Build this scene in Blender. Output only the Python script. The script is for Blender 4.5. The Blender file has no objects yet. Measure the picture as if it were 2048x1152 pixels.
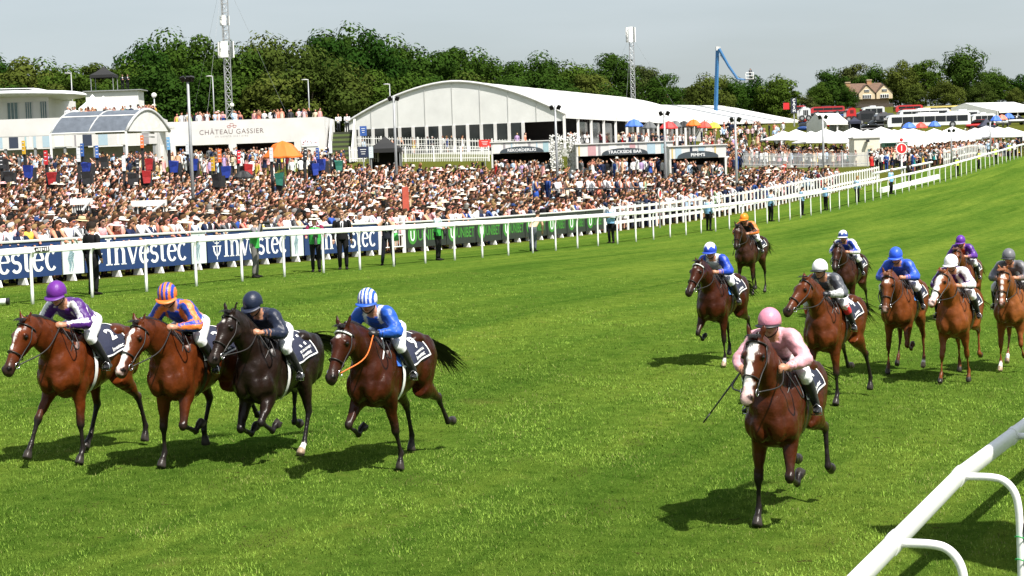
import bpy, bmesh, math, random
import numpy as np
from mathutils import Vector, Matrix, kdtree, noise as mnoise

# ------------------------------------------------------------------ camera
FPX, CX, CY = 3736.0, 1024.0, 576.0          # focal length and centre of the 2048 x 1152 photograph
PITCH = math.atan((576 - 335) / FPX)
ROLL = math.radians(2.0)
CAM_Z = 3.8
FW = np.array([0, math.cos(PITCH), -math.sin(PITCH)])
_U0 = np.array([0, math.sin(PITCH), math.cos(PITCH)])
_R0 = np.array([1.0, 0, 0])
RT = math.cos(ROLL) * _R0 - math.sin(ROLL) * _U0
UP = math.sin(ROLL) * _R0 + math.cos(ROLL) * _U0
CAM = np.array([0, 0, CAM_Z])

scene = bpy.context.scene
COL = scene.collection
cam_data = bpy.data.cameras.new('camera')
cam_data.sensor_width = 36.0
cam_data.lens = FPX / 2048 * 36.0
cam_data.clip_start = 0.1
cam_data.clip_end = 5000
cam = bpy.data.objects.new('camera', cam_data)
COL.objects.link(cam)
cam.matrix_world = Matrix(((RT[0], UP[0], -FW[0], CAM[0]), (RT[1], UP[1], -FW[1], CAM[1]),
                           (RT[2], UP[2], -FW[2], CAM[2]), (0, 0, 0, 1)))
scene.camera = cam

# ------------------------------------------------------------------ sky, sun, exposure
SUN_EL = math.radians(56)
SUN_AZ = math.radians(50)                     # to the camera's right, this far behind it
SUN = Vector((math.cos(SUN_EL) * math.cos(SUN_AZ), -math.cos(SUN_EL) * math.sin(SUN_AZ), math.sin(SUN_EL)))
world = bpy.data.worlds.new('World')
scene.world = world
world.use_nodes = True
wn, wl = world.node_tree.nodes, world.node_tree.links
wn.clear()
w_out = wn.new('ShaderNodeOutputWorld')
w_bg = wn.new('ShaderNodeBackground')
w_sky = wn.new('ShaderNodeTexSky')
w_sky.sky_type = 'NISHITA'
w_sky.sun_disc = False
w_sky.sun_elevation = SUN_EL
w_sky.sun_rotation = math.atan2(SUN.x, SUN.y)
w_sky.altitude = 100
w_sky.air_density = 1.0
w_sky.dust_density = 3.0
w_sky.ozone_density = 1.0
# thin high cloud that greys the blue
w_tc = wn.new('ShaderNodeTexCoord')
w_map = wn.new('ShaderNodeMapping')
w_map.inputs['Scale'].default_value = (1.2, 1.2, 7.0)
w_noise = wn.new('ShaderNodeTexNoise')
w_noise.inputs['Scale'].default_value = 2.2
w_noise.inputs['Detail'].default_value = 5
w_ramp = wn.new('ShaderNodeMapRange')
w_ramp.inputs['From Min'].default_value = 0.35
w_ramp.inputs['From Max'].default_value = 0.72
w_ramp.inputs['To Min'].default_value = 0.50
w_ramp.inputs['To Max'].default_value = 0.95
w_mix = wn.new('ShaderNodeMix')
w_mix.data_type = 'RGBA'
w_mix.inputs['B'].default_value = (4.75, 5.3, 5.6, 1)
wl.new(w_tc.outputs['Generated'], w_map.inputs['Vector'])
wl.new(w_map.outputs['Vector'], w_noise.inputs['Vector'])
wl.new(w_noise.outputs['Fac'], w_ramp.inputs['Value'])
wl.new(w_ramp.outputs['Result'], w_mix.inputs['Factor'])
wl.new(w_sky.outputs['Color'], w_mix.inputs['A'])
wl.new(w_mix.outputs['Result'], w_bg.inputs['Color'])
w_bg.inputs['Strength'].default_value = 0.078
wl.new(w_bg.outputs['Background'], w_out.inputs['Surface'])

sun_data = bpy.data.lights.new('sun', 'SUN')
sun_data.energy = 5.0
sun_data.angle = math.radians(0.9)
sun_data.color = (1.0, 0.955, 0.88)
sun = bpy.data.objects.new('sun', sun_data)
COL.objects.link(sun)
sun.rotation_euler = SUN.to_track_quat('Z', 'Y').to_euler()

scene.view_settings.view_transform = 'Standard'
scene.view_settings.look = 'None'
scene.view_settings.exposure = 0.85
scene.view_settings.gamma = 1.0
scene.view_settings.use_curve_mapping = False
scene.render.engine = 'CYCLES'
scene.cycles.use_denoising = True
scene.cycles.use_adaptive_sampling = True
scene.cycles.adaptive_threshold = 0.015
scene.cycles.max_bounces = 6
scene.cycles.diffuse_bounces = 3
scene.cycles.glossy_bounces = 3
scene.cycles.transparent_max_bounces = 6
scene.cycles.caustics_reflective = False
scene.cycles.caustics_refractive = False

# ------------------------------------------------------------------ where things stand
def P(x, y, d):
    """the point d metres in front of the camera that the photograph shows at pixel (x, y)"""
    return CAM + d * (FW + (x - CX) / FPX * RT - (y - CY) / FPX * UP)

def rail_depth(x):
    return 44 / (1 - (x - 63) / 2604)

RDIR = np.array([60.3, 136.5]); RDIR /= np.linalg.norm(RDIR)        # along the course, away from the camera
RNRM = np.array([RDIR[1], -RDIR[0]])                                # across the course, to the inside rail
RORG = np.array([-11.3, 43.9])
RAIL_PIX = [(63, 608), (295, 585), (485, 563), (643, 545), (841, 527), (1047, 507), (1213, 490), (1361, 471.5), (1459, 458),
            (1538, 446), (1610, 433), (1672, 420), (1724, 406), (1770, 394), (1820, 382), (1871, 368), (1924, 352.6), (1980, 334),
            (2031, 319)]
_rs, _rz = [], []
for _x, _y in RAIL_PIX:
    _q = P(_x, _y, rail_depth(_x))
    _rs.append((_q[:2] - RORG) @ RDIR); _rz.append(_q[2])
_rs = [-120, -40] + _rs + [200, 300, 500]
_rz = [0.9, 1.0] + _rz + [4.6, 7.6, 12.0]

def rail_z(s):
    return np.interp(s, _rs, _rz)

def sv(s, v):
    return RORG + s * RDIR + v * RNRM

_ctrl = []
for _s in range(-60, 160, 12):
    for _v in (-6, 0, 10, 20, 34, 55):
        _p = sv(_s, _v); _dip = 0.5 * min(max((_s + 4) / 10, 0), 1) * min(max(_v, 0) / 21, 1.4) ** 2
        _ctrl.append((_p[0], _p[1], rail_z(_s) - 0.048 * _v * (1 if _v > 0 else 0.3) - _dip))
for _x, _y, _d in [(800, 356, 140), (690, 312, 185), (1130, 312, 185), (1040, 364, 150), (1200, 364, 147), (1380, 361, 140), (900, 358, 148), (1568, 317, 229),
                   (1600, 335, 205), (1860, 262, 270), (1735, 215, 420), (500, 330, 168), (350, 332, 168), (0, 350, 150), (200, 344, 152), (650, 334, 160),
                   (1530, 248, 300), (1735, 332, 190), (1300, 262, 260), (900, 270, 260), (200, 290, 260), (2040, 250, 300),
                   (2040, 210, 420), (300, 270, 420), (1000, 250, 420)]:
    _ctrl.append(tuple(P(_x, _y, _d)))
for _x, _y, _z in [(-300, 100, 4), (-300, 400, 12), (-250, 900, 16), (300, 900, 22), (500, 300, 8), (300, -60, -2), (-200, -60, 1),
                   (900, 900, 24), (0, 1600, 22), (900, 1600, 26), (-700, 1600, 18), (700, -60, -2), (-700, -60, 3), (-700, 600, 12),
                   (1200, 500, 15), (120, 60, -2.5), (150, 130, 0.5), (170, 200, 4)]:
    _ctrl.append((_x, _y, _z))
_ctrl = np.array(_ctrl)

def _tps(r2):
    return np.where(r2 > 1e-9, 0.5 * r2 * np.log(np.maximum(r2, 1e-9)), 0.0)
TPS_C = _ctrl[:, :2] / 100.0
TPS_N = len(TPS_C)
TPS_A = np.zeros((TPS_N + 3, TPS_N + 3))
TPS_A[:TPS_N, :TPS_N] = _tps(((TPS_C[:, None] - TPS_C[None]) ** 2).sum(-1)) + np.eye(TPS_N) * 2e-4
TPS_A[:TPS_N, TPS_N] = 1; TPS_A[:TPS_N, TPS_N + 1:] = TPS_C; TPS_A[TPS_N, :TPS_N] = 1; TPS_A[TPS_N + 1:, :TPS_N] = TPS_C.T
TPS_W = np.linalg.solve(TPS_A, np.concatenate([_ctrl[:, 2], [0, 0, 0]]))

def ground_z(xy):
    """height of the ground at an array of points"""
    q = np.atleast_2d(np.asarray(xy, float)) / 100.0
    out = np.empty(len(q))
    for i in range(0, len(q), 20000):
        b = q[i:i + 20000]
        out[i:i + 20000] = _tps(((b[:, None] - TPS_C[None]) ** 2).sum(-1)) @ TPS_W[:TPS_N] + TPS_W[TPS_N] + b @ TPS_W[TPS_N + 1:]
    return out

def gz(x, y):
    return float(ground_z([(x, y)])[0])

def hit(x, y, d0=8.0, d1=600.0):
    """the ground point that the photograph shows at pixel (x, y)"""
    ds = np.linspace(d0, d1, 3000)
    ray = FW + (x - CX) / FPX * RT - (y - CY) / FPX * UP
    pts = CAM + ds[:, None] * ray
    below = pts[:, 2] - ground_z(pts[:, :2]) < 0
    i = int(np.argmax(below)) if below.any() else len(ds) - 1
    p = pts[i]
    return np.array([p[0], p[1], gz(p[0], p[1])])

def on(x, y_, d):
    """ground point below pixel column x at depth d"""
    p = P(x, y_, d)
    return np.array([p[0], p[1], gz(p[0], p[1])])

# ------------------------------------------------------------------ materials
MATS = {}
def srgb(r, g, b):
    return tuple(((c / 255) / 12.92 if c / 255 <= 0.04045 else ((c / 255 + 0.055) / 1.055) ** 2.4) for c in (r, g, b))

def mat(name, col=(0.5, 0.5, 0.5), rough=0.6, var=0.12, scale=3.0, bump=0.0, bscale=30.0, metal=0.0, vcol=None, spec=0.5,
        sheen=0.0, coat=0.0, alpha=1.0, trans=0.0, objvar=0.0):
    if name in MATS:
        return MATS[name]
    m = bpy.data.materials.new(name)
    m.use_nodes = True
    nt = m.node_tree
    b = nt.nodes['Principled BSDF']
    b.inputs['Roughness'].default_value = rough
    b.inputs['Metallic'].default_value = metal
    b.inputs['Specular IOR Level'].default_value = spec
    if sheen: b.inputs['Sheen Weight'].default_value = sheen
    if coat: b.inputs['Coat Weight'].default_value = coat
    if alpha < 1: b.inputs['Alpha'].default_value = alpha
    if trans: b.inputs['Transmission Weight'].default_value = trans
    tc = nt.nodes.new('ShaderNodeTexCoord')
    n = nt.nodes.new('ShaderNodeTexNoise')
    n.inputs['Scale'].default_value = scale
    n.inputs['Detail'].default_value = 6
    n.inputs['Roughness'].default_value = 0.62
    nt.links.new(tc.outputs['Object'], n.inputs['Vector'])
    mr = nt.nodes.new('ShaderNodeMapRange')
    mr.inputs['From Min'].default_value = 0.3; mr.inputs['From Max'].default_value = 0.7
    mr.inputs['To Min'].default_value = 1 - var; mr.inputs['To Max'].default_value = 1 + var
    nt.links.new(n.outputs['Fac'], mr.inputs['Value'])
    mx = nt.nodes.new('ShaderNodeVectorMath'); mx.operation = 'SCALE'
    nt.links.new(mr.outputs['Result'], mx.inputs['Scale'])
    if vcol:
        a = nt.nodes.new('ShaderNodeAttribute'); a.attribute_name = vcol
        nt.links.new(a.outputs['Color'], mx.inputs[0])
    else:
        mx.inputs[0].default_value = col
    src = mx.outputs[0]
    if objvar:
        oi = nt.nodes.new('ShaderNodeObjectInfo')
        r2 = nt.nodes.new('ShaderNodeMapRange')
        r2.inputs['To Min'].default_value = 1 - objvar; r2.inputs['To Max'].default_value = 1 + objvar
        nt.links.new(oi.outputs['Random'], r2.inputs['Value'])
        m2 = nt.nodes.new('ShaderNodeVectorMath'); m2.operation = 'SCALE'
        nt.links.new(src, m2.inputs[0]); nt.links.new(r2.outputs['Result'], m2.inputs['Scale'])
        src = m2.outputs[0]
    nt.links.new(src, b.inputs['Base Color'])
    if bump:
        n2 = nt.nodes.new('ShaderNodeTexNoise')
        n2.inputs['Scale'].default_value = bscale; n2.inputs['Detail'].default_value = 4
        nt.links.new(tc.outputs['Object'], n2.inputs['Vector'])
        bp = nt.nodes.new('ShaderNodeBump'); bp.inputs['Strength'].default_value = bump
        bp.inputs['Distance'].default_value = 0.02
        nt.links.new(n2.outputs['Fac'], bp.inputs['Height'])
        nt.links.new(bp.outputs['Normal'], b.inputs['Normal'])
    MATS[name] = m
    return m

# ------------------------------------------------------------------ mesh building
def catmull(A, k):
    A = np.asarray(A, float)
    n = len(A)
    if k <= 1 or n < 3:
        return A
    E = np.vstack([2 * A[0] - A[1], A, 2 * A[-1] - A[-2]])
    out = []
    for i in range(n - 1):
        p0, p1, p2, p3 = E[i], E[i + 1], E[i + 2], E[i + 3]
        for j in range(k):
            t = j / k
            out.append(0.5 * (2 * p1 + (p2 - p0) * t + (2 * p0 - 5 * p1 + 4 * p2 - p3) * t * t + (3 * p1 - p0 - 3 * p2 + p3) * t ** 3))
    out.append(A[-1])
    return np.array(out)

class MB:
    def __init__(self):
        self.v, self.f, self.c = [], [], []
        self.mi = []
    def add(self, vs, fs, col=None, mi=0):
        o = len(self.v)
        self.v.extend([tuple(map(float, p)) for p in vs])
        if col is None: col = (0.5, 0.5, 0.5)
        if len(col) and not hasattr(col[0], '__len__'):
            self.c.extend([tuple(col)] * len(vs))
        else:
            self.c.extend([tuple(c) for c in col])
        self.f.extend([tuple(i + o for i in f) for f in fs])
        self.mi.extend([mi] * len(fs))
        return self
    def box(self, c, s, rz=0.0, col=None, M=None, mi=0):
        x, y, z = (k / 2 for k in s)
        vs = [(-x, -y, -z), (x, -y, -z), (x, y, -z), (-x, y, -z), (-x, -y, z), (x, -y, z), (x, y, z), (-x, y, z)]
        if M is not None:
            vs = [tuple(M @ Vector(p)) for p in vs]
        elif rz:
            cs, sn = math.cos(rz), math.sin(rz)
            vs = [(a * cs - b * sn, a * sn + b * cs, d) for a, b, d in vs]
        vs = [(a + c[0], b + c[1], d + c[2]) for a, b, d in vs]
        return self.add(vs, [(0, 3, 2, 1), (4, 5, 6, 7), (0, 1, 5, 4), (1, 2, 6, 5), (2, 3, 7, 6), (3, 0, 4, 7)], col, mi)
    def loft(self, pts, a, u=None, d=None, n=12, lat=None, sub=1, col=None, cap=True, mi=0):
        """closed tube through pts; a = half width along lat, u / d = half height above / below"""
        m = len(pts)
        a = np.full(m, a) if np.isscalar(a) else np.asarray(a, float)
        u = a if u is None else (np.full(m, u) if np.isscalar(u) else np.asarray(u, float))
        d = u if d is None else (np.full(m, d) if np.isscalar(d) else np.asarray(d, float))
        cc = None
        if col is not None and hasattr(col[0], '__len__'):
            cc = np.asarray(col, float)
            A = np.hstack([np.asarray(pts, float), a[:, None], u[:, None], d[:, None], cc])
        else:
            A = np.hstack([np.asarray(pts, float), a[:, None], u[:, None], d[:, None]])
        A = catmull(A, sub)
        pts, a, u, d = A[:, :3], np.maximum(A[:, 3], 1e-4), np.maximum(A[:, 4], 1e-4), np.maximum(A[:, 5], 1e-4)
        T = np.gradient(pts, axis=0)
        T /= np.linalg.norm(T, axis=1)[:, None] + 1e-12
        vs, cs = [], []
        L = np.array(lat, float) if lat is not None else None
        if L is None:
            L = np.cross(T[0], [0, 0, 1.0])
            if np.linalg.norm(L) < 0.1: L = np.cross(T[0], [1.0, 0, 0])
        for i in range(len(pts)):
            l = L - T[i] * (L @ T[i]); l /= np.linalg.norm(l) + 1e-12
            if lat is None: L = l
            nn = np.cross(T[i], l)
            for j in range(n):
                th = 2 * math.pi * j / n
                s = math.sin(th)
                vs.append(pts[i] + l * a[i] * math.cos(th) + nn * (u[i] if s > 0 else d[i]) * s)
                if cc is not None: cs.append(np.clip(A[i, 6:], 0, 1))
        fs = []
        for i in range(len(pts) - 1):
            for j in range(n):
                k = (j + 1) % n
                fs.append((i * n + j, i * n + k, (i + 1) * n + k, (i + 1) * n + j))
        if cap:
            fs.append(tuple(range(n - 1, -1, -1)))
            o = (len(pts) - 1) * n
            fs.append(tuple(range(o, o + n)))
        return self.add(vs, fs, cs if cc is not None else col, mi)
    def tube(self, pts, r, n=8, col=None, sub=1, mi=0, cap=True):
        return self.loft(pts, r, n=n, col=col, sub=sub, mi=mi, cap=cap)
    def ell(self, c, r, n=12, m=8, M=None, col=None, mi=0):
        vs, fs = [], []
        for i in range(m + 1):
            ph = math.pi * i / m
            for j in range(n):
                th = 2 * math.pi * j / n
                p = Vector((r[0] * math.sin(ph) * math.cos(th), r[1] * math.sin(ph) * math.sin(th), r[2] * math.cos(ph)))
                if M is not None: p = M @ p
                vs.append((p.x + c[0], p.y + c[1], p.z + c[2]))
        for i in range(m):
            for j in range(n):
                k = (j + 1) % n
                fs.append((i * n + j, (i + 1) * n + j, (i + 1) * n + k, i * n + k))
        return self.add(vs, fs, col, mi)
    def lathe(self, prof, c=(0, 0, 0), n=16, col=None, mi=0):
        vs = [(c[0] + r * math.cos(2 * math.pi * j / n), c[1] + r * math.sin(2 * math.pi * j / n), c[2] + z) for r, z in prof for j in range(n)]
        fs = []
        for i in range(len(prof) - 1):
            for j in range(n):
                k = (j + 1) % n
                fs.append((i * n + j, i * n + k, (i + 1) * n + k, (i + 1) * n + j))
        return self.add(vs, fs, col, mi)
    def prism(self, poly, h, M=None, col=None, mi=0):
        """polygon in the XY plane, extruded by h along Z, then moved by M"""
        n = len(poly)
        vs = [Vector((x, y, 0)) for x, y in poly] + [Vector((x, y, h)) for x, y in poly]
        if M is not None: vs = [M @ p for p in vs]
        fs = [tuple(range(n - 1, -1, -1)), tuple(range(n, 2 * n))] + [(i, (i + 1) % n, n + (i + 1) % n, n + i) for i in range(n)]
        return self.add([tuple(p) for p in vs], fs, col, mi)
    def mesh(self, name, smooth=False):
        me = bpy.data.meshes.new(name)
        me.from_pydata(self.v, [], self.f)
        return me
    def build(self, name, m, parent=None, smooth=False, vcol=False, angle=None):
        me = self.mesh(name)
        ms = m if isinstance(m, (list, tuple)) else [m]
        for k in ms: me.materials.append(k)
        if len(ms) > 1:
            me.polygons.foreach_set('material_index', self.mi)
        if vcol:
            at = me.color_attributes.new('Col', 'FLOAT_COLOR', 'POINT')
            arr = np.ones((len(self.v), 4), np.float32); arr[:, :3] = np.array(self.c)
            at.data.foreach_set('color', arr.ravel())
        if smooth:
            me.shade_smooth()
            if angle: 
                try: me.set_sharp_from_angle(angle=math.radians(angle))
                except Exception: pass
        me.update()
        o = bpy.data.objects.new(name, me)
        COL.objects.link(o)
        if parent: o.parent = parent
        return o

def tag(o, label=None, cat=None, group=None, kind=None):
    if label: o['label'] = label
    if cat: o['category'] = cat
    if group: o['group'] = group
    if kind: o['kind'] = kind
    return o

def empty(name, loc=(0, 0, 0), rz=0.0, label=None, cat=None, group=None, scale=1.0):
    o = bpy.data.objects.new(name, None)
    o.empty_display_size = 0.2
    COL.objects.link(o)
    o.location = tuple(map(float, loc)); o.rotation_euler = (0, 0, rz)
    if scale != 1.0: o.scale = (scale,) * 3
    return tag(o, label, cat, group)

def copy_tree(o, parent=None, **kw):
    c = o.copy(); COL.objects.link(c)
    if parent is not None: c.parent = parent
    for ch in list(o.children): copy_tree(ch, c)
    return c

EVAL = bpy.data.scenes.new('evaluation')
def evaluated_mesh(ob):
    """the finished mesh of an object, worked out in an empty side scene"""
    EVAL.collection.objects.link(ob)
    with bpy.context.temp_override(scene=EVAL, view_layer=EVAL.view_layers[0]):
        dg = bpy.context.evaluated_depsgraph_get(); dg.update()
        me = bpy.data.meshes.new_from_object(ob.evaluated_get(dg))
    EVAL.collection.objects.unlink(ob)
    return me

def text_mesh(s, size=1.0, bold=0.0, space=1.0, res=3):
    """letters as flat mesh data: vertices and faces, centred"""
    cu = bpy.data.curves.new('lettering', 'FONT')
    cu.body = s; cu.size = size; cu.offset = bold; cu.space_character = space
    cu.align_x = 'CENTER'; cu.align_y = 'CENTER'; cu.resolution_u = res; cu.fill_mode = 'FRONT'
    ob = bpy.data.objects.new('lettering', cu)
    me = evaluated_mesh(ob)
    vs = [tuple(v.co) for v in me.vertices]; fs = [tuple(p.vertices) for p in me.polygons]
    bpy.data.objects.remove(ob); bpy.data.curves.remove(cu); bpy.data.meshes.remove(me)
    return vs, fs

def remesh(mb, voxel, smooth_iter=3, factor=0.5):
    """one continuous skin over everything in mb; returns the mesh and, for each vertex, the colour of the nearest source vertex"""
    me = mb.mesh('skin')
    ob = bpy.data.objects.new('skin', me)
    r = ob.modifiers.new('r', 'REMESH'); r.mode = 'VOXEL'; r.voxel_size = voxel
    s = ob.modifiers.new('s', 'SMOOTH'); s.iterations = smooth_iter; s.factor = factor
    out = evaluated_mesh(ob)
    bpy.data.objects.remove(ob); bpy.data.meshes.remove(me)
    kd = kdtree.KDTree(len(mb.v))
    for i, p in enumerate(mb.v): kd.insert(p, i)
    kd.balance()
    n = len(out.vertices)
    co = np.empty(n * 3, np.float32); out.vertices.foreach_get('co', co); co = co.reshape(-1, 3)
    idx = np.fromiter((kd.find(p)[1] for p in co), int, n)
    return out, co, idx

def set_cols(me, cols):
    at = me.color_attributes.new('Col', 'FLOAT_COLOR', 'POINT')
    a = np.ones((len(me.vertices), 4), np.float32); a[:, :3] = np.clip(cols, 0, 1)
    at.data.foreach_set('color', a.ravel())

RNG = random.Random(7)
# ------------------------------------------------------------------ the ground, one sheet to the horizon
def ground_material():
    m = bpy.data.materials.new('turf')
    m.use_nodes = True
    nt = m.node_tree; N = nt.nodes; L = nt.links
    b = N['Principled BSDF']
    b.inputs['Roughness'].default_value = .85; b.inputs['Specular IOR Level'].default_value = .0
    tc = N.new('ShaderNodeTexCoord')
    def noise(scale, detail=4, vec=None, rough=.6):
        n = N.new('ShaderNodeTexNoise'); n.inputs['Scale'].default_value = scale; n.inputs['Detail'].default_value = detail
        n.inputs['Roughness'].default_value = rough
        L.new(vec or tc.outputs['Object'], n.inputs['Vector']); return n.outputs['Fac']
    def mixc(fac, a, b_):
        x = N.new('ShaderNodeMix'); x.data_type = 'RGBA'
        for k, v in (('A', a), ('B', b_)):
            if hasattr(v, 'links') or hasattr(v, 'is_linked'): L.new(v, x.inputs[k])
            else: x.inputs[k].default_value = (*v, 1)
        L.new(fac, x.inputs['Factor']); return x.outputs['Result']
    def rng(v, a, b_, c=0, d=1):
        r = N.new('ShaderNodeMapRange'); r.inputs['From Min'].default_value = a; r.inputs['From Max'].default_value = b_
        r.inputs['To Min'].default_value = c; r.inputs['To Max'].default_value = d; L.new(v, r.inputs['Value']); return r.outputs['Result']
    mp = N.new('ShaderNodeMapping'); mp.vector_type = 'TEXTURE'
    mp.inputs['Rotation'].default_value = (0, 0, math.atan2(RDIR[1], RDIR[0]))
    L.new(tc.outputs['Object'], mp.inputs['Vector'])
    st = N.new('ShaderNodeMapping'); st.inputs['Scale'].default_value = (.10, 1.0, 1.0); L.new(mp.outputs['Vector'], st.inputs['Vector'])
    fine = rng(noise(38, 6, rough=.75), .32, .68)
    mid = rng(noise(3.2, 5), .3, .7)
    big = rng(noise(.22, 4), .3, .7)
    streak = rng(noise(.75, 4, st.outputs['Vector']), .36, .64)
    c = mixc(fine, (.052, .104, .012), (.130, .200, .031))
    c = mixc(rng(noise(1.1, 5), .62, .74, 0, .55), c, (.140, .148, .036))
    c2 = mixc(mid, (.62, .70, .60), (1.22, 1.14, 1.2))
    mul = N.new('ShaderNodeMix'); mul.data_type = 'RGBA'; mul.blend_type = 'MULTIPLY'; mul.inputs['Factor'].default_value = 1
    L.new(c, mul.inputs['A']); L.new(c2, mul.inputs['B']); c = mul.outputs['Result']
    st2 = N.new('ShaderNodeMapping'); st2.inputs['Scale'].default_value = (.035, 1.0, 1.0); L.new(mp.outputs['Vector'], st2.inputs['Vector'])
    lines = rng(noise(1.5, 3, st2.outputs['Vector']), .54, .66, 0, .8)
    c3 = mixc(lines, mixc(streak, (.72, .82, .74), (1.14, 1.06, 1.0)), (.58, .70, .60))
    mul = N.new('ShaderNodeMix'); mul.data_type = 'RGBA'; mul.blend_type = 'MULTIPLY'; mul.inputs['Factor'].default_value = 1
    L.new(c, mul.inputs['A']); L.new(c3, mul.inputs['B']); c = mul.outputs['Result']
    # mowing bands along the course
    vd = N.new('ShaderNodeVectorMath'); vd.operation = 'DOT_PRODUCT'; vd.inputs[1].default_value = (RNRM[0], RNRM[1], 0); L.new(tc.outputs['Object'], vd.inputs[0])
    sh = N.new('ShaderNodeMath'); sh.operation = 'MULTIPLY_ADD'; sh.inputs[1].default_value = 2 * math.pi / 5.6; sh.inputs[2].default_value = -float(RORG @ RNRM) * 2 * math.pi / 5.6; L.new(vd.outputs['Value'], sh.inputs[0])
    sn = N.new('ShaderNodeMath'); sn.operation = 'SINE'; L.new(sh.outputs[0], sn.inputs[0])
    c4 = mixc(rng(sn.outputs[0], -.5, .5), (.86, .91, .88), (1.10, 1.06, 1.06))
    mul = N.new('ShaderNodeMix'); mul.data_type = 'RGBA'; mul.blend_type = 'MULTIPLY'; mul.inputs['Factor'].default_value = 1
    L.new(c, mul.inputs['A']); L.new(c4, mul.inputs['B']); c = mul.outputs['Result']
    # divots: dark bare flecks
    dv = rng(noise(5.5, 2), .70, .74, 0, .75)
    c = mixc(dv, c, (.040, .032, .012))
    # beyond the crowd rail: trodden, drier ground
    sep = N.new('ShaderNodeSeparateXYZ'); L.new(tc.outputs['Object'], sep.inputs['Vector'])
    dot = N.new('ShaderNodeVectorMath'); dot.operation = 'DOT_PRODUCT'
    dot.inputs[1].default_value = (RNRM[0], RNRM[1], 0); L.new(tc.outputs['Object'], dot.inputs[0])
    off = float(RORG @ RNRM)
    zone = rng(dot.outputs['Value'], off - 5.2, off - 4.8, 1, 0)
    lawn = mixc(fine, (.052, .062, .010), (.100, .105, .022))
    c = mixc(zone, c, lawn)
    L.new(c, b.inputs['Base Color'])
    bp = N.new('ShaderNodeBump'); bp.inputs['Strength'].default_value = .9; bp.inputs['Distance'].default_value = .05
    L.new(noise(26, 6, rough=.8), bp.inputs['Height']); L.new(bp.outputs['Normal'], b.inputs['Normal'])
    MATS['turf'] = m
    return m

def build_ground():
    xs = np.unique(np.concatenate([np.linspace(-900, -80, 22), np.arange(-80, 110, 1.5), np.linspace(110, 1400, 30)]))
    ys = np.unique(np.concatenate([np.linspace(-80, 6, 12), np.arange(6, 260, 1.5), np.linspace(260, 480, 40), np.linspace(480, 1900, 26)]))
    X, Y = np.meshgrid(xs, ys)
    Z = ground_z(np.stack([X.ravel(), Y.ravel()], 1))
    V = np.stack([X.ravel(), Y.ravel(), Z], 1)
    nx = len(xs)
    fs = [(j * nx + i, j * nx + i + 1, (j + 1) * nx + i + 1, (j + 1) * nx + i) for j in range(len(ys) - 1) for i in range(nx - 1)]
    me = bpy.data.meshes.new('ground')
    me.from_pydata(V.tolist(), [], fs)
    me.materials.append(ground_material())
    me.shade_smooth()
    o = bpy.data.objects.new('ground', me); COL.objects.link(o)
    tag(o, 'green turf racecourse and the sloping enclosure ground behind it', None, None, 'structure')
build_ground()
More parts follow.
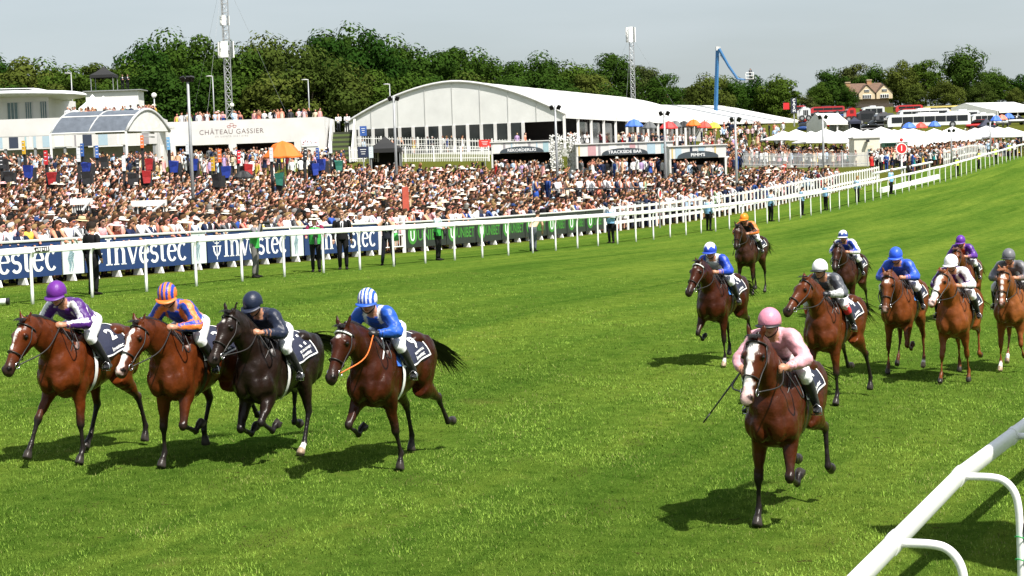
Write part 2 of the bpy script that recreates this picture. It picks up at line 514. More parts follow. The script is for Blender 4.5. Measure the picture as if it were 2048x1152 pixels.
# ------------------------------------------------------------------ people
# a figure faces +X, stands on z = 0 and is 1.75 m tall; each vertex carries a zone
SKIN, HAIR, TOP, LEGS, SHIRT, SHOE, DARK, SLEEVE = range(8)
def far_figure(pose, woman, legs):
    """a light figure for the far crowd"""
    m = MB(); z = []
    def L(k, pts, a, u=None, n=4, lat=None, cap=False):
        s = len(m.v); m.loft(pts, a, u, n=n, lat=lat, cap=cap); z.extend([k] * (len(m.v) - s))
    sw = .19 if woman else .22
    L(TOP, [(0, 0, .80), (0, 0, 1.12), (.01, 0, 1.36), (.015, 0, 1.43)], [.165, .165, sw, .08], [.115, .11, .11, .06], n=6, lat=(0, 1, 0))
    if woman: z[-12:] = [SKIN] * 12
    s = len(m.v); m.ell((.05, 0, 1.565), (.095, .078, .122), n=6, m=3); z.extend([SKIN] * (len(m.v) - s))
    s = len(m.v); n = 6
    vs = [(.04, 0, 1.70)]
    for rr, zz in ((.075, 1.675), (.104, 1.61), (.098, 1.555)):
        for j in range(n):
            th = 2 * math.pi * j / n
            lift = max(0.0, math.cos(th)) * (.095 if zz < 1.58 else .05 if zz < 1.62 else 0)
            vs.append((.035 + rr * math.cos(th), .09 * rr / .105 * math.sin(th), zz + lift))
    m.add(vs, [(0, 1 + j, 1 + (j + 1) % n) for j in range(n)] + [(1 + i * n + j, 1 + (i + 1) * n + j, 1 + (i + 1) * n + (j + 1) % n, 1 + i * n + (j + 1) % n) for i in (0, 1) for j in range(n)])
    z.extend([HAIR] * (len(m.v) - s))
    if woman: L(HAIR, [(-.05, 0, 1.60), (-.06, 0, 1.44), (-.07, 0, 1.33)], [.08, .09, .05], [.04, .045, .02], n=4, lat=(0, 1, 0))
    for s_ in (-1, 1):
        S = np.array([0, s_ * sw * .95, 1.37])
        up = {'point': 'raise' if s_ > 0 else 'stand'}.get(pose, pose)
        el, ha = {'raise': ((.20, s_ * .06, .10), (.36, s_ * .02, .33)), 'camera': ((.13, s_ * .08, -.22), (.20, s_ * -.12, .14)), 'lean': ((.14, s_ * .06, -.24), (.38, s_ * -.02, -.28)), 'fold': ((.06, s_ * .05, -.28), (.22, s_ * -.16, -.24)), 'rail': ((.08, s_ * .07, -.27), (.28, s_ * .06, -.28))}.get(up, ((-.03, s_ * .05, -.29), (.05, s_ * .05, -.52)))
        el, ha = S + np.array(el), S + np.array(ha)
        L(SLEEVE, [S, el, el * .25 + ha * .75], [.064, .055, .043], n=3)
        L(SKIN, [el * .25 + ha * .75, ha * 1.06 - el * .06], [.045, .03], n=3)
    if legs:
        for s_ in (-1, 1):
            L(LEGS, [(-.01, s_ * .085, .85), (.01, s_ * .09, .5), (-.02, s_ * .09, .04)], [.09, .065, .05] if not woman else [.08, .055, .045])
            L(SHOE, [(-.06, s_ * .09, .04), (.15, s_ * .1, .03)], [.045, .035], cap=True)
        if woman: L(TOP, [(0, 0, .86), (0, 0, .56)], [.18, .23], [.13, .17], n=6, lat=(0, 1, 0))
    return np.array(m.v), m.f, np.array(z)

def figure(pose='stand', woman=False, lod=1, legs=True, open_jacket=True):
    if lod < 0: return far_figure(pose, woman, legs)
    m = MB(); z = []
    q = {-1: (6, 3, 5), 0: (7, 5, 6), 1: (10, 8, 8), 2: (14, 10, 12)}[lod]
    def Z(k, start):
        z.extend([k] * (len(m.v) - start))
    def L(k, pts, a, u=None, n=None, lat=None, sub=None):
        s = len(m.v); m.loft(pts, a, u, n=n or q[2], lat=lat, sub=sub or (1 if lod <= 0 else 2)); Z(k, s)
    def E(k, c, r, n=None, mm=None, M=None):
        s = len(m.v); m.ell(c, r, n=n or q[0], m=mm or q[1], M=M); Z(k, s)
    bend = 0.0
    if pose == 'lean': bend = .22
    if pose == 'bend': bend = .80
    hipz, shz = .93, 1.42
    def tor(t):          # a point up the back, with the bend
        h = t * .50
        return np.array([math.sin(bend) * h, 0, hipz + math.cos(bend) * h])
    top = tor(.97)
    sw = .185 if woman else .215
    L(TOP, [tor(-.12), tor(.0), tor(.3), tor(.6), tor(.86), tor(1.0)], [.155, .165, .150 if woman else .17, .18 if not woman else .165, sw * .92, .07], [.11, .115, .105, .12, .10, .06], lat=(0, 1, 0))
    if not woman and open_jacket and lod > 0:
        L(SHIRT, [tor(.35) + (.085, 0, 0), tor(.6) + (.088, 0, 0), tor(.84) + (.066, 0, 0), tor(.95) + (.03, 0, 0)], [.012, .045, .065, .06], [.04, .045, .045, .04], n=8, lat=(0, 1, 0))
        L(DARK, [tor(.42) + (.130, 0, 0), tor(.7) + (.130, 0, 0), tor(.9) + (.105, 0, 0)], [.022, .018, .016], [.008, .008, .008], n=6, lat=(0, 1, 0), sub=1)
    nk = top + (.02, 0, .03)
    hd = nk + np.array([.035 + .05 * math.sin(bend), 0, .145])
    L(SKIN, [top, nk, hd - (.0, 0, .06)], [.065, .052, .05], n=max(5, q[2] - 3), sub=1)
    E(SKIN, hd, (.098, .076, .118))
    if lod > 0:
        E(SKIN, hd + (.035, 0, -.06), (.058, .052, .052), n=8, mm=6)
        L(SKIN, [hd + (.085, 0, .015), hd + (.108, 0, -.02), hd + (.09, 0, -.035)], [.009, .015, .01], n=6, sub=1)
        for s in (-1, 1): E(SKIN, hd + np.array([-.005, s * .078, -.01]), (.018, .009, .028), n=6, mm=4)
    # hair: a cap over the crown and back of the head
    s0 = len(m.v)
    n, mm = q[0] + (2 if lod >= 0 else 0), max(3 if lod < 0 else 4, q[1] - 2)
    vs = []
    for i in range(mm + 1):
        ph = math.pi * .53 * i / mm
        for j in range(n):
            th = 2 * math.pi * j / n
            x, y, zz = math.sin(ph) * math.cos(th), math.sin(ph) * math.sin(th), math.cos(ph)
            lift = max(0.0, math.cos(th)) * .085 * (i / mm)
            vs.append(hd + np.array([.110 * x - .010, .088 * y, .122 * zz + .012 + lift]))
    m.add(vs, [(i * n + j, (i + 1) * n + j, (i + 1) * n + (j + 1) % n, i * n + (j + 1) % n) for i in range(mm) for j in range(n)])
    Z(HAIR, s0)
    if woman:
        L(HAIR, [hd + (-.05, 0, .05), hd + (-.085, 0, -.06), hd + (-.095, 0, -.18), hd + (-.10, 0, -.27)], [.075, .088, .095, .05], [.045, .05, .04, .02], lat=(0, 1, 0))
    if lod > 0:
        s0 = len(m.v)      # dark glasses
        m.add([hd + np.array([.100 * math.cos(a) + .006, .080 * math.sin(a), zz]) for zz in (.028, -.006) for a in np.linspace(-.95, .95, 7)], [(j, j + 1, j + 8, j + 7) for j in range(6)])
        Z(DARK, s0)
    # arms
    for s in (-1, 1):
        S = tor(.90) + np.array([0, s * sw * .95, 0])
        up = pose
        if pose == 'point': up = 'raise' if s > 0 else 'down'
        if up == 'lean': el, ha = S + (.16, s * .06, -.22), S + (.40, s * -.02, -.27)
        elif up == 'raise': el, ha = S + (.20, s * .06, .10), S + (.36, s * .02, .33)
        elif up == 'camera': el, ha = S + (.13, s * .08, -.22), hd + np.array([.16, s * .05, -.02])
        elif up == 'fold': el, ha = S + (.06, s * .05, -.28), S + (.22, s * -.16, -.26)
        elif up == 'bend': el, ha = S + (.06, s * .03, -.28), S + (.12, s * -.02, -.52)
        elif up == 'rail': el, ha = S + (.08, s * .07, -.27), S + (.28, s * .06, -.30)
        else: el, ha = S + (-.03, s * .05, -.29), S + (.04, s * .06, -.54)
        S, el, ha = map(np.array, (S, el, ha))
        wr = el + (ha - el) * .86
        L(SLEEVE, [S + np.array([0, -s * .05, .015]), S, (S + el) / 2, el], [.05, .066, .056, .048], n=max(5, q[2] - 2))
        if lod < 0 and pose in ('stand', 'fold', 'lean'): continue
        L(SLEEVE, [el + (S - el) * .08, el, (el + wr) / 2, wr], [.042, .048, .043, .034], n=max(5, q[2] - 2))
        if lod <= 0:
            E(SKIN, ha, (.05, .045, .05), n=5, mm=3)
        else:
            fd = (ha - wr) / (np.linalg.norm(ha - wr) + 1e-9)
            E(SKIN, ha, (.045, .032, .045), n=8, mm=5)
            for k in range(4):
                o = np.array([0, (.024 - k * .016), 0]) if abs(fd[1]) < .6 else np.array([(.024 - k * .016), 0, 0])
                L(SKIN, [ha + o + fd * .02, ha + o + fd * .055, ha + o + fd * (.085 - .006 * abs(k - 1.5)) - np.array([0, 0, .018])], [.010, .009, .007], n=5, sub=1)
            L(SKIN, [ha - fd * .02 + np.array([0, -s * .02, .02]), ha + fd * .02 + np.array([0, -s * .035, .03]), ha + fd * .045 + np.array([0, -s * .03, .028])], [.012, .011, .008], n=5, sub=1)
    if legs:
        sp = .20 if pose == 'camera' and lod == 2 else .095
        for s in (-1, 1):
            if woman and lod < 2:
                pass
            H, K, A = np.array([-.02, s * .085, .92]), np.array([.015, s * (.095 + (sp - .095) * .5), .50]), np.array([-.02, s * sp, .085])
            L(LEGS, [H + (0, 0, .05), H * .6 + K * .4, K, K * .4 + A * .6, A], [.10, .088, .066, .060, .048] if not woman else [.09, .075, .052, .05, .036], n=max(5, q[2] - 2))
            L(SHOE, [A + (-.05, 0, -.04), A + (.0, 0, -.035), A + (.09, s * .01, -.055), A + (.17, s * .02, -.065)], [.035, .045, .048, .028], [.04, .05, .03, .02], n=max(5, q[2] - 3), lat=(0, 1, 0), sub=1)
        if woman:
            L(TOP, [(0, 0, .98), (0, 0, .80), (0, 0, .56)], [.165, .20, .22], [.12, .15, .17], n=q[2], lat=(0, 1, 0), sub=1)
    # triangulate lists into arrays
    return np.array(m.v), m.f, np.array(z)

FIG = {}
def fig(pose, woman, lod, legs=True):
    k = (pose, woman, lod, legs)
    if k not in FIG: FIG[k] = figure(pose, woman, lod, legs)
    return FIG[k]

SKINS = [(.54, .265, .175), (.60, .33, .23), (.48, .22, .14), (.62, .36, .26), (.40, .18, .11), (.56, .25, .165), (.11, .055, .036)]
HAIRS = [('black', (.012, .010, .008)), ('dark', (.030, .017, .010)), ('brown', (.048, .024, .012)), ('brown', (.075, .036, .016)), ('fair', (.15, .088, .036)), ('fair', (.22, .14, .06)), ('auburn', (.075, .022, .009)), ('grey', (.17, .165, .16)), ('white', (.42, .41, .40))]
TOPS_M = [('white shirt', (.76, .76, .77), 42), ('pale blue shirt', (.42, .55, .74), 9), ('navy suit', (.016, .024, .058), 15), ('black suit', (.012, .012, .013), 11), ('charcoal suit', (.040, .042, .048), 10), ('grey suit', (.14, .145, .155), 8), ('royal blue suit', (.03, .07, .25), 4), ('pale pink shirt', (.70, .48, .50), 6), ('lilac shirt', (.45, .32, .56), 3), ('cream jacket', (.62, .54, .38), 3), ('burgundy waistcoat', (.12, .014, .022), 2)]
TOPS_W = [('black dress', (.014, .013, .014), 9), ('white dress', (.76, .75, .74), 20), ('red dress', (.48, .022, .022), 8), ('coral dress', (.72, .20, .13), 6), ('floral pink dress', (.66, .34, .36), 14), ('yellow dress', (.72, .52, .08), 4), ('royal blue dress', (.03, .08, .34), 5), ('pale green dress', (.34, .48, .30), 3), ('cream dress', (.66, .58, .45), 9), ('navy dress', (.015, .022, .06), 9), ('teal dress', (.02, .20, .20), 3), ('peach dress', (.72, .42, .28), 8)]
HATS = [('black top hat', 'topper', (.010, .010, .011)), ('grey top hat', 'topper', (.22, .21, .19)), ('straw boater', 'boater', (.58, .46, .26)), ('white trilby', 'boater', (.70, .66, .58)), ('wide cream hat', 'wide', (.66, .60, .50)), ('wide pink hat', 'wide', (.70, .40, .40)), ('lime cap', 'cap', (.55, .72, .10)), ('navy cap', 'cap', (.02, .04, .12)), ('white cap', 'cap', (.72, .72, .72))]
def pick(rnd, rows):
    t = rnd.uniform(0, sum(r[-1] for r in rows))
    for r in rows:
        t -= r[-1]
        if t <= 0: return r
    return rows[-1]

def hat_mesh(kind, col, n=12):
    m = MB()
    band = tuple(c * .25 for c in col)
    if kind == 'topper':
        m.lathe([(.0, .235), (.098, .235), (.092, .20), (.088, .10)], n=n, col=col); m.lathe([(.090, .10), (.090, .07)], n=n, col=band)
        m.lathe([(.090, .07), (.155, .055), (.165, .068), (.158, .06), (.09, .062)], n=n, col=col)
    elif kind == 'boater':
        m.lathe([(.0, .155), (.075, .16), (.098, .135), (.102, .09)], n=n, col=col); m.lathe([(.104, .095), (.106, .06)], n=n, col=band)
        m.lathe([(.10, .06), (.17, .045), (.172, .05), (.10, .068)], n=n, col=col)
    elif kind == 'wide':
        m.lathe([(.0, .145), (.08, .14), (.102, .10), (.104, .06)], n=n, col=col)
        m.lathe([(.10, .06), (.20, .075), (.255, .04), (.25, .035), (.10, .052)], n=n, col=col)
        for k in range(5):
            a = k * 1.25; m.ell((.10 * math.cos(a) * .6 + .03, .10 * math.sin(a) * .6 + .07, .12), (.045, .045, .03), n=6, m=4, col=tuple(min(1, c * 1.1) for c in col))
    else:
        m.lathe([(.0, .135), (.06, .13), (.10, .08), (.106, .03)], n=n, col=col)
        vs = [(.09 * math.cos(a), .09 * math.sin(a), .035) for a in np.linspace(-1, 1, 7)] + [(.19 * math.cos(a) * (1 - .12 * a * a), .10 * math.sin(a), .02) for a in np.linspace(-1, 1, 7)]
        m.add(vs, [(j, j + 1, j + 8, j + 7) for j in range(6)], col)
    return m
HAT_MESH = {}
HAT_Z = 1.605
def person_colors(zone, rnd, look):
    pal = np.zeros((8, 3))
    pal[SKIN] = look['skin']; pal[HAIR] = look['hair']; pal[TOP] = look['top']; pal[LEGS] = look['legs']; pal[SHIRT] = (.74, .74, .75)
    pal[SHOE] = (.012, .010, .010); pal[DARK] = look.get('tie', (.015, .015, .018)); pal[SLEEVE] = look.get('sleeve', look['top'])
    return pal[zone]

def random_look(rnd):
    woman = rnd.random() < .40
    skin = SKINS[min(int(rnd.random() ** 1.4 * len(SKINS)), len(SKINS) - 1)]
    hn, hair = HAIRS[min(int(rnd.random() ** 2.2 * len(HAIRS)), len(HAIRS) - 1)]
    if woman and rnd.random() < .3: hn, hair = rnd.choice(HAIRS[2:5])
    tn, top, _ = pick(rnd, TOPS_W if woman else TOPS_M)
    k = rnd.uniform(.85, 1.12)
    top = tuple(min(.8, c * k) for c in top)
    look = dict(woman=woman, skin=tuple(c * rnd.uniform(.85, 1.1) for c in skin), hairname=hn, hair=hair, topname=tn, top=top, tie=rnd.choice([(.015, .015, .02), (.02, .03, .10), (.25, .03, .05), (.02, .02, .02)]))
    if woman:
        look['sleeve'] = look['skin'] if rnd.random() < .75 else top
        look['legs'] = look['skin']
        if rnd.random() < .3: look['hair'] = HAIRS[2][1]
    else:
        look['sleeve'] = top
        look['legs'] = (.015, .016, .022) if 'suit' not in tn else top
        if rnd.random() < .12 and 'shirt' in tn: look['sleeve'] = look['skin']
        if 'waistcoat' in tn: look['sleeve'] = (.74, .74, .74)
    look['hat'] = None
    r = rnd.random()
    if not woman and r < .07: look['hat'] = rnd.choice([HATS[0], HATS[0], HATS[1], HATS[2], HATS[3], HATS[3], HATS[8], HATS[7]])
    if woman and r < .09: look['hat'] = rnd.choice([HATS[4], HATS[5], HATS[4], HATS[3]])
    return look

PEOPLE_MAT = lambda: mat('people', rough=.75, var=.14, scale=11, vcol='Col', spec=.12)
def place_verts(V, s, yaw, loc, lean=0.0):
    c, sn = math.cos(yaw), math.sin(yaw)
    P_ = V * s
    out = np.empty_like(P_)
    out[:, 0] = P_[:, 0] * c - P_[:, 1] * sn + loc[0]
    out[:, 1] = P_[:, 0] * sn + P_[:, 1] * c + loc[1]
    out[:, 2] = P_[:, 2] + loc[2]
    return out

def make_person(loc, yaw, look, pose, lod, label, cat='person', group=None, scale=1.0, name='spectator', legs=True):
    V, F, Zn = fig(pose, look['woman'], lod, legs)
    me = bpy.data.meshes.new('person_body')
    me.from_pydata((V * scale).tolist(), [], F)
    set_cols(me, person_colors(Zn, RNG, look))
    me.materials.append(PEOPLE_MAT()); me.shade_smooth()
    if look.get('hat') or look.get('kit'):
        root = empty(name, loc, yaw, label, cat, group)
        o = bpy.data.objects.new('body', me); COL.objects.link(o); o.parent = root
        if look.get('hat'):
            hn, kind, col = look['hat']
            if hn not in HAT_MESH:
                h = hat_mesh(kind, col).build('hat', PEOPLE_MAT(), None, smooth=True, vcol=True, angle=40)
                HAT_MESH[hn] = h.data
                bpy.data.objects.remove(h)
            h = bpy.data.objects.new('hat', HAT_MESH[hn]); COL.objects.link(h); h.parent = root
            b = .22 if pose == 'lean' else 0
            h.location = ((.04 + math.sin(b) * .60 - .015) * scale, 0, (1.585 - (1 - math.cos(b)) * .5) * scale); h.rotation_euler = (0, .12, 0); h.scale = (1.06 * scale,) * 3
        for fn in look.get('kit', []): fn(root)
        return root
    o = bpy.data.objects.new(name, me); COL.objects.link(o)
    o.location = tuple(map(float, loc)); o.rotation_euler = (0, 0, yaw)
    return tag(o, label, cat, group)

TRACKWARD = math.atan2(RNRM[1], RNRM[0])
def project(p):
    d = np.atleast_2d(p) - CAM
    zc = d @ FW
    return CX + FPX * (d @ RT) / zc, CY - FPX * (d @ UP) / zc, zc

_sl = np.arange(-30, 260, .05)
def s_at(x, v):
    """distance along the course at which the line v metres from the rail crosses pixel column x"""
    pts = RORG + _sl[:, None] * RDIR + v * RNRM
    px, _, zc = project(np.column_stack([pts, ground_z(pts)]))
    ok = zc > 5
    return float(np.interp(x, px[ok], _sl[ok]))
def along(s, v, z=0.0):
    p = sv(s, v)
    return np.array([p[0], p[1], gz(*p) + z])
VB = -5.3                                        # line of the boards and the crowd fence
# ------------------------------------------------------------------ running rail, boards, crowd fence, inside rail
RAILW = mat('rail_white', (.78, .78, .77), .38, .06, 2.0)
WPAINT = mat('white_paint', (.74, .74, .72), .55, .10, 1.5)
def frame_at(p, xdir, up=(0, 0, 1)):
    """matrix with X along xdir (level), Z up, at p"""
    x = Vector((xdir[0], xdir[1], 0)).normalized(); z = Vector(up); y = z.cross(x)
    return Matrix(((x.x, y.x, z.x, p[0]), (x.y, y.y, z.y, p[1]), (x.z, y.z, z.z, p[2]), (0, 0, 0, 1)))

def build_running_rail():
    root = empty('running_rail', along(0, 0), 0, 'long white running rail between the course and the boards', 'rail')
    inv = Matrix.Translation(-Vector(root.location))
    S0, S1, dp = -20.79, 178, 2.31
    n = int((S1 - S0) / dp)
    post = MB()
    post.loft([(0, -.01, -.1), (0, -.01, .6), (0, -.01, .98), (0, -.035, 1.13), (0, -.09, 1.22), (0, -.13, 1.235)], [.050, .048, .046, .045, .045, .045], [.035, .034, .034, .034, .034, .034], n=8, lat=(1, 0, 0), sub=2)
    pm = None
    # the cross section of the rail: a rounded D
    sec = [(-.05, .0), (-.062, .05), (-.05, .12), (-.02, .15), (.03, .155), (.065, .13), (.07, .07), (.06, .01), (.03, -.005)]
    for i in range(n):
        s = S0 + i * dp
        p = along(s, 0); p2 = along(s + dp, 0)
        if pm is None:
            o = post.build('post', RAILW, root, smooth=True); pm = o.data
        else:
            o = bpy.data.objects.new('post', pm); COL.objects.link(o); o.parent = root
        o.matrix_local = inv @ frame_at(p, RDIR) @ Matrix.Rotation(RNG.uniform(-.012, .012), 4, 'Y')
        m = MB()
        vs = []
        jz = RNG.uniform(-.008, .008)
        for e, t in ((p, 0), (p2, 1)):
            b = np.array([e[0], e[1], e[2] + 1.19]) - np.array(root.location)
            for a, z in sec:
                vs.append(b + np.array([RNRM[0], RNRM[1], 0]) * (a) + np.array([0, 0, z + jz]) + (np.array([*RDIR, 0]) * (-.006 if t else .0)))
        k = len(sec)
        m.add(vs, [(j, (j + 1) % k, k + (j + 1) % k, k + j) for j in range(k)] + [tuple(range(k - 1, -1, -1)), tuple(range(k, 2 * k))])
        m.build('rail_length', RAILW, root, smooth=True, angle=50)
    s = s_at(84, 0); p = along(s, 0)
    m = MB(); m.box((0, 0, 0), (.55, .012, .115)); o = m.build('maker_plate', mat('plate_black', (.012, .012, .014), .5), root)
    fm = frame_at(p + np.array([0, 0, 1.275]) + np.array([*RNRM, 0]) * .078, RDIR)
    o.matrix_local = inv @ fm
    m = MB()
    for k in range(6): m.box((-.20 + k * .08, -.009, -.005 + .012 * (k % 2)), (.045, .006, .05 + .02 * (k % 3)))
    o2 = m.build('plate_lettering', WPAINT, o)
build_running_rail()

# lettering with thick uprights and thin cross strokes
def stroke(m, pts, thick, thin, T):
    pts = [np.array(p, float) for p in pts]
    n = len(pts)
    vs = []
    for i, p in enumerate(pts):
        d = (pts[min(i + 1, n - 1)] - pts[max(i - 1, 0)]); d /= np.linalg.norm(d) + 1e-9
        w = (thin + (thick - thin) * abs(d[1])) / 2
        nn = np.array([-d[1], d[0]])
        vs += [T(p + nn * w), T(p - nn * w)]
    m.add(vs, [(2 * i, 2 * i + 1, 2 * i + 3, 2 * i + 2) for i in range(n - 1)])
def arc(cx, cy, rx, ry, a0, a1, k=18):
    return [(cx + rx * math.cos(math.radians(a)), cy + ry * math.sin(math.radians(a))) for a in np.linspace(a0, a1, k)]
def serif(m, x, y, w, T, h=.045):
    m.add([T((x - w, y - h / 2)), T((x + w, y - h / 2)), T((x + w, y + h / 2)), T((x - w, y + h / 2))], [(0, 1, 2, 3)])
def glyph(m, ch, x, T):
    """draws ch with its left edge at x, cap height 1; returns the advance"""
    tk, tn = .15, .055
    U = lambda p: T((x + p[0], p[1]))
    S = lambda pts, a=tk, b=tn: stroke(m, pts, a, b, U)
    if ch == 'I': S([(.15, 0), (.15, 1)]); serif(m, .15, .022, .16, U); serif(m, .15, .978, .16, U); return .38
    if ch == 'n':
        S([(.14, 0), (.14, .68)]); S(arc(.32, .45, .19, .22, 175, 0) + [(.51, .0)]); serif(m, .14, .02, .13, U); serif(m, .51, .02, .13, U); serif(m, .09, .66, .09, U); return .70
    if ch == 'v': S([(.08, .68), (.30, .0)]); S([(.52, .68), (.30, .0)], .07, .05); serif(m, .09, .66, .12, U); serif(m, .51, .66, .11, U); return .60
    if ch == 'e': S(arc(.29, .34, .21, .33, 8, 322), .14, .06); S([(.10, .38), (.50, .38)]); return .58
    if ch == 's': S(arc(.24, .50, .16, .16, 30, 250) + arc(.24, .185, .17, .165, 75, -150), .12, .10); return .48
    if ch == 't': S([(.19, .88), (.19, .14)] + arc(.31, .14, .12, .11, 180, 300, 8)); serif(m, .22, .66, .18, U); return .45
    if ch == 'c': S(arc(.29, .34, .21, .33, 48, 318), .14, .06); return .56
    return .4
def emblem(m, x, T):
    U = lambda p: T((x + p[0], p[1]))
    stroke(m, [(.30, -.22), (.30, 1.22)], .045, .045, U)
    stroke(m, [(.02, .50), (.58, .50)], .09, .05, U)
    stroke(m, [(.08, .74), (.18, .92), (.30, .97), (.42, .92), (.52, .74)], .05, .07, U)
    stroke(m, [(.10, .48), (.12, .25), (.20, .06), (.30, -.02)], .09, .07, U); stroke(m, [(.50, .48), (.48, .25), (.40, .06), (.30, -.02)], .09, .07, U)
    stroke(m, [(.16, .68), (.30, .66), (.44, .68)], .05, .05, U)

NAVYB = mat('board_navy', (.014, .036, .125), .42, .10, 1.2)
LETW = mat('lettering_white', (.80, .81, .83), .5, .03)
ZEB = mat('board_pale', (.60, .66, .66), .45, .06, 2)
def board_frame(s0, s1, bottom, top, mname, panel_mat, label, name='advertising_board', feet=True):
    p0, p1 = along(s0, VB), along(s1, VB)
    d = p1 - p0; Ln = np.linalg.norm(d); dx = d / Ln
    root = empty(name, p0, 0, label, 'board', mname)
    def T3(u, z, off=0.0):
        return np.array([dx[0], dx[1], dx[2]]) * u + np.array([0, 0, z]) + np.array([RNRM[0], RNRM[1], 0]) * off
    m = MB()
    vs = [T3(u, z, o) for o in (0, .03) for u, z in ((.01, bottom), (Ln - .01, bottom), (Ln - .01, top), (.01, top))]
    m.add(vs, [(0, 3, 2, 1), (4, 5, 6, 7), (0, 1, 5, 4), (1, 2, 6, 5), (2, 3, 7, 6), (3, 0, 4, 7)])
    m.build('panel', panel_mat, root)
    if feet:
        k = max(1, int(round(Ln / 1.15)))
        for i in range(k):
            u = (i + .5) * Ln / k
            m = MB()
            a = [T3(u - .05, z, o) for z, o in ((-.03, .10), (-.03, -.22), (.9, -.09), (.9, -.03), (bottom - .01, -.01), (bottom - .01, .03))]
            b = [T3(u + .05, z, o) for z, o in ((-.03, .10), (-.03, -.22), (.9, -.09), (.9, -.03), (bottom - .01, -.01), (bottom - .01, .03))]
            m.add(a + b, [tuple(range(6)), tuple(range(11, 5, -1))] + [(i_, 6 + i_, 6 + (i_ + 1) % 6, (i_ + 1) % 6) for i_ in range(6)])
            m.build('foot', WPAINT, root)
    m = MB()
    vs = [T3(u, z, o) for u in (.0, Ln) for o, z in ((-.10, top + .003), (.06, top + .003), (.07, top + .05), (-.10, top + .06))]
    m.add(vs, [(0, 1, 2, 3), (7, 6, 5, 4), (0, 4, 5, 1), (1, 5, 6, 2), (2, 6, 7, 3), (3, 7, 4, 0)])
    m.build('top_rail', WPAINT, root)
    return root, T3, Ln
def investec(x0, x1, label, start=0.0):
    s0, s1 = s_at(x0, VB), s_at(x1, VB)
    root, T3, Ln = board_frame(s0, s1, .20, 1.19, 'navy advertising boards along the crowd rail', NAVYB, label)
    m = MB()
    h = .80
    z0 = .36
    word = 'Investec'
    total = .75 + sum({'I': .38, 'n': .70, 'v': .60, 'e': .58, 's': .48, 't': .45, 'c': .56}[c] for c in word)
    full = Ln - start
    k = (full - .5) / total                 # the boards are stretched along their length
    T = lambda p: T3(start + .28 + p[0] * k, z0 + p[1] * h, .036)
    emblem(m, 0, lambda p: T3(start + .28 + p[0] * k, .42 + p[1] * .60, .036))
    x = .75
    mm = MB()
    for c in word: x += glyph(mm, c, x, T)
    if start < 0:       # the board runs out of the picture: keep what lies on it
        pass
    if m.v: m.build('emblem', LETW, root)
    mm.build('lettering', LETW, root)
def zebra_board(x0, x1, label):
    s0, s1 = s_at(x0, VB), s_at(x1, VB)
    root, T3, Ln = board_frame(s0, s1, .20, 1.19, 'pale panels between the navy boards', ZEB, label)
    m = MB(); body, stripe = mat('zebra_grey', (.16, .28, .34), .6, .3, 8), None
    c = Ln * .42
    spine = [(c + .10, 1.12), (c + .02, .98), (c - .02, .80), (c - .10, .62), (c - .06, .45), (c - .12, .26)]
    wid = [.02, .09, .14, .17, .10, .03]
    for off in (0, .12):
        for i in range(5):
            (a, za), (b, zb) = spine[i], spine[i + 1]
            for j in range(4):
                t0, t1 = j / 4, (j + .62) / 4
                A, ZA, WA = a + (b - a) * t0, za + (zb - za) * t0, wid[i] + (wid[i + 1] - wid[i]) * t0
                B, ZB, WB = a + (b - a) * t1, za + (zb - za) * t1, wid[i] + (wid[i + 1] - wid[i]) * t1
                if off and i < 2: continue
                sc = Ln * .55 * (.45 if off else 1)
                m.add([T3(A - WA * sc + off, ZA + .02, .036), T3(A + WA * sc + off, ZA - .02, .036), T3(B + WB * sc + off, ZB - .02, .036), T3(B - WB * sc + off, ZB + .02, .036)], [(0, 1, 2, 3)])
    m.build('striped_figure', body, root)
investec(-140, 124, 'navy blue board whose white lettering ends in estec, cut by the left frame edge')
zebra_board(126, 168, 'pale zebra panel between the first two navy boards from the frame edge')
investec(170, 382, 'navy blue Investec board behind the man in black at the rail')
zebra_board(384, 413, 'pale zebra panel above the orange and blue jockey')
investec(415, 580, 'navy blue Investec board behind the photographer in grey trousers')
zebra_board(583, 607, 'pale zebra panel next to the photographer in a green vest')
investec(609, 757, 'navy blue Investec board behind the bald man in a black suit')
BLACKB = mat('board_charcoal', (.022, .025, .026), .40, .12, 2)
GRN = mat('board_green', (.05, .23, .03), .5, .05)
def unibet(x0, x1, label):
    s0, s1 = s_at(x0, VB), s_at(x1, VB)
    root, T3, Ln = board_frame(s0, s1, .18, 1.16, 'black advertising boards along the crowd rail', BLACKB, label)
    m = MB()
    vs, fs = text_mesh('UNIBET', .60, .010, res=2)
    wid = max(v[0] for v in vs) - min(v[0] for v in vs)
    kx = (Ln - 1.15) / wid
    m.add([T3(1.0 + (Ln - 1.15) / 2 + x * kx, .62 + y, .036) for x, y, z in vs], fs); m.build('lettering', GRN, root)
    m = MB(); r = [T3(.55 + .40 * math.cos(a), .66 + .36 * math.sin(a), .036) for a in np.linspace(0, 2 * math.pi, 25)[:-1]]
    m.add(r, [tuple(range(24))]); o = m.build('emblem', GRN, root)
    m = MB(); U = lambda p: T3(.55 + p[0] * .36, .66 + p[1] * .36, .041)
    stroke(m, [(-.40, .5), (-.40, -.1)] + arc(0, -.1, .40, .45, 180, 360, 12) + [(.40, .5)], .22, .18, U); m.build('letter', LETW, o)
_ux = [812, 893, 952, 1003, 1050, 1094, 1134, 1172, 1208]
_ul = ['black board with green lettering next to the white gate', 'black board with green lettering behind the steward in a green vest', 'black board with green lettering right of the green vested steward',
       'third black board with green lettering from the white gate', 'black board with green lettering left of the bending person', 'black board with green lettering behind the bending person', 'black board with green lettering just right of the bending person', 'last black board with green lettering before the white crowd fence']
_ul[2], _ul[3] = 'third black board with green lettering counted from the white gate', 'fourth black board with green lettering counted from the white gate'
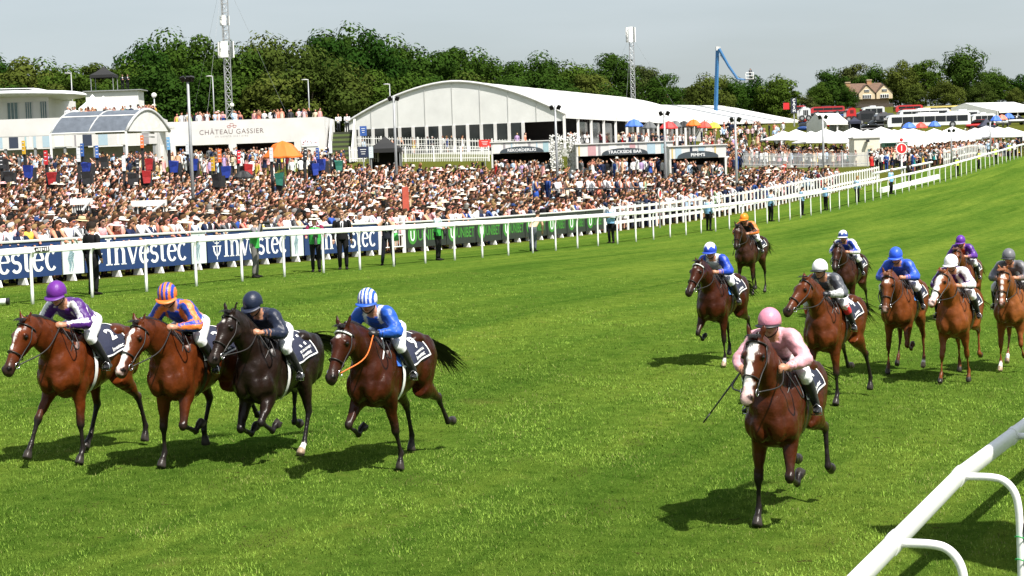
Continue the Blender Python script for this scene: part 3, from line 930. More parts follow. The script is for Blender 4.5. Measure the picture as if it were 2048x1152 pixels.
for _i in range(8): unibet(_ux[_i], _ux[_i + 1] - 1, _ul[_i])

def crowd_fence(x0, x1, label, step=1.12, smax=None):
    s0, s1 = s_at(x0, VB), (s_at(x1, VB) if smax is None else smax)
    p0 = along(s0, VB)
    root = empty('crowd_fence', p0, 0, label, 'fence', 'white crowd fences')
    inv = Matrix.Translation(-Vector(p0))
    post = MB(); post.box((0, 0, .62), (.20, .05, 1.36)); pm = None
    n = int((s1 - s0) / step)
    for i in range(n + 1):
        s = s0 + i * step
        p = along(s, VB)
        if pm is None: o = post.build('picket', WPAINT, root); pm = o.data
        else: o = bpy.data.objects.new('picket', pm); COL.objects.link(o); o.parent = root
        o.matrix_local = inv @ frame_at(p, RDIR) @ Matrix.Rotation(RNG.uniform(-.02, .02), 4, 'Y')
        if i < n:
            p2 = along(s + step, VB)
            for z, h in ((1.12, .12), (.36, .16)):
                m = MB(); a, b = p - p0, p2 - p0; off = np.array([*RNRM, 0]) * -.06
                vs = []
                for e in (a, b):
                    for o_, zz in ((-.02, z), (.02, z), (.02, z + h), (-.02, z + h)): vs.append(e + off + np.array([*RNRM, 0]) * o_ + np.array([0, 0, zz]))
                m.add(vs, [(0, 1, 2, 3), (7, 6, 5, 4), (0, 4, 5, 1), (1, 5, 6, 2), (2, 6, 7, 3), (3, 7, 4, 0)])
                m.build('fence_rail', WPAINT, root)
crowd_fence(1210, 1478, 'white picket crowd fence starting at the black boards')
crowd_fence(1479, 1762, 'white close set picket crowd fence ending at the gap by the sign', .82)
crowd_fence(1888, 2048, 'white picket crowd fence climbing the hill beyond the round red sign', .85, smax=176)
# the white gate between the blue and the black boards
def white_gate():
    s0, s1 = s_at(761, VB), s_at(809, VB)
    p0, p1 = along(s0, VB), along(s1, VB)
    root = empty('crowd_gate', p0, 0, 'white gate with mesh between the blue and black boards', 'gate')
    d = p1 - p0
    for t in (0, 1):
        m = MB(); m.box(d * t + (0, 0, .7), (.13, .13, 1.5)); m.build('gate_post', WPAINT, root)
    for z in (.25, .7, 1.2):
        m = MB(); m.tube([d * .03 + (0, 0, z), d * .97 + (0, 0, z)], .025, n=6); m.build('gate_rail', WPAINT, root)
    for i in range(9):
        m = MB(); q = d * (.1 + .1 * i); m.tube([q + (0, 0, .25), q + (0, 0, 1.2)], .012, n=5); m.build('gate_bar', WPAINT, root)
white_gate()

# ------------------------------------------------------------------ the inside rail close to the camera
def inside_rail():
    # rail line: passes the pixels (1720, 1152) and (2048, 840)
    zr = 1.15
    def at_h(x, y):   # point on that pixel ray at rail height above the ground
        for dd in np.linspace(6, 40, 4000):
            p = P(x, y, dd)
            if p[2] - gz(p[0], p[1]) < zr: return p
    a, b, c = at_h(1790, 1080), at_h(1920, 948), at_h(2026, 868)
    nodes = [a - (b - a) * 1.0, a, b, c, c + (c - b) * 1.02, c + (c - b) * 2.05, c + (c - b) * 3.1, c + (c - b) * 4.1]
    root = empty('inside_rail', (a[0], a[1], gz(a[0], a[1])), 0, 'thick white inside rail curving across the lower corner', 'rail')
    O = np.array(root.location)
    d = (c - a); d[2] = 0; d /= np.linalg.norm(d)
    rt = np.array([d[1], -d[0], 0])
    sec = [(-.044, -.090), (-.055, -.02), (-.048, .034), (-.023, .063), (.015, .068), (.046, .047), (.052, .0), (.043, -.055), (.023, -.09)]
    k = len(sec)
    for i in range(len(nodes) - 1):
        p, q = nodes[i] - O, nodes[i + 1] - O
        m = MB(); vs = []
        for e, sh in ((p, .0), (q, -.012)):
            for u, z in sec: vs.append(e + rt * u + np.array([0, 0, z]) + d * sh)
        m.add(vs, [(j, k + j, k + (j + 1) % k, (j + 1) % k) for j in range(k)] + [tuple(range(k)), tuple(range(2 * k - 1, k - 1, -1))])
        m.build('rail_length', RAILW, root, smooth=True, angle=60)
        m = MB(); vs = []
        for sh in (-.10, .06):
            for u, z in sec: vs.append(q + rt * u * 1.10 + np.array([0, 0, z * 1.10]) + d * sh)
        m.add(vs, [(j, k + j, k + (j + 1) % k, (j + 1) % k) for j in range(k)] + [tuple(range(k)), tuple(range(2 * k - 1, k - 1, -1))])
        m.build('joint_sleeve', RAILW, root, smooth=True, angle=60)
    for i in range(0, len(nodes)):
        p = nodes[i] - O
        gx = nodes[i] + rt * .62
        drop = gz(gx[0], gx[1]) - nodes[i][2]
        m = MB()
        m.tube([p + rt * .04 + (0, 0, -.02), p + rt * .27 + (0, 0, -.02), p + rt * .385 + (0, 0, -.05), p + rt * .465 + (0, 0, -.14), p + rt * .50 + (0, 0, -.28), p + rt * .512 + (0, 0, -.55), p + rt * .52 + (0, 0, drop - .05)], [.034] * 7, n=14, sub=5)
        m.build('support_arm', RAILW, root, smooth=True)
    # black netting bag tied to the second support with green twine
    p = b - O + rt * .66
    nb = empty('cable_bundle', b + rt * .57 + np.array([0, 0, -.75]), 0, 'black cable bundle tied to the inside rail support with green twine', 'cable')
    m = MB()
    for q in range(5):
        r = random.Random(q)
        m.tube([(r.uniform(-.02, .05), r.uniform(-.03, .03), z + r.uniform(-.03, .03)) for z in (-.35, -.15, .0, .15, .32, .42)], .016, n=6, sub=4)
    for z in (.30, .02, -.30): m.ell((.02, 0, z), (.06, .05, .07), n=8, m=6)
    m.build('cable', mat('cable_black', (.012, .012, .014), .6, .3), nb, smooth=True)
    for z in (.22, .02, -.26):
        t = MB(); t.tube([(-.06 + .045 * math.cos(a) - .0, .045 * math.sin(a), z + .01 * math.sin(2 * a)) for a in np.linspace(0, 2 * math.pi, 13)], .006, n=5)
        t.tube([(-.02, 0, z), (.04, -.03, z - .02)], .006, n=5)
        t.build('twine', mat('twine_green', (.02, .35, .08), .6), nb, smooth=True)
inside_rail()

# added tower, out of view, set there to shade the corner of the course
def shade_tower():
    x, y = 6.6, 16.6
    root = empty('shade_tower', (x, y, gz(x, y)), .2, 'added unseen white tower on legs beyond the inside rail, casting the corner shade', 'tower')
    for a in (-1, 1):
        for b in (-1, 1):
            m = MB(); m.box((a * .55, b * .55, 1.45), (.12, .12, 3.0)); m.build('leg', WPAINT, root)
    m = MB(); m.box((0, 0, 3.0), (1.5, 1.5, .12)); m.build('floor', WPAINT, root)
    m = MB(); m.box((0, 0, 3.5), (1.3, 1.3, .86)); m.build('cabin_wall', WPAINT, root)
    m = MB(); m.box((0, 0, 4.28), (1.24, 1.24, .68)); m.build('window_band', mat('tower_glass', (.03, .035, .04), .1), root)
    m = MB(); m.box((0, 0, 4.70), (1.6, 1.6, .12)); m.build('roof', WPAINT, root)
shade_tower()
# ------------------------------------------------------------------ the crowd behind the boards
_ORD = ['first', 'second', 'third', 'fourth', 'fifth', 'sixth', 'seventh', 'eighth', 'ninth', 'tenth', 'eleventh', 'twelfth', 'thirteenth', 'fourteenth', 'fifteenth', 'sixteenth', 'seventeenth', 'eighteenth', 'nineteenth']
def ordinal(n):
    if n < 19: return _ORD[n]
    tens = {2: 'twent', 3: 'thirt', 4: 'fort', 5: 'fift', 6: 'sixt', 7: 'sevent', 8: 'eight', 9: 'ninet'}
    n += 1
    t, u = divmod(n, 10)
    if n > 99: return str(n) + 'th'
    return tens[t] + ('ieth' if u == 0 else 'y-' + _ORD[u - 1])

def crowd_sites():
    rnd = random.Random(11)
    bx = [-200, 0, 120, 300, 420, 620, 650, 800, 960, 985, 1150, 1290, 1340, 1440, 1480, 1735, 1765]
    by = [330, 330, 326, 342, 348, 340, 330, 330, 330, 336, 340, 344, 344, 346, 334, 336, 346]
    sites = []
    v, row = VB - .48, 0
    while v > -75:
        gap = .64 if row < 12 else .76
        s = -12.0 + rnd.uniform(0, .5)
        pts = []
        while s < 135:
            pts.append((s, v + rnd.gauss(0, .05 if row == 0 else .13))); s += (.58 if row < 12 else .70) * rnd.uniform(.85, 1.25)
        xy = np.array([sv(a, b) for a, b in pts])
        z = ground_z(xy)
        px, py, zc = project(np.column_stack([xy, z + 1.6]))
        for i in range(len(pts)):
            if not (-190 < px[i] < 1764): continue
            if py[i] < np.interp(px[i], bx, by): continue
            sites.append(dict(row=row, s=pts[i][0], v=pts[i][1], p=np.array([*xy[i], z[i]]), px=px[i], py=py[i], d=zc[i]))
        v -= gap; row += 1
    # beyond the gap, up the hill
    v = VB - .5
    for k in range(26):
        s = 112.0
        pts = []
        while s < 178:
            pts.append((s, v + rnd.gauss(0, .15))); s += .62 * rnd.uniform(.85, 1.3)
        xy = np.array([sv(a, b) for a, b in pts]); z = ground_z(xy)
        px, py, zc = project(np.column_stack([xy, z + 1.6]))
        for i in range(len(pts)):
            if 1815 + k * 2.0 < px[i] < 2075 and py[i] > np.interp(px[i], [1815, 1900, 2060], [298, 283, 252]):
                sites.append(dict(row=100 + k, s=pts[i][0], v=pts[i][1], p=np.array([*xy[i], z[i]]), px=px[i], py=py[i], d=zc[i]))
        v -= .7
    return sites

def build_crowd():
    rnd = random.Random(5)
    sites = crowd_sites()
    near = sorted((q for q in sites if q['row'] < 6 and q['px'] > -12), key=lambda q: q['d'])[:296]
    ids = set(id(q) for q in near)
    gate_s = s_at(785, VB)
    rows = {}
    for q in near: rows.setdefault(q['row'], []).append(q)
    for r, qs in rows.items():
        lo = sorted((q for q in qs if q['s'] <= gate_s), key=lambda q: -q['s'])
        hi = sorted((q for q in qs if q['s'] > gate_s), key=lambda q: q['s'])
        for side, lst in (('blue', lo), ('black', hi)):
            for k, q in enumerate(lst):
                look = random_look(rnd)
                pose = 'lean' if r == 0 and rnd.random() < .8 else rnd.choice(['stand', 'stand', 'fold', 'camera', 'stand', 'stand', 'point' if r > 1 else 'fold'])
                yaw = TRACKWARD + (rnd.uniform(-.5, .7) if r == 0 else rnd.uniform(0, 1.2))
                who = 'woman' if look['woman'] else 'man'
                lab = '%s haired %s in %s, %s row, %s from gate along %s boards' % (look['hairname'], who, look['topname'], 'front' if r == 0 else _ORD[r], ordinal(k), side)
                if look['hat']:
                    lab = '%s in %s and %s, %s row, %s from gate along %s boards' % (who, look['topname'], look['hat'][0], 'front' if r == 0 else _ORD[r], ordinal(k), side)
                lab = lab if len(lab.split()) <= 16 else lab.replace(' row,', ',')
                make_person(q['p'], yaw, look, pose, 1, lab, 'person', 'spectators nearest the advertising boards', rnd.uniform(.94, 1.07), legs=r < 2)
    # everyone else in one mass
    VV, FF, CC = [], [], []
    nv = 0
    def add(loc, yaw, look, pose, lod, scale, legs=False, hat=True):
        nonlocal nv
        V, F, Zn = fig(pose, look['woman'], lod, legs)
        W = place_verts(V, scale, yaw, loc)
        VV.append(W); CC.append(person_colors(Zn, rnd, look)); FF.append((nv, F)); nv += len(W)
        if hat and look['hat']:
            hn, kind, col = look['hat']
            k = ('lo', hn)
            if k not in HAT_MESH:
                h = hat_mesh(kind, col, 6); HAT_MESH[k] = (np.array(h.v), h.f, np.array(h.c))
            hv, hf, hc = HAT_MESH[k]
            W = place_verts(hv * 1.06 + np.array([.025, 0, 1.585]), scale, yaw, loc)
            VV.append(W); CC.append(hc); FF.append((nv, hf)); nv += len(W)
    n = 0
    for q in sites:
        if id(q) in ids: continue
        n += 1
        look = random_look(rnd)
        pose = rnd.choice(['stand', 'stand', 'stand', 'fold', 'camera', 'stand', 'point', 'raise'] if rnd.random() < .45 else ['stand', 'fold'])
        if q['row'] in (0, 100): pose = 'lean'
        add(q['p'], TRACKWARD + rnd.uniform(-.1, 1.3), look, pose, 0 if q['d'] < 60 else -1, rnd.uniform(.88, 1.09), q['row'] % 100 < 3)
    # other people in the distance: terrace, decks, lawn
    def scatter(k, xr, yr, dr, seed, legs=True, zoff=0.0, face=None):
        r = random.Random(seed)
        for i in range(k):
            t = r.random()
            x, d = r.uniform(*xr), dr[0] + (dr[1] - dr[0]) * t
            g = on(x, 300, d)
            if zoff is not None: g[2] += zoff
            add(g, (face if face is not None else -math.pi / 2) + r.uniform(-1.4, 1.4), random_look(r), r.choice(['stand', 'fold', 'camera', 'stand', 'point']), -1, r.uniform(.93, 1.06), legs)
    for fn in CROWD_EXTRA: fn(add, rnd, scatter)
    me = bpy.data.meshes.new('crowd')
    me.from_pydata(np.vstack(VV).tolist(), [], [tuple(i + o for i in f) for o, F in FF for f in F])
    set_cols(me, np.vstack(CC))
    me.materials.append(PEOPLE_MAT()); me.shade_smooth()
    o = bpy.data.objects.new('crowd', me); COL.objects.link(o)
    tag(o, 'dense summer crowd of racegoers filling the enclosures behind the boards', 'crowd', None, 'stuff')
    print('crowd', len(near), n, 'polys', len(me.polygons))
CROWD_EXTRA = []

# ------------------------------------------------------------------ officials and photographers on the grass
def look_of(top, legs, hair=(.02, .014, .01), woman=False, sleeve=None, tie=(.012, .012, .014), skin=(.58, .33, .23), hat=None, kit=None):
    return dict(woman=woman, skin=skin, hair=hair, top=top, legs=legs, sleeve=sleeve or top, tie=tie, hat=hat, kit=kit or [])
def camera_kit(root):
    m = MB(); m.box((.20, 0, 1.58), (.08, .15, .11)); m.loft([(.22, 0, 1.58), (.30, 0, 1.58), (.42, 0, 1.575), (.46, 0, 1.575)], [.04, .042, .05, .055], n=12)
    m.build('camera', mat('camera_black', (.012, .012, .013), .4), root, smooth=True, angle=40)
def held_camera(root):
    m = MB(); m.box((.20, .02, 1.10), (.08, .15, .11)); m.loft([(.2, .02, 1.06), (.24, .02, .98), (.27, .02, .84)], [.04, .045, .055], n=12)
    m.build('camera', mat('camera_black'), root, smooth=True, angle=40)
def vest_kit(col, name='vest', patch=True):
    def f(root):
        m = MB()
        tor = lambda t: np.array([0, 0, .93 + t * .5])
        m.loft([tor(-.14), tor(0), tor(.3), tor(.6), tor(.84), tor(.93)], [.185, .188, .192, .205, .19, .10], [.135, .138, .14, .145, .12, .07], n=14, lat=(0, 1, 0), sub=2, cap=False)
        v = m.build(name, mat('vest_%d' % int(col[1] * 1000), col, .7, .12, 8, bump=.5, bscale=12), root, smooth=True)
        if patch:
            m = MB(); m.box((-.150, 0, 1.26), (.01, .16, .10)); m.build('badge', WPAINT, v)
    return f
def bag_kit(col):
    def f(root):
        m = MB(); m.loft([(-.02, .24, 1.06), (-.02, .26, .95), (-.02, .27, .80)], [.08, .11, .10], [.10, .15, .13], n=10, lat=(0, 1, 0), sub=2); m.tube([(-.02, .22, 1.05), (.06, .02, 1.40), (-.02, -.14, 1.46)], .014, n=6, sub=4)
        m.build('shoulder_bag', mat('bag_%d' % int(col[1] * 1000), col, .8, .2), root, smooth=True)
    return f
VG = (.035, .34, .055)
SUIT = (.010, .010, .011)
CAMW = -math.pi / 2
OFF = [
 ((222, 591), CAMW + 2.5, 'stand', look_of(SUIT, (.010, .010, .011)), 'stocky man in black suit and glasses standing at the rail by the first Investec boards', 1.06),
 ((566, 557), CAMW + 1.5, 'camera', look_of((.16, .16, .17), (.13, .125, .12), kit=[vest_kit(VG), camera_kit]), 'photographer in green vest and grey trousers aiming up the course', 1.02),
 ((663, 545), CAMW + .1, 'rail', look_of((.20, .02, .06), (.012, .012, .012), hat=HATS[3], kit=[vest_kit(VG), held_camera]), 'photographer in green vest and pale hat with camera hanging at the waist', 1.0),
 ((716, 540), CAMW + .05, 'stand', look_of(SUIT, SUIT, hair=(.34, .19, .13)), 'bald man in black suit and tie facing the course behind the rail', 1.08),
 ((782, 531), CAMW - .05, 'camera', look_of((.018, .020, .028), (.014, .016, .024), sleeve=(.55, .32, .22), kit=[camera_kit, bag_kit((.05, .36, .07))]), 'photographer in dark clothes with legs apart and green bag in front of the gate', 1.0),
 ((897, 521), CAMW + 1.3, 'rail', look_of((.45, .55, .62), (.012, .012, .012), kit=[vest_kit(VG), held_camera]), 'steward in green vest and black trousers before the black boards', 1.03),
 ((1107, 504), CAMW + 2.6, 'bend', look_of((.62, .42, .28), (.09, .10, .12)), 'person in beige top and grey jeans bending over behind the rail', 1.0),
 ((1257, 487), CAMW - .6, 'fold', look_of((.60, .66, .74), (.012, .012, .014), kit=[vest_kit((.20, .42, .66))]), 'steward in pale blue bib at the start of the white crowd fence', 1.02),
 ((1447, 462), CAMW + 2.4, 'stand', look_of((.60, .66, .74), (.012, .012, .014), kit=[vest_kit((.20, .42, .66))]), 'steward in pale blue bib just before the orange capped jockey', 1.0),
 ((1553, 443), CAMW + 2.2, 'stand', look_of((.62, .68, .76), (.012, .012, .014), kit=[vest_kit((.20, .42, .66))]), 'steward in pale blue bib just past the orange capped jockey', 1.03),
 ((1612, 431), CAMW + 1.9, 'fold', look_of((.60, .66, .74), (.014, .014, .02), kit=[vest_kit((.24, .44, .66))]), 'third steward in pale blue bib counted along the white fence past the black boards', .98),
 ((1652, 421), CAMW - 1.0, 'stand', look_of((.66, .68, .72), (.012, .012, .014), kit=[vest_kit((.20, .42, .66))]), 'steward in white sleeves and pale blue bib with back against the rail', .98),
 ((1715, 404), CAMW + 2.3, 'stand', look_of((.66, .70, .78), (.012, .012, .014), hair=(.26, .16, .07), kit=[vest_kit((.26, .46, .68))]), 'fair haired steward in pale blue bib near the end of the white crowd fence', 1.0),
 ((1786, 388), CAMW + .8, 'stand', look_of((.30, .48, .66), (.012, .012, .014), hair=(.5, .5, .5), kit=[vest_kit((.16, .40, .66))]), 'grey haired steward in bright blue bib under the round red sign', 1.05),
 ((1819, 372), CAMW + .6, 'fold', look_of((.012, .012, .012), (.012, .012, .012), skin=(.2, .1, .06)), 'steward all in black beside the round red sign post', 1.08),
 ((1925, 352), CAMW + .4, 'stand', look_of((.05, .05, .05), (.012, .012, .014), kit=[vest_kit((.55, .72, .08))]), 'steward in yellow vest nearest to the round red sign on the hill', 1.05),
 ((1966, 338), CAMW + .8, 'stand', look_of((.05, .05, .05), (.012, .012, .014), kit=[vest_kit((.55, .72, .08))]), 'second steward in yellow vest up the hill', 1.0),
 ((1998, 328), CAMW + .2, 'stand', look_of((.05, .05, .05), (.012, .012, .014), kit=[vest_kit((.50, .68, .10))]), 'third steward in yellow vest up the hill', 1.0),
 ((2026, 319), CAMW + .2, 'stand', look_of((.05, .05, .05), (.012, .012, .014), kit=[vest_kit((.50, .68, .10))]), 'highest steward in yellow vest on the hill', 1.0),
]
for _px, _yaw, _pose, _look, _lab, _sc in OFF:
    _g = hit(*_px)
    _s, _v = (_g[:2] - RORG) @ RDIR, min((_g[:2] - RORG) @ RNRM, -.55)      # behind the running rail
    _g = along(_s, _v)
    make_person(_g, _yaw, _look, _pose, 2, _lab, 'person', 'officials and photographers on the grass', _sc, name='photographer' if 'photographer' in _lab else 'official')
# ------------------------------------------------------------------ trees
def leaf_material(name, c1, c2):
    m = bpy.data.materials.new(name); m.use_nodes = True
    nt = m.node_tree; N, L = nt.nodes, nt.links
    b = N['Principled BSDF']; b.inputs['Roughness'].default_value = .55; b.inputs['Specular IOR Level'].default_value = .0
    a = N.new('ShaderNodeAttribute'); a.attribute_name = 'Col'
    oi = N.new('ShaderNodeObjectInfo')
    mx = N.new('ShaderNodeMix'); mx.data_type = 'RGBA'; mx.inputs['A'].default_value = (*c1, 1); mx.inputs['B'].default_value = (*c2, 1)
    sp = N.new('ShaderNodeSeparateColor'); L.new(a.outputs['Color'], sp.inputs['Color']); L.new(sp.outputs['Red'], mx.inputs['Factor'])
    hs = N.new('ShaderNodeHueSaturation')
    mr = N.new('ShaderNodeMapRange'); mr.inputs['To Min'].default_value = .482; mr.inputs['To Max'].default_value = .512; L.new(oi.outputs['Random'], mr.inputs['Value']); L.new(mr.outputs['Result'], hs.inputs['Hue'])
    mr2 = N.new('ShaderNodeMapRange'); mr2.inputs['To Min'].default_value = 1.15; mr2.inputs['To Max'].default_value = .8; L.new(oi.outputs['Random'], mr2.inputs['Value']); L.new(mr2.outputs['Result'], hs.inputs['Value'])
    L.new(mx.outputs['Result'], hs.inputs['Color']); L.new(hs.outputs['Color'], b.inputs['Base Color'])
    tr = N.new('ShaderNodeBsdfTranslucent'); L.new(hs.outputs['Color'], tr.inputs['Color'])
    ms = N.new('ShaderNodeMixShader'); ms.inputs['Fac'].default_value = .22
    L.new(b.outputs['BSDF'], ms.inputs[1]); L.new(tr.outputs['BSDF'], ms.inputs[2])
    L.new(ms.outputs['Shader'], N['Material Output'].inputs['Surface'])
    MATS[name] = m
    return m
LEAF = [leaf_material('leaves_dark', (.017, .042, .007), (.038, .080, .012)), leaf_material('leaves_mid', (.026, .054, .008), (.054, .102, .014)),
        leaf_material('leaves_olive', (.037, .056, .010), (.074, .102, .020)), leaf_material('leaves_grey', (.030, .042, .012), (.105, .125, .035))]
BARK = mat('bark', (.075, .058, .042), .9, .3, 4, bump=.6)
def tree_protos(k, seed, spread=1.0, low=.18, leaf=.24):
    """a tree one unit tall"""
    rnd = random.Random(seed); nr = np.random.RandomState(seed)
    t = MB()
    t.loft([(0, 0, -.05), (.004, 0, .10), (-.006, .004, .28), (.008, 0, .5), (0, .01, .72)], [.030, .022, .018, .012, .004], n=8, sub=2)
    blobs = []
    for i in range(46):
        while True:
            x, y, z = rnd.uniform(-1, 1), rnd.uniform(-1, 1), rnd.uniform(-1, 1)
            r = math.sqrt(x * x + y * y + z * z)
            if .35 < r < 1: break
        w = .34 * spread * (1 - .25 * z) 
        c = np.array([x * w, y * w, low + (1 - low) * (.5 + .44 * z)])
        blobs.append((c, rnd.uniform(.085, .155) * (.8 + .3 * spread)))
        if i % 4 == 0:
            t.loft([(0, 0, .22 + .3 * max(0, z)), c * .5 + np.array([0, 0, .16]), c], [.012, .008, .002], n=5, sub=2)
    V, C = [], []
    for c, r in blobs:
        n = 215
        d = nr.normal(size=(n, 3)); d /= np.linalg.norm(d, axis=1)[:, None]
        rad = r * (.55 + .45 * nr.rand(n) ** .5)
        lump = 1 + .18 * np.sin(d[:, 0] * 7 + c[0] * 30) * np.sin(d[:, 1] * 6 + c[1] * 20)
        p = c + d * (rad * lump)[:, None] * np.array([1.15, 1.15, .85])
        nrm = d + nr.normal(size=(n, 3)) * .17 + np.array([0, 0, .22]); nrm /= np.linalg.norm(nrm, axis=1)[:, None]
        u = np.cross(nrm, nr.normal(size=(n, 3))); u /= np.linalg.norm(u, axis=1)[:, None]
        w = np.cross(nrm, u)
        sz = leaf * .057 * (.6 + .9 * nr.rand(n))
        tone = np.clip(nr.rand(n) * .35 + nr.rand() * .50, 0, 1)
        for a, b in ((-1, -.6), (1, -.45), (.7, .6), (-.8, .5)):
            V.append(p + u * (a * sz)[:, None] + w * (b * sz)[:, None])
        C.append(tone)
    VV = np.concatenate([np.stack(V[i * 4:i * 4 + 4], 1).reshape(-1, 3) for i in range(len(blobs))])
    CC = np.repeat(np.concatenate(C), 4)
    me = bpy.data.meshes.new('crown')
    nf = len(VV) // 4
    me.from_pydata(VV.tolist(), [], np.arange(nf * 4).reshape(-1, 4).tolist())
    set_cols(me, np.stack([CC] * 3, 1))
    tm = t.mesh('trunk'); tm.materials.append(BARK); tm.shade_smooth()
    return me, tm
TREES = [tree_protos(i, 40 + i, sp, lo, lf) for i, (sp, lo, lf) in enumerate([(1.15, .06, .27), (.95, .10, .26), (1.3, .04, .26), (.85, .14, .25), (1.05, .20, .25)])]
CROWNS = {}
TREE_N = [0]
def tree(x, top, d, proto, leafm, label, width=1.0, group='trees behind the enclosures'):
    g = on(x, 230, d)
    h = P(x, top, d)[2] - g[2] + .8
    h = max(h, 3.0)
    root = empty('tree', g - np.array([0, 0, .8]), RNG.uniform(0, 6.28), label, 'tree', group)
    k = (proto, leafm)
    if k not in CROWNS:
        me = TREES[proto][0].copy(); me.materials.append(LEAF[leafm]); CROWNS[k] = me
    w = h * width
    for nm, me in (('crown', CROWNS[k]), ('trunk', TREES[proto][1])):
        o = bpy.data.objects.new(nm, me); COL.objects.link(o); o.parent = root; o.scale = (w, w, h)
_L = [  # x, top, depth, proto, leaves, width, label
 (-10, 96, 262, 0, 0, 1.1, 'dark tree at the left frame edge above the curved roof'), (48, 108, 250, 1, 2, 1.1, 'olive tree above the curved white roof'), (100, 112, 258, 2, 1, 1.0, 'tree just before the first street lamp above the pavilion'), (150, 122, 246, 0, 1, 1.0, 'tree behind the first street lamp'),
 (205, 114, 264, 3, 2, 1.2, 'tree right above the black gazebo'), (255, 118, 250, 2, 1, 1.0, 'tree behind the two men on the white platform'), (300, 78, 262, 0, 0, .8, 'tall tree standing left of the summit beside the floodlight mast'), (352, 60, 270, 2, 1, .85, 'highest round tree left of the lattice mast'),
 (412, 70, 264, 1, 1, .9, 'tree directly left of the lattice mast'), (470, 80, 258, 0, 0, .9, 'tree directly right of the lattice mast'), (520, 68, 268, 2, 2, .8, 'tree above the second street lamp'), (572, 70, 262, 0, 2, .85, 'olive topped tree between mast and tall oak'),
 (620, 96, 246, 2, 2, 1.05, 'broad brownish tree in front of the tall oak'), (655, 62, 276, 3, 0, .8, 'dark tree on the near flank of the tall oak'), (695, 42, 278, 0, 0, .85, 'tallest dark oak left of the marquee roof'), (748, 58, 270, 1, 0, .85, 'dark oak just right of the tallest oak'),
 (800, 72, 284, 2, 1, .9, 'oak behind the left slope of the marquee roof'), (855, 92, 276, 0, 0, .95, 'tree behind the marquee roof just before its crest'), (905, 86, 290, 3, 0, .95, 'tree behind the crest of the marquee roof'), (955, 98, 282, 2, 1, 1.0, 'first tree past the crest of the marquee roof'),
 (1000, 112, 288, 0, 0, 1.0, 'second tree past the crest of the marquee roof'), (1042, 122, 280, 1, 1, 1.1, 'third tree past the crest of the marquee roof'), (1092, 104, 300, 2, 0, .95, 'broad tree above the middle of the marquee roof'), (1142, 118, 296, 0, 1, 1.0, 'tree left of the grey telephone mast'),
 (1180, 140, 290, 3, 2, 1.2, 'low tree in the dip before the grey mast'), (1222, 104, 315, 4, 0, .95, 'tree directly behind the grey mast'), (1284, 128, 318, 4, 3, 1.0, 'airy tree right of the grey mast'), (1331, 146, 305, 4, 1, 1.05, 'small round standing tree at the end of the wood'),
 (1382, 172, 330, 4, 3, 1.2, 'thin pale tree left of the blue lift'), (1418, 142, 322, 0, 2, 1.05, 'tree behind the blue lift boom'), (1462, 152, 330, 2, 1, 1.0, 'tree under the elbow of the blue lift'), (1508, 148, 335, 1, 0, 1.05, 'tree behind the lift basket'), (1553, 146, 330, 0, 1, 1.1, 'tree right of the lift basket'),
 (1604, 188, 400, 2, 3, 1.6, 'low distant shrub tree by the cash sign'), (1640, 162, 420, 1, 1, 1.2, 'tree left of the half timbered house'), (1664, 132, 430, 0, 0, 1.0, 'dark tree left of the house chimney'), (1712, 126, 470, 4, 3, 1.1, 'pale tree rising behind the house roof'), (1750, 128, 460, 2, 1, 1.0, 'tree behind the house gables'),
 (1802, 118, 440, 1, 2, 1.0, 'tree just right of the house'), (1852, 118, 450, 4, 1, 1.1, 'open crowned tree between house and big tree'), (1925, 92, 420, 2, 0, 1.05, 'big dark spreading tree above the coaches'), (1985, 132, 430, 0, 1, 1.1, 'tree right of the big spreading tree'), (2040, 146, 440, 1, 0, 1.2, 'dark tree at the right frame edge'), (2085, 150, 440, 0, 1, 1.2, 'tree beyond the right frame edge'), (-70, 104, 255, 2, 1, 1.1, 'tree just beyond the left frame edge'), (-140, 98, 262, 0, 0, 1.1, 'second tree beyond the left frame edge'),
]
for _x, _t, _d, _p, _l, _w, _lab in _L:
    tree(_x, _t + (8 if _x < 270 else 3), _d, _p, _l, _lab, _w)
_r = random.Random(3)
_under = [(30, 165, 236), (120, 170, 236), (220, 165, 238), (320, 130, 245), (400, 130, 246), (490, 140, 246), (560, 140, 244), (680, 130, 250), (760, 140, 255), (840, 140, 262), (930, 150, 268), (1020, 155, 272), (1110, 150, 280), (1200, 165, 288), (1690, 170, 415), (1830, 170, 405), (1890, 160, 400), (1965, 165, 405), (2030, 175, 405)]
_ulab = ['above the first pavilion window', 'by the first street lamp', 'behind the white platform box', 'left of the floodlight column', 'behind the floodlight column', 'right of the lattice mast foot', 'left of the third street lamp', 'beside the terrace steps', 'at the left eave of the marquee', 'low behind the rising marquee roof', 'low behind the marquee crest', 'low behind the falling marquee roof', 'low behind the middle of the marquee roof', 'low before the grey mast', 'beside the house chimney', 'right of the house wall', 'under the big spreading tree', 'right under the big tree', 'low at the right frame edge']
for (_x, _t, _d), _n in zip(_under, _ulab):
    tree(_x, _t, _d, _r.randrange(3), _r.choice([0, 1, 1, 2]), 'lower leafy tree %s' % _n, 1.25)
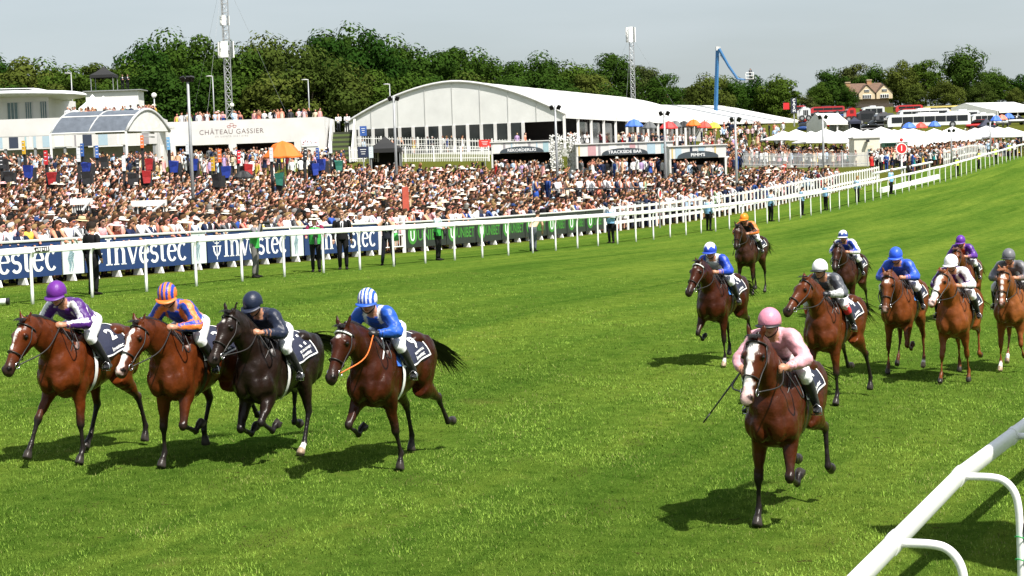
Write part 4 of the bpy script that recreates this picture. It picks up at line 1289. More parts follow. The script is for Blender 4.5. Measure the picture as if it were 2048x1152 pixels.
# ------------------------------------------------------------------ buildings and tents behind the crowd
FABW = mat('tent_fabric', (.68, .68, .67), .6, .07, .6, bump=.15, bscale=3)
WALLW = mat('white_wall', (.62, .61, .60), .7, .10, .5)
GLASS = mat('dark_glass', (.020, .024, .024), .10, .3, .7, spec=.6)
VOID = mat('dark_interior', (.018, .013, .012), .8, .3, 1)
STEELG = mat('galvanised', (.30, .31, .32), .5, .12, 3, metal=.3)
BLKM = mat('black_metal', (.015, .015, .017), .5, .2)
def mpp(d): return d / FPX
STRIPES = [(.30, .44, .48), (.70, .68, .64), (.56, .44, .18), (.70, .68, .64), (.52, .30, .32), (.30, .28, .30), (.36, .48, .56), (.78, .76, .72), (.03, .04, .07), (.78, .76, .72)]
STRIPEM = [mat('fascia_%d' % i, c, .6, .05) for i, c in enumerate(STRIPES)]
def fascia(root, x0, x1, z0, z1, y, wid=.45, base=None):
    m = MB(); m.box(((x0 + x1) / 2, y + .05, (z0 + z1) / 2), (x1 - x0, .1, z1 - z0)); fo = m.build('fascia', base or WALLW, root)
    x, i = x0 + .15, 0
    r = random.Random(int(x1 * 100))
    groups = {}
    while x < x1 - .2:
        w = wid * r.choice([.4, 1, 1, .25, 1.4])
        if x + w > x1: break
        if i % 2 == 0:
            mm = MB(); mm.box((x + w / 2, y - .006, (z0 + z1) / 2), (w, .012, (z1 - z0) * .94)); mm.build('stripe', STRIPEM[(i // 2 * 2 + r.randrange(5)) % len(STRIPEM)], fo)
        x += w * 1.0; i += 1
def bar(x0, x1, ytop, d, sign, label, depth=4.0, zopen=1.9):
    w = (x1 - x0) * mpp(d)
    tl = P(x0, ytop, d)
    g = gz(tl[0], tl[1] + 1)
    root = empty('bar_kiosk', (tl[0], tl[1], g), 0, label, 'kiosk', 'bar kiosks above the crowd')
    H = tl[2] - g
    m = MB(); m.box((w / 2, depth, H / 2), (w, .1, H)); m.box((.05, depth / 2, H / 2), (.1, depth - .12, H)); m.box((w - .05, depth / 2, H / 2), (.1, depth - .12, H)); m.build('wall', WALLW, root)
    m = MB(); m.box((w / 2, depth / 2, H + .04), (w + .2, depth + .3, .08)); m.build('roof', WALLW, root)
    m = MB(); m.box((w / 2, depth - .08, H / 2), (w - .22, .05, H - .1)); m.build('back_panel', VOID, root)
    fascia(root, .02, w - .02, H - .90, H - .02, -.06)
    for x in (.06, w - .06):
        m = MB(); m.box((x, -.02, (H - .92) / 2), (.14, .14, H - .92)); m.build('post', WALLW, root)
    m = MB(); m.box((w / 2, .4, .55), (w - .4, .5, 1.1)); m.build('counter', mat('counter_dark', (.03, .03, .035), .6), root)
    # arched sign
    sw = min(w * .72, 3.6); n = 18
    poly = [(w / 2 + sw / 2 * math.cos(a), H - .86 + .50 * math.sin(a) ** .8) for a in np.linspace(math.pi, 0, n)]
    m = MB(); m.prism([(x, z) for x, z in poly], .06, Matrix(((1, 0, 0, 0), (0, 0, -1, -.08), (0, 1, 0, 0), (0, 0, 0, 1)))); so = m.build('sign', mat('sign_slate', (.045, .058, .072), .5, .1), root)
    vs, fs = text_mesh(sign, .36, .006); k = min(1, (sw * .74) / (max(v[0] for v in vs) - min(v[0] for v in vs)))
    m = MB(); m.add([(w / 2 + a * k, -.150, H - .66 + b * .9) for a, b, c in vs], fs); m.build('sign_lettering', LETW, so)
    m = MB(); m.box((w / 2, -.15, H - .43), (.05, .02, .06)); m.build('sign_crown', LETW, so)
    return root, w, H
bar(982, 1104, 286, 152, 'REKORDERLIG', 'white bar kiosk with striped fascia and arched slate sign next to flower wall')
bar(1152, 1346, 290, 146, 'TRACKSIDE BAR', 'widest white bar kiosk, arched slate sign in the middle of the row')
bar(1338, 1452, 294, 139, "PIMM'S", 'white bar kiosk with arched slate sign at the fence end of the row')

# the white flower wall between two kiosks
def flower_wall():
    p = P(1102, 330, 149); g = gz(p[0], p[1])
    root = empty('flower_wall', (p[0], p[1], g), 0, 'curved white flower wall with hanging plants between two bar kiosks', 'flower wall')
    H = P(1102, 272, 149)[2] - g; w = 58 * mpp(149)
    for x0, x1, k in ((0, .9, 0), (1.35, w, 1)):
        m = MB()
        poly = [(x0, 0), (x1, 0)] + [(x1 - (x1 - x0) * t, H * (.92 + .08 * math.sin(9 * t + k))) for t in np.linspace(0, 1, 12)]
        m.prism(poly, .5, Matrix(((1, 0, 0, 0), (0, 0, 1, 0), (0, 1, 0, 0), (0, 0, 0, 1)))); m.build('panel', WALLW, root)
    m = MB(); r = random.Random(4)
    for i in range(420):
        x, z = r.choice([r.uniform(-.1, 1.0), r.uniform(1.3, w + .1)]), r.uniform(.3, 1.04) * H
        m.ell((x, -.08 + r.uniform(-.1, .1), z), (.06, .05, .06), n=5, m=3)
    m.build('blossom', mat('blossom_white', (.78, .77, .74), .8, .1), root, smooth=True); root.children[-1]['kind'] = 'stuff'
    m = MB()
    for i in range(160):
        x, z = r.gauss(1.1, .28), H * r.uniform(.25, .92)
        q = np.array([x, -.2, z]); e = q + np.array([r.gauss(0, .25), -.1, r.uniform(-.5, .15)])
        m.add([q, q + (.04, 0, 0), e], [(0, 1, 2)])
    m.build('foliage', LEAF[2], root, vcol=True); root.children[-1]['kind'] = 'stuff'
flower_wall()

# ------------------------------------------------------------------ the big arched marquee
def marquee():
    C0 = P(1130, 228, 185); fl = gz(C0[0], C0[1]) - .2
    fl = P(1130, 293, 185)[2]
    ax = P(1405, 245, 247) - C0; ax[2] = 0; L = np.linalg.norm(ax); ax /= L
    left = np.array([-ax[1], ax[0], 0])
    W, He, rise = 23.6, C0[2] - fl, 3.75
    root = empty('marquee', (C0[0], C0[1], fl), 0, 'huge white arched marquee with glazed gable above the crowd', 'marquee')
    def T(u, v, z): return left * u + ax * v + np.array([0, 0, z])     # u across to the far eave, v along, z above floor
    prof = [(t * W, He + rise * (1 - abs(2 * t - 1) ** 1.75)) for t in np.linspace(0, 1, 25)]
    n = len(prof)
    bays = 13
    for b in range(bays):
        v0, v1 = b * L / bays + .03, (b + 1) * L / bays - .03
        m = MB(); sag = .06
        rows = []
        for k, v in enumerate(np.linspace(v0, v1, 5)):
            s = sag * math.sin(k / 4 * math.pi)
            rows += [T(u, v, z - s) for u, z in prof]
        m.add(rows, [(k * n + j, k * n + j + 1, (k + 1) * n + j + 1, (k + 1) * n + j) for k in range(4) for j in range(n - 1)])
        m.build('roof_panel', FABW, root, smooth=True)
        m = MB(); vv = [T(0, v, z) for v in (v0, v1) for z in (He, He - .42)] 
        m.add([T(-.05, v0, He), T(-.05, v1, He), T(-.05, v1, He - .42), T(-.05, v0, He - .42)], [(0, 1, 2, 3)]); m.build('valance', FABW, root)
        # seam pole
        m = MB(); m.tube([T(u, v0 - .03, z + .03) for u, z in prof], .07, n=6); m.build('roof_rib', mat('rib_grey', (.52, .52, .51), .5, .1), root, smooth=True)
        m = MB(); c = T(.12, v0, He / 2 - 1.0); m.box(c, (.28, .28, He + 1.6)); m.build('column', WALLW, root)
        if b > 0:
            m = MB(); a_, b_ = T(.35, v0 + .2, .02), T(.35, v1 - .2, .02)
            m.add([a_, b_, b_ + np.array([0, 0, 2.5]), a_ + np.array([0, 0, 2.5])], [(0, 1, 2, 3)]) ; m.build('pane', GLASS, root) if b % 4 else None
    # gable: fabric above, glazing below
    gh = 2.55
    m = MB(); top = [T(u, .06, z - .05) for u, z in prof]; bot = [T(u, .06, gh) for u, z in prof]
    m.add(top + bot, [(j, j + 1, n + j + 1, n + j) for j in range(n - 1)]); m.build('gable_fabric', FABW, root)
    for j in range(3, n - 1, 3):
        m = MB(); m.tube([T(prof[j][0], .0, gh), T(prof[j][0], .0, prof[j][1] - .1)], .022, n=4); m.build('fabric_seam', mat('rib_grey'), root)
    m = MB(); m.tube([T(u, -.02, z) for u, z in prof], .14, n=8); m.build('gable_edge', mat('rib_grey'), root, smooth=True)
    top = [T(u, L - .06, z - .05) for u, z in prof]; bot = [T(u, L - .06, 0) for u, z in prof]
    m = MB(); m.add(top + bot, [(j, j + 1, n + j + 1, n + j) for j in range(n - 1)]); m.build('rear_gable', FABW, root)
    m = MB(); m.add([T(W, 0, He), T(W, L, He), T(W, L, -2), T(W, 0, -2)], [(0, 1, 2, 3)]); m.build('far_side_wall', FABW, root)
    us = list(np.linspace(W - .15, 4.4, 14)) + [.1]
    for i in range(len(us) - 1):
        u0, u1 = us[i], us[i + 1]
        m = MB(); c = T(u0, 0, gh / 2 - .4); m.box(c, (.30, .16, gh + .8), math.atan2(left[1], left[0])); m.build('mullion', WALLW, root)
        if i < len(us) - 2:
            m = MB(); a_, b_ = T(u0 - .16, .05, .0), T(u1 + .16, .05, .0)
            m.add([a_, b_, b_ + (0, 0, gh - .02), a_ + (0, 0, gh - .02)], [(0, 1, 2, 3)]); m.build('pane', GLASS, root)
            m = MB(); m.box((T(u0, -.02, .85) + T(u1, -.02, .85)) / 2, (abs(u0 - u1) - .3, .05, .06), math.atan2(left[1], left[0])); m.build('transom', mat('rib_grey'), root)
    m = MB(); fd = [T(-1.5, -1.2, -.15), T(W, -1.2, -.15), T(W, L, -.15), T(-1.5, L, -.15)]
    m.add(fd + [p - np.array([0, 0, 3.0]) for p in fd], [(0, 1, 2, 3), (0, 4, 5, 1), (1, 5, 6, 2), (3, 7, 4, 0), (2, 6, 7, 3)]); m.build('floor_deck', WALLW, root)
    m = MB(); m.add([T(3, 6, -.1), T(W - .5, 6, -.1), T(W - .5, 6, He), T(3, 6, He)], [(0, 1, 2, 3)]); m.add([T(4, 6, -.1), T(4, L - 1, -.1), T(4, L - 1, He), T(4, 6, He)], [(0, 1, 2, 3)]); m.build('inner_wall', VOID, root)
    def folk(add, rnd, scatter):
        for i in range(70):
            v = rnd.uniform(1, L); add(np.array(root.location) + T(rnd.uniform(-1.3, 1.5), v, -.15), -math.pi / 2 + rnd.uniform(-1.5, 1.5), random_look(rnd), rnd.choice(['stand', 'fold', 'camera']), -1, 1.0, True)
        for i in range(16):
            add(np.array(root.location) + T(rnd.uniform(.6, W - 2), rnd.uniform(-.9, -.3), -.15), -math.pi / 2 + rnd.uniform(-1.5, 1.5), random_look(rnd), 'stand', -1, 1.0, True)
    CROWD_EXTRA.append(folk)
marquee()

def gable_tent(pa, pb, width, rise, eave, label, strips=(), name='marquee', wall_every=4.0, group=None, walls=True, backwall=True):
    """long tent: near eave from pa to pb (points at eave height)"""
    ax = pb - pa; L = np.linalg.norm(ax[:2]); dz = (pb[2] - pa[2]); axn = np.array([ax[0] / L, ax[1] / L, dz / L]); side = np.array([-axn[1], axn[0], 0])
    root = empty(name, (pa[0], pa[1], pa[2] - eave), 0, label, 'marquee', group)
    T = lambda u, v, z: side * u + axn * v + np.array([0, 0, z])
    n = max(2, int(round(L / 5)))
    for i in range(n):
        v0, v1 = i * L / n, (i + 1) * L / n - .03
        mt = mat('fabric_grey', (.22, .23, .24), .5, .1) if i in strips else FABW
        for u0, z0, u1, z1 in ((-.3, eave - .12, width / 2, eave + rise), (width / 2, eave + rise, width + .3, eave - .12)):
            m = MB(); m.add([T(u0, v0, z0), T(u0, v1, z0), T((u0 + u1) / 2, v1, (z0 + z1) / 2 - .05), T(u1, v1, z1), T(u1, v0, z1), T((u0 + u1) / 2, v0, (z0 + z1) / 2 - .05)], [(0, 1, 2, 5), (5, 2, 3, 4)]); m.build('roof_panel', mt, root)
        m = MB(); m.add([T(-.3, v0, eave - .12), T(-.3, v1, eave - .12), T(-.3, v1, eave - .45), T(-.3, v0, eave - .45)], [(0, 1, 2, 3)]); m.build('valance', FABW, root)
        m = MB(); m.box(T(0, v0 + .1, eave / 2 - .5), (.22, .22, eave + 1)); m.build('column', WALLW, root)
    for v in (0, L):
        m = MB(); m.add([T(0, v, eave - .1), T(width / 2, v, eave + rise - .02), T(width, v, eave - .1), T(width, v, -1), T(0, v, -1)] if walls else [T(0, v, eave - .1), T(width / 2, v, eave + rise - .02), T(width, v, eave - .1)], [(0, 1, 2, 3, 4)] if walls else [(0, 1, 2)]); m.build('gable', FABW, root)
    if backwall:
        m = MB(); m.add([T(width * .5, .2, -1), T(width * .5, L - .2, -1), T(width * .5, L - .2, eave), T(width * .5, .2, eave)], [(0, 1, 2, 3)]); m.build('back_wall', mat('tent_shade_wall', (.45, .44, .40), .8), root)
    return root
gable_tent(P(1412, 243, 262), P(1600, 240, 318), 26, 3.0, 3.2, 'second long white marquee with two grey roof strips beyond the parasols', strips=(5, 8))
gable_tent(P(1995, 221, 330), P(2090, 218, 350), 12, 1.6, 3.0, 'white marquee on the hill at the right frame edge', backwall=False)
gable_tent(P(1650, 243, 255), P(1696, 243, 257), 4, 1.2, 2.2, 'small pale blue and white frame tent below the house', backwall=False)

# ------------------------------------------------------------------ terrace block with the wine lettering
def terrace_block():
    d = 168
    a, b = P(335, 242, d), P(648, 236, d)
    ytop = 239
    w = np.linalg.norm((b - a)[:2]); rz = math.atan2(b[1] - a[1], b[0] - a[0])
    top = (a[2] + b[2]) / 2
    g = gz(*((a + b) / 2)[:2])
    root = empty('terrace_building', (a[0], a[1], g), rz, 'white terrace block lettered with a wine house name below the roof crowd', 'building')
    H = top - g
    op = [(.6, 5.4), (6.1, 11.3)]
    oh = H - 2.15
    m = MB()
    m.box((w / 2, .15, oh + (H - oh) / 2), (w, .3, H - oh)); m.build('wall', WALLW, root)
    xs = [0] + [k for o in op for k in o] + [w]
    for i in range(0, len(xs), 2):
        m = MB(); m.box(((xs[i] + xs[i + 1]) / 2, .15, oh / 2 - .002), (xs[i + 1] - xs[i], .296, oh)); m.build('pier', WALLW, root)
    for x0, x1 in op:
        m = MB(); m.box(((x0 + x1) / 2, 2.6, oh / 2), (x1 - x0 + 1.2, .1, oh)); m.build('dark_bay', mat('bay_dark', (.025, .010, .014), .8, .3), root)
        m = MB(); m.box(((x0 + x1) / 2, 1.2, .55), (x1 - x0 - .2, .6, 1.1)); m.build('counter', WALLW, root)
    m = MB(); m.box((w / 2, 5, H - .95), (w - .02, 9.6, .2)); m.build('terrace_floor', WALLW, root)
    for x in (.15, w - .15):
        m = MB(); m.box((x, 5.2, H / 2), (.29, 9.7, H)); m.build('side_wall', WALLW, root)
    pk = mat('lettering_rose', (.16, .11, .115), .6)
    def put(s, size, x, z, mt, bold=0.0, sp=1.15, nm='lettering'):
        vs, fs = text_mesh(s, size, bold, sp); mm = MB(); mm.add([(x + p, -.012, z + q) for p, q, r_ in vs], fs); mm.build(nm, mt, root)
    put('CHÂTEAU GASSIER', .62, 5.7, H - 1.05, pk, -.004, 1.12)
    put('EN SAINTE VICTOIRE', .22, 5.7, H - 1.45, mat('lettering_faint', (.34, .30, .30), .6), -.002, 1.5)
    m = MB()
    for s in (-1, 1): stroke(m, [(0, 0), (s * .25, .08), (s * .42, .03), (s * .35, -.12), (s * .1, -.14)], .06, .05, lambda p: (5.75 + p[0], -.012, H - .55 + p[1]))
    stroke(m, [(-.14, -.12), (-.14, .2), (.14, .2), (.14, -.12)], .05, .05, lambda p: (5.75 + p[0], -.012, H - .5 + p[1])); m.build('crest', mat('lettering_pink', (.40, .15, .15), .6), root)
    m = MB(); m.box((12.7, -.03, oh - .15), (1.5, .04, .62)); so = m.build('poster', LETW, root)
    r = random.Random(8)
    for i in range(14):
        m = MB(); m.box((12.05 + r.uniform(0, 1.3), -.056, oh - .15 + r.uniform(-.2, .22)), (r.uniform(.05, .14), .006, r.uniform(.04, .10))); m.build('print', mat('print_%d' % (i % 3), [(.35, .05, .10), (.5, .2, .22), (.1, .1, .12)][i % 3], .6), so)
    # stairs on the right, striped
    gx = w + .35
    for i in range(13):
        m = MB(); m.box((gx + .95, .2 + i * .32, .12 + i * .21), (1.8, .32, .22)); m.build('step', mat('step_green', (.085, .12, .03), .8) if i % 2 else mat('step_dark', (.03, .034, .02), .8), root)
    for x in (gx - .1, gx + 2.0):
        m = MB(); m.add([(x, 0, 0), (x, 4.4, 0), (x, 4.4, 3.9), (x, 3.8, 3.9), (x, 0, 1.3)] + [(x + .15, 0, 0), (x + .15, 4.4, 0), (x + .15, 4.4, 3.9), (x + .15, 3.8, 3.9), (x + .15, 0, 1.3)], [(0, 1, 2, 3, 4), (9, 8, 7, 6, 5)] + [(i, 5 + i, 5 + (i + 1) % 5, (i + 1) % 5) for i in range(5)]); m.build('stair_wall', WALLW, root)
    R = Matrix.Rotation(rz, 3, 'Z')
    def folk(add, rnd, scatter):
        for i in range(56):
            q = R @ Vector((rnd.uniform(.3, w - .2), rnd.uniform(.65, 2.4), H - .85)); add(np.array(root.location) + np.array(q), -math.pi / 2 + rnd.uniform(-.3, 1.2), random_look(rnd), rnd.choice(['stand', 'fold', 'camera', 'stand']), -1, rnd.uniform(.95, 1.06))
        for x, y in ((w + .9, 4.2), (w + 1.7, 4.3)):
            q = R @ Vector((x, y, 2.65)); add(np.array(root.location) + np.array(q), -math.pi / 2, random_look(rnd), 'fold', 0, 1.05, True)
    CROWD_EXTRA.append(folk)
terrace_block()

# ------------------------------------------------------------------ pavilion, long wall and glazed canopy at the left
def left_pavilion():
    d = 172
    a, b = P(-70, 236, d), P(104, 232, d)
    w = b[0] - a[0]
    g = gz(a[0] + w / 2, a[1] + 2)
    zt = P(50, 196, d)[2] - g
    root = empty('pavilion', (a[0], a[1], g), 0, 'white pavilion with rounded overhanging roof and tall windows', 'building')
    m = MB(); m.box((w / 2, 6, zt / 2), (w - .8, 11, zt)); m.build('wall', WALLW, root)
    zw = P(50, 205, d)[2] - g
    for x0, x1 in ((13, 34), (49, 62), (79, 92), (-30, -8)):
        X0, X1 = (x0 + 70) * mpp(d), (x1 + 70) * mpp(d)
        m = MB(); m.box(((X0 + X1) / 2, .47, zw - .85), (X1 - X0, .08, 1.75)); wo = m.build('window', mat('pale_glass', (.10, .16, .17), .12, .25, 2), root)
        for k in (0, 1, 2, 3):
            m = MB(); m.box((X0 + (X1 - X0) * k / 3, .40, zw - .85), (.06, .06, 1.75)); m.build('window_bar', mat('rib_grey'), wo)
    m = MB(); m.box((w / 2, .44, zw + .32), (w - .7, .10, .5)); m.build('fascia_panel', WALLW, root)
    # rounded roof: thick slab with a nosed edge
    zr = P(50, 188, d)[2] - g
    m = MB()
    m.loft([(-2, 4, zr + .1), (w * .6, 4, zr + .05), (w + .4, 4.3, zr - .05), (w + 1.3, 4.6, zr - .1)], [5.6, 5.6, 5.2, 4.0], [.42, .42, .40, .30], n=20, lat=(0, 1, 0), sub=3); m.build('roof', mat('roof_white', (.66, .68, .69), .45, .08), root, smooth=True)
    m = MB(); m.loft([(-2, 4.5, zr + .65), (w * .75, 4.5, zr + .52)], [4.2, 4.0], [.14, .12], n=16, lat=(0, 1, 0)); m.build('roof_crest', mat('roof_white'), root, smooth=True)
left_pavilion()
def long_wall():
    d = 156
    a, b = P(-60, 236, d), P(312, 234, d)
    rz = math.atan2(b[1] - a[1], b[0] - a[0]); w = np.linalg.norm((b - a)[:2]); g = gz(*((a + b) / 2)[:2])
    root = empty('stand_wall', (a[0], a[1], g), rz, 'long white wall with pastel striped fascia behind the bookmakers', 'building')
    H = (a[2] + b[2]) / 2 - g
    m = MB(); m.box((w / 2, .2, H - .72), (w, .4, 1.44)); m.build('wall', WALLW, root)
    fascia(root, 0, w, H - 2.45, H - 1.46, .02, .55)
    m = MB(); m.box((w / 2, 3.0, (H - 2.5) / 2), (w, .2, H - 2.5)); m.build('back_wall', mat('inner_cream', (.55, .55, .53), .8, .1), root)
    m = MB(); m.box((w / 2, 4.5, H - .95), (w, 8.5, .2)); m.build('terrace_floor', WALLW, root)
    for i in range(7):
        m = MB(); m.box((.3 + i * (w - .6) / 6, .2, (H - 2.46) / 2), (.2, .2, H - 2.46)); m.build('column', STEELG, root)
    R = Matrix.Rotation(rz, 3, 'Z')
    def folk(add, rnd, scatter):
        for i in range(34):
            q = R @ Vector((rnd.uniform(w * .5, w), rnd.uniform(.8, 4), H - .85)); add(np.array(root.location) + np.array(q), -math.pi / 2 + rnd.uniform(-1, 1.2), random_look(rnd), rnd.choice(['stand', 'fold', 'camera']), -1, rnd.uniform(.95, 1.06))
    CROWD_EXTRA.append(folk)
    # the return wall towards the terrace block
    p = P(313, 232, d); q = P(335, 240, 168)
    root2 = empty('return_wall', (p[0], p[1], gz(p[0], p[1])), 0, 'white return wall at the end of the glazed canopy', 'wall')
    v = q - p; m = MB(); h = p[2] - gz(p[0], p[1])
    m.add([(0, 0, -.2), (v[0], v[1], -.2), (v[0], v[1], h + v[2]), (0, 0, h), (-.3, .15, -.2), (v[0] - .3, v[1] + .15, -.2), (v[0] - .3, v[1] + .15, h + v[2]), (-.3, .15, h)], [(0, 1, 2, 3), (7, 6, 5, 4), (0, 4, 5, 1), (1, 5, 6, 2), (2, 6, 7, 3), (3, 7, 4, 0)]); m.build('wall', WALLW, root2)
long_wall()
def canopy():
    d = 147
    a, b = P(101, 268, d), P(252, 263, d)
    rz = math.atan2(b[1] - a[1], b[0] - a[0]); w = np.linalg.norm((b - a)[:2])
    root = empty('glazed_canopy', (a[0], a[1], gz(a[0], a[1])), rz, 'barrel vaulted glass canopy in front of the striped fascia', 'canopy')
    z0 = a[2] - root.location[2]
    sp, rise, n = 4.6, 1.75, 12
    prof = [(sp * t, z0 + rise * math.sin(math.pi * t) ** .85) for t in np.linspace(0, 1, n + 1)]
    sk = 2.6            # the vault runs back to the right
    def T(x, y, z): return np.array([x + y * sk / sp, y, z])
    fr = mat('frame_grey', (.42, .43, .43), .45, .1)
    gl = mat('canopy_glass', (.10, .115, .14), .12, .2, 2)
    for i in range(2):
        x0, x1 = i * w / 2, (i + 1) * w / 2
        for j0, j1 in ((0, 3), (3, 6), (6, 9), (9, 12)):
            m = MB()
            vs = [T(x, *prof[j]) for j in range(j0, j1 + 1) for x in (x0 + .06, x1 - .06)]
            m.add(vs, [(2 * k, 2 * k + 1, 2 * k + 3, 2 * k + 2) for k in range(j1 - j0)]); m.build('pane', gl, root, smooth=True)
    for x, r in ((0, .07), (w / 2, .06), (w, .13)):
        m = MB(); m.tube([T(x, *q) for q in prof], r, n=8); m.build('arch_rib', fr, root, smooth=True)
    for j in (0, 3, 12):
        m = MB(); m.tube([T(0, *prof[j]), T(w, *prof[j])], .06, n=6); m.build('purlin', WPAINT, root)
    m = MB(); m.add([T(w, *q) for q in prof], [tuple(range(n + 1))]); m.build('end_pane', mat('end_glass', (.55, .55, .53), .15, .15), root)
    m = MB(); m.box(tuple(T(w, sp / 2, z0 - .42)), (.15, sp, .10)); m.box(tuple(T(w, sp / 2, z0 - .12)), (.15, sp, .10)); m.build('tie_beam', fr, root)
    for x, y in ((0, 0), (w, 0), (w, sp)):
        m = MB(); q = T(x, y, z0 / 2); m.box(tuple(q), (.16, .16, z0)); m.build('column', WPAINT, root)
canopy()
def platform_box():
    d = 205
    a, b = P(171, 184, d), P(276, 183, d)
    g = gz(a[0] + 2, a[1]); w = b[0] - a[0]; H = a[2] - g
    root = empty('camera_platform', (a[0], a[1], g), 0, 'tall white sheeted platform carrying a black gazebo', 'platform')
    m = MB(); m.box((w / 2, 1.6, H / 2), (w, 3.2, H)); m.build('sheeting', FABW, root)
    m = MB(); m.box((w / 2 + .1, 1.5, H + .05), (w + .7, 3.6, .1)); m.build('deck', STEELG, root)
    gr = empty('black_gazebo', (a[0] + .5, a[1] + .4, a[2] + .1), 0, 'black pyramid gazebo on top of the white platform', 'gazebo', 'black gazebos')
    gazebo_parts(gr, 46 * mpp(d), 2.4, 1.75, .95)
    for k, x in enumerate((244, 254)):
        q = P(x, 183, d); make_person((q[0], q[1] + .5, a[2] + .1), -1.2 + k * .4, look_of((.012, .013, .016), (.012, .012, .014)), 'fold', 1, ['man in black standing beside the rooftop gazebo', 'second man in black further from the rooftop gazebo'][k], 'person', 'people on the white platform', 1.0, name='camera_operator')
def gazebo_parts(root, w, dp, eave, rise, fab=None):
    fab = fab or mat('gazebo_black', (.010, .010, .011), .7, .15)
    for x in (.05, w - .05):
        for y in (.05, dp - .05):
            m = MB(); m.tube([(x, y, 0), (x, y, eave)], .04, n=6); m.build('leg', STEELG, root)
    m = MB(); c = (w / 2, dp / 2, eave + rise)
    k = [(-.05, -.05), (w + .05, -.05), (w + .05, dp + .05), (-.05, dp + .05)]
    mid = [((x + w / 2) / 2, (y + dp / 2) / 2, eave + rise * .42) for x, y in k]
    vs = [(x, y, eave) for x, y in k] + mid + [c]
    m.add(vs, [(i, (i + 1) % 4, 4 + (i + 1) % 4, 4 + i) for i in range(4)] + [(4 + i, 4 + (i + 1) % 4, 8) for i in range(4)]); m.build('canopy', fab, root)
    m = MB(); m.add([(x, y, eave) for x, y in k] + [(x, y, eave - .32) for x, y in k], [(i, 4 + i, 4 + (i + 1) % 4, (i + 1) % 4) for i in range(4)]); m.build('valance', fab, root)
platform_box()
def plain_gazebo(x0, x1, ye, d, eave, rise, label, fab=None, walls=False, group='black gazebos'):
    a = P(x0, ye, d); w = (x1 - x0) * mpp(d)
    g = gz(a[0] + w / 2, a[1])
    root = empty('gazebo', (a[0], a[1], a[2] - eave), 0, label, 'gazebo', group)
    gazebo_parts(root, w, w, eave, rise, fab)
    if walls:
        m = MB(); m.box((w / 2, w - .1, eave / 2), (w - .1, .04, eave)); m.box((.06, w / 2, eave / 2), (.04, w - .3, eave)); m.box((w - .06, w / 2, eave / 2), (.04, w - .3, eave)); m.build('side_sheet', fab or mat('gazebo_black'), root)
plain_gazebo(737, 800, 298, 146, 2.3, .98, 'black gazebo with closed sides in front of the white picket fence', walls=True)
plain_gazebo(1700, 1722, 243, 250, 2.2, .6, 'dark navy gazebo next to the pale frame tent', mat('gazebo_navy', (.012, .016, .04), .7), True, 'gazebos by the coaches')
plain_gazebo(1962, 1990, 252, 232, 2.2, 1.0, 'dark gazebo among parasols below the coaches', mat('gazebo_navy'), False, 'gazebos by the coaches')
for _i, (_x, _w) in enumerate(((158, 46), (186, 36), (207, 32), (224, 30))):
    plain_gazebo(_x, _x + _w, 217, 190 + _i * 3, 2.4, 1.45 - _i * .12, ['white peaked tent', 'second white peaked tent', 'third white peaked tent', 'fourth white peaked tent'][_i] + ' in front of the platform sheeting', FABW, False, 'white peaked tents')

# ------------------------------------------------------------------ picket fences
def pickets(pa, pb, n, h, label, mt, name='picket_fence', wid=.045):
    root = empty(name, pa, 0, label, 'fence', 'enclosure fences')
    d = pb - pa
    rz = math.atan2(d[1], d[0])
    m = MB(); m.box((0, 0, h / 2), (wid, .025, h)); o = m.build('picket', mt, root); me = o.data; o.rotation_euler = (0, 0, rz)
    for i in range(1, n):
        q = pa + d * i / (n - 1)
        c = bpy.data.objects.new('picket', me); COL.objects.link(c); c.parent = root
        c.location = (d[0] * i / (n - 1), d[1] * i / (n - 1), gz(q[0], q[1]) - pa[2] if name != 'deck_fence' else d[2] * i / (n - 1)); c.rotation_euler = (0, 0, rz)
    for z in (.22 * h, .80 * h):
        m = MB(); k = 8
        pts = []
        for i in range(k + 1):
            q = pa + d * i / k; pts.append((d[0] * i / k, d[1] * i / k + .03, (gz(q[0], q[1]) - pa[2] if name != 'deck_fence' else d[2] * i / k) + z))
        m.tube(pts, .03, n=4); m.build('fence_rail', mt, root)
    for i in range(0, 6):
        q = pa + d * i / 5
        m = MB(); m.box((d[0] * i / 5, d[1] * i / 5 + .06, (gz(q[0], q[1]) - pa[2] if name != 'deck_fence' else d[2] * i / 5) + h * .52), (.12, .12, h * 1.08)); m.build('fence_post', mt, root)
_a, _b = P(700, 324, 148), P(978, 322, 150)
pickets(_a, _b, 78, 29 * mpp(148), 'white picket fence in front of the glazed gable', WPAINT, 'deck_fence')
_a, _b = on(1478, 330, 176), on(1736, 330, 178)
pickets(_a, _b, 104, 1.35, 'grey white paling fence below the lawn', mat('paling', (.42, .43, .44), .6, .15))
_a, _b = P(690, 292, 178), P(1060, 300, 174)
pickets(_a, _b, 70, .95, 'low white balustrade along the marquee deck', WPAINT, 'deck_fence')

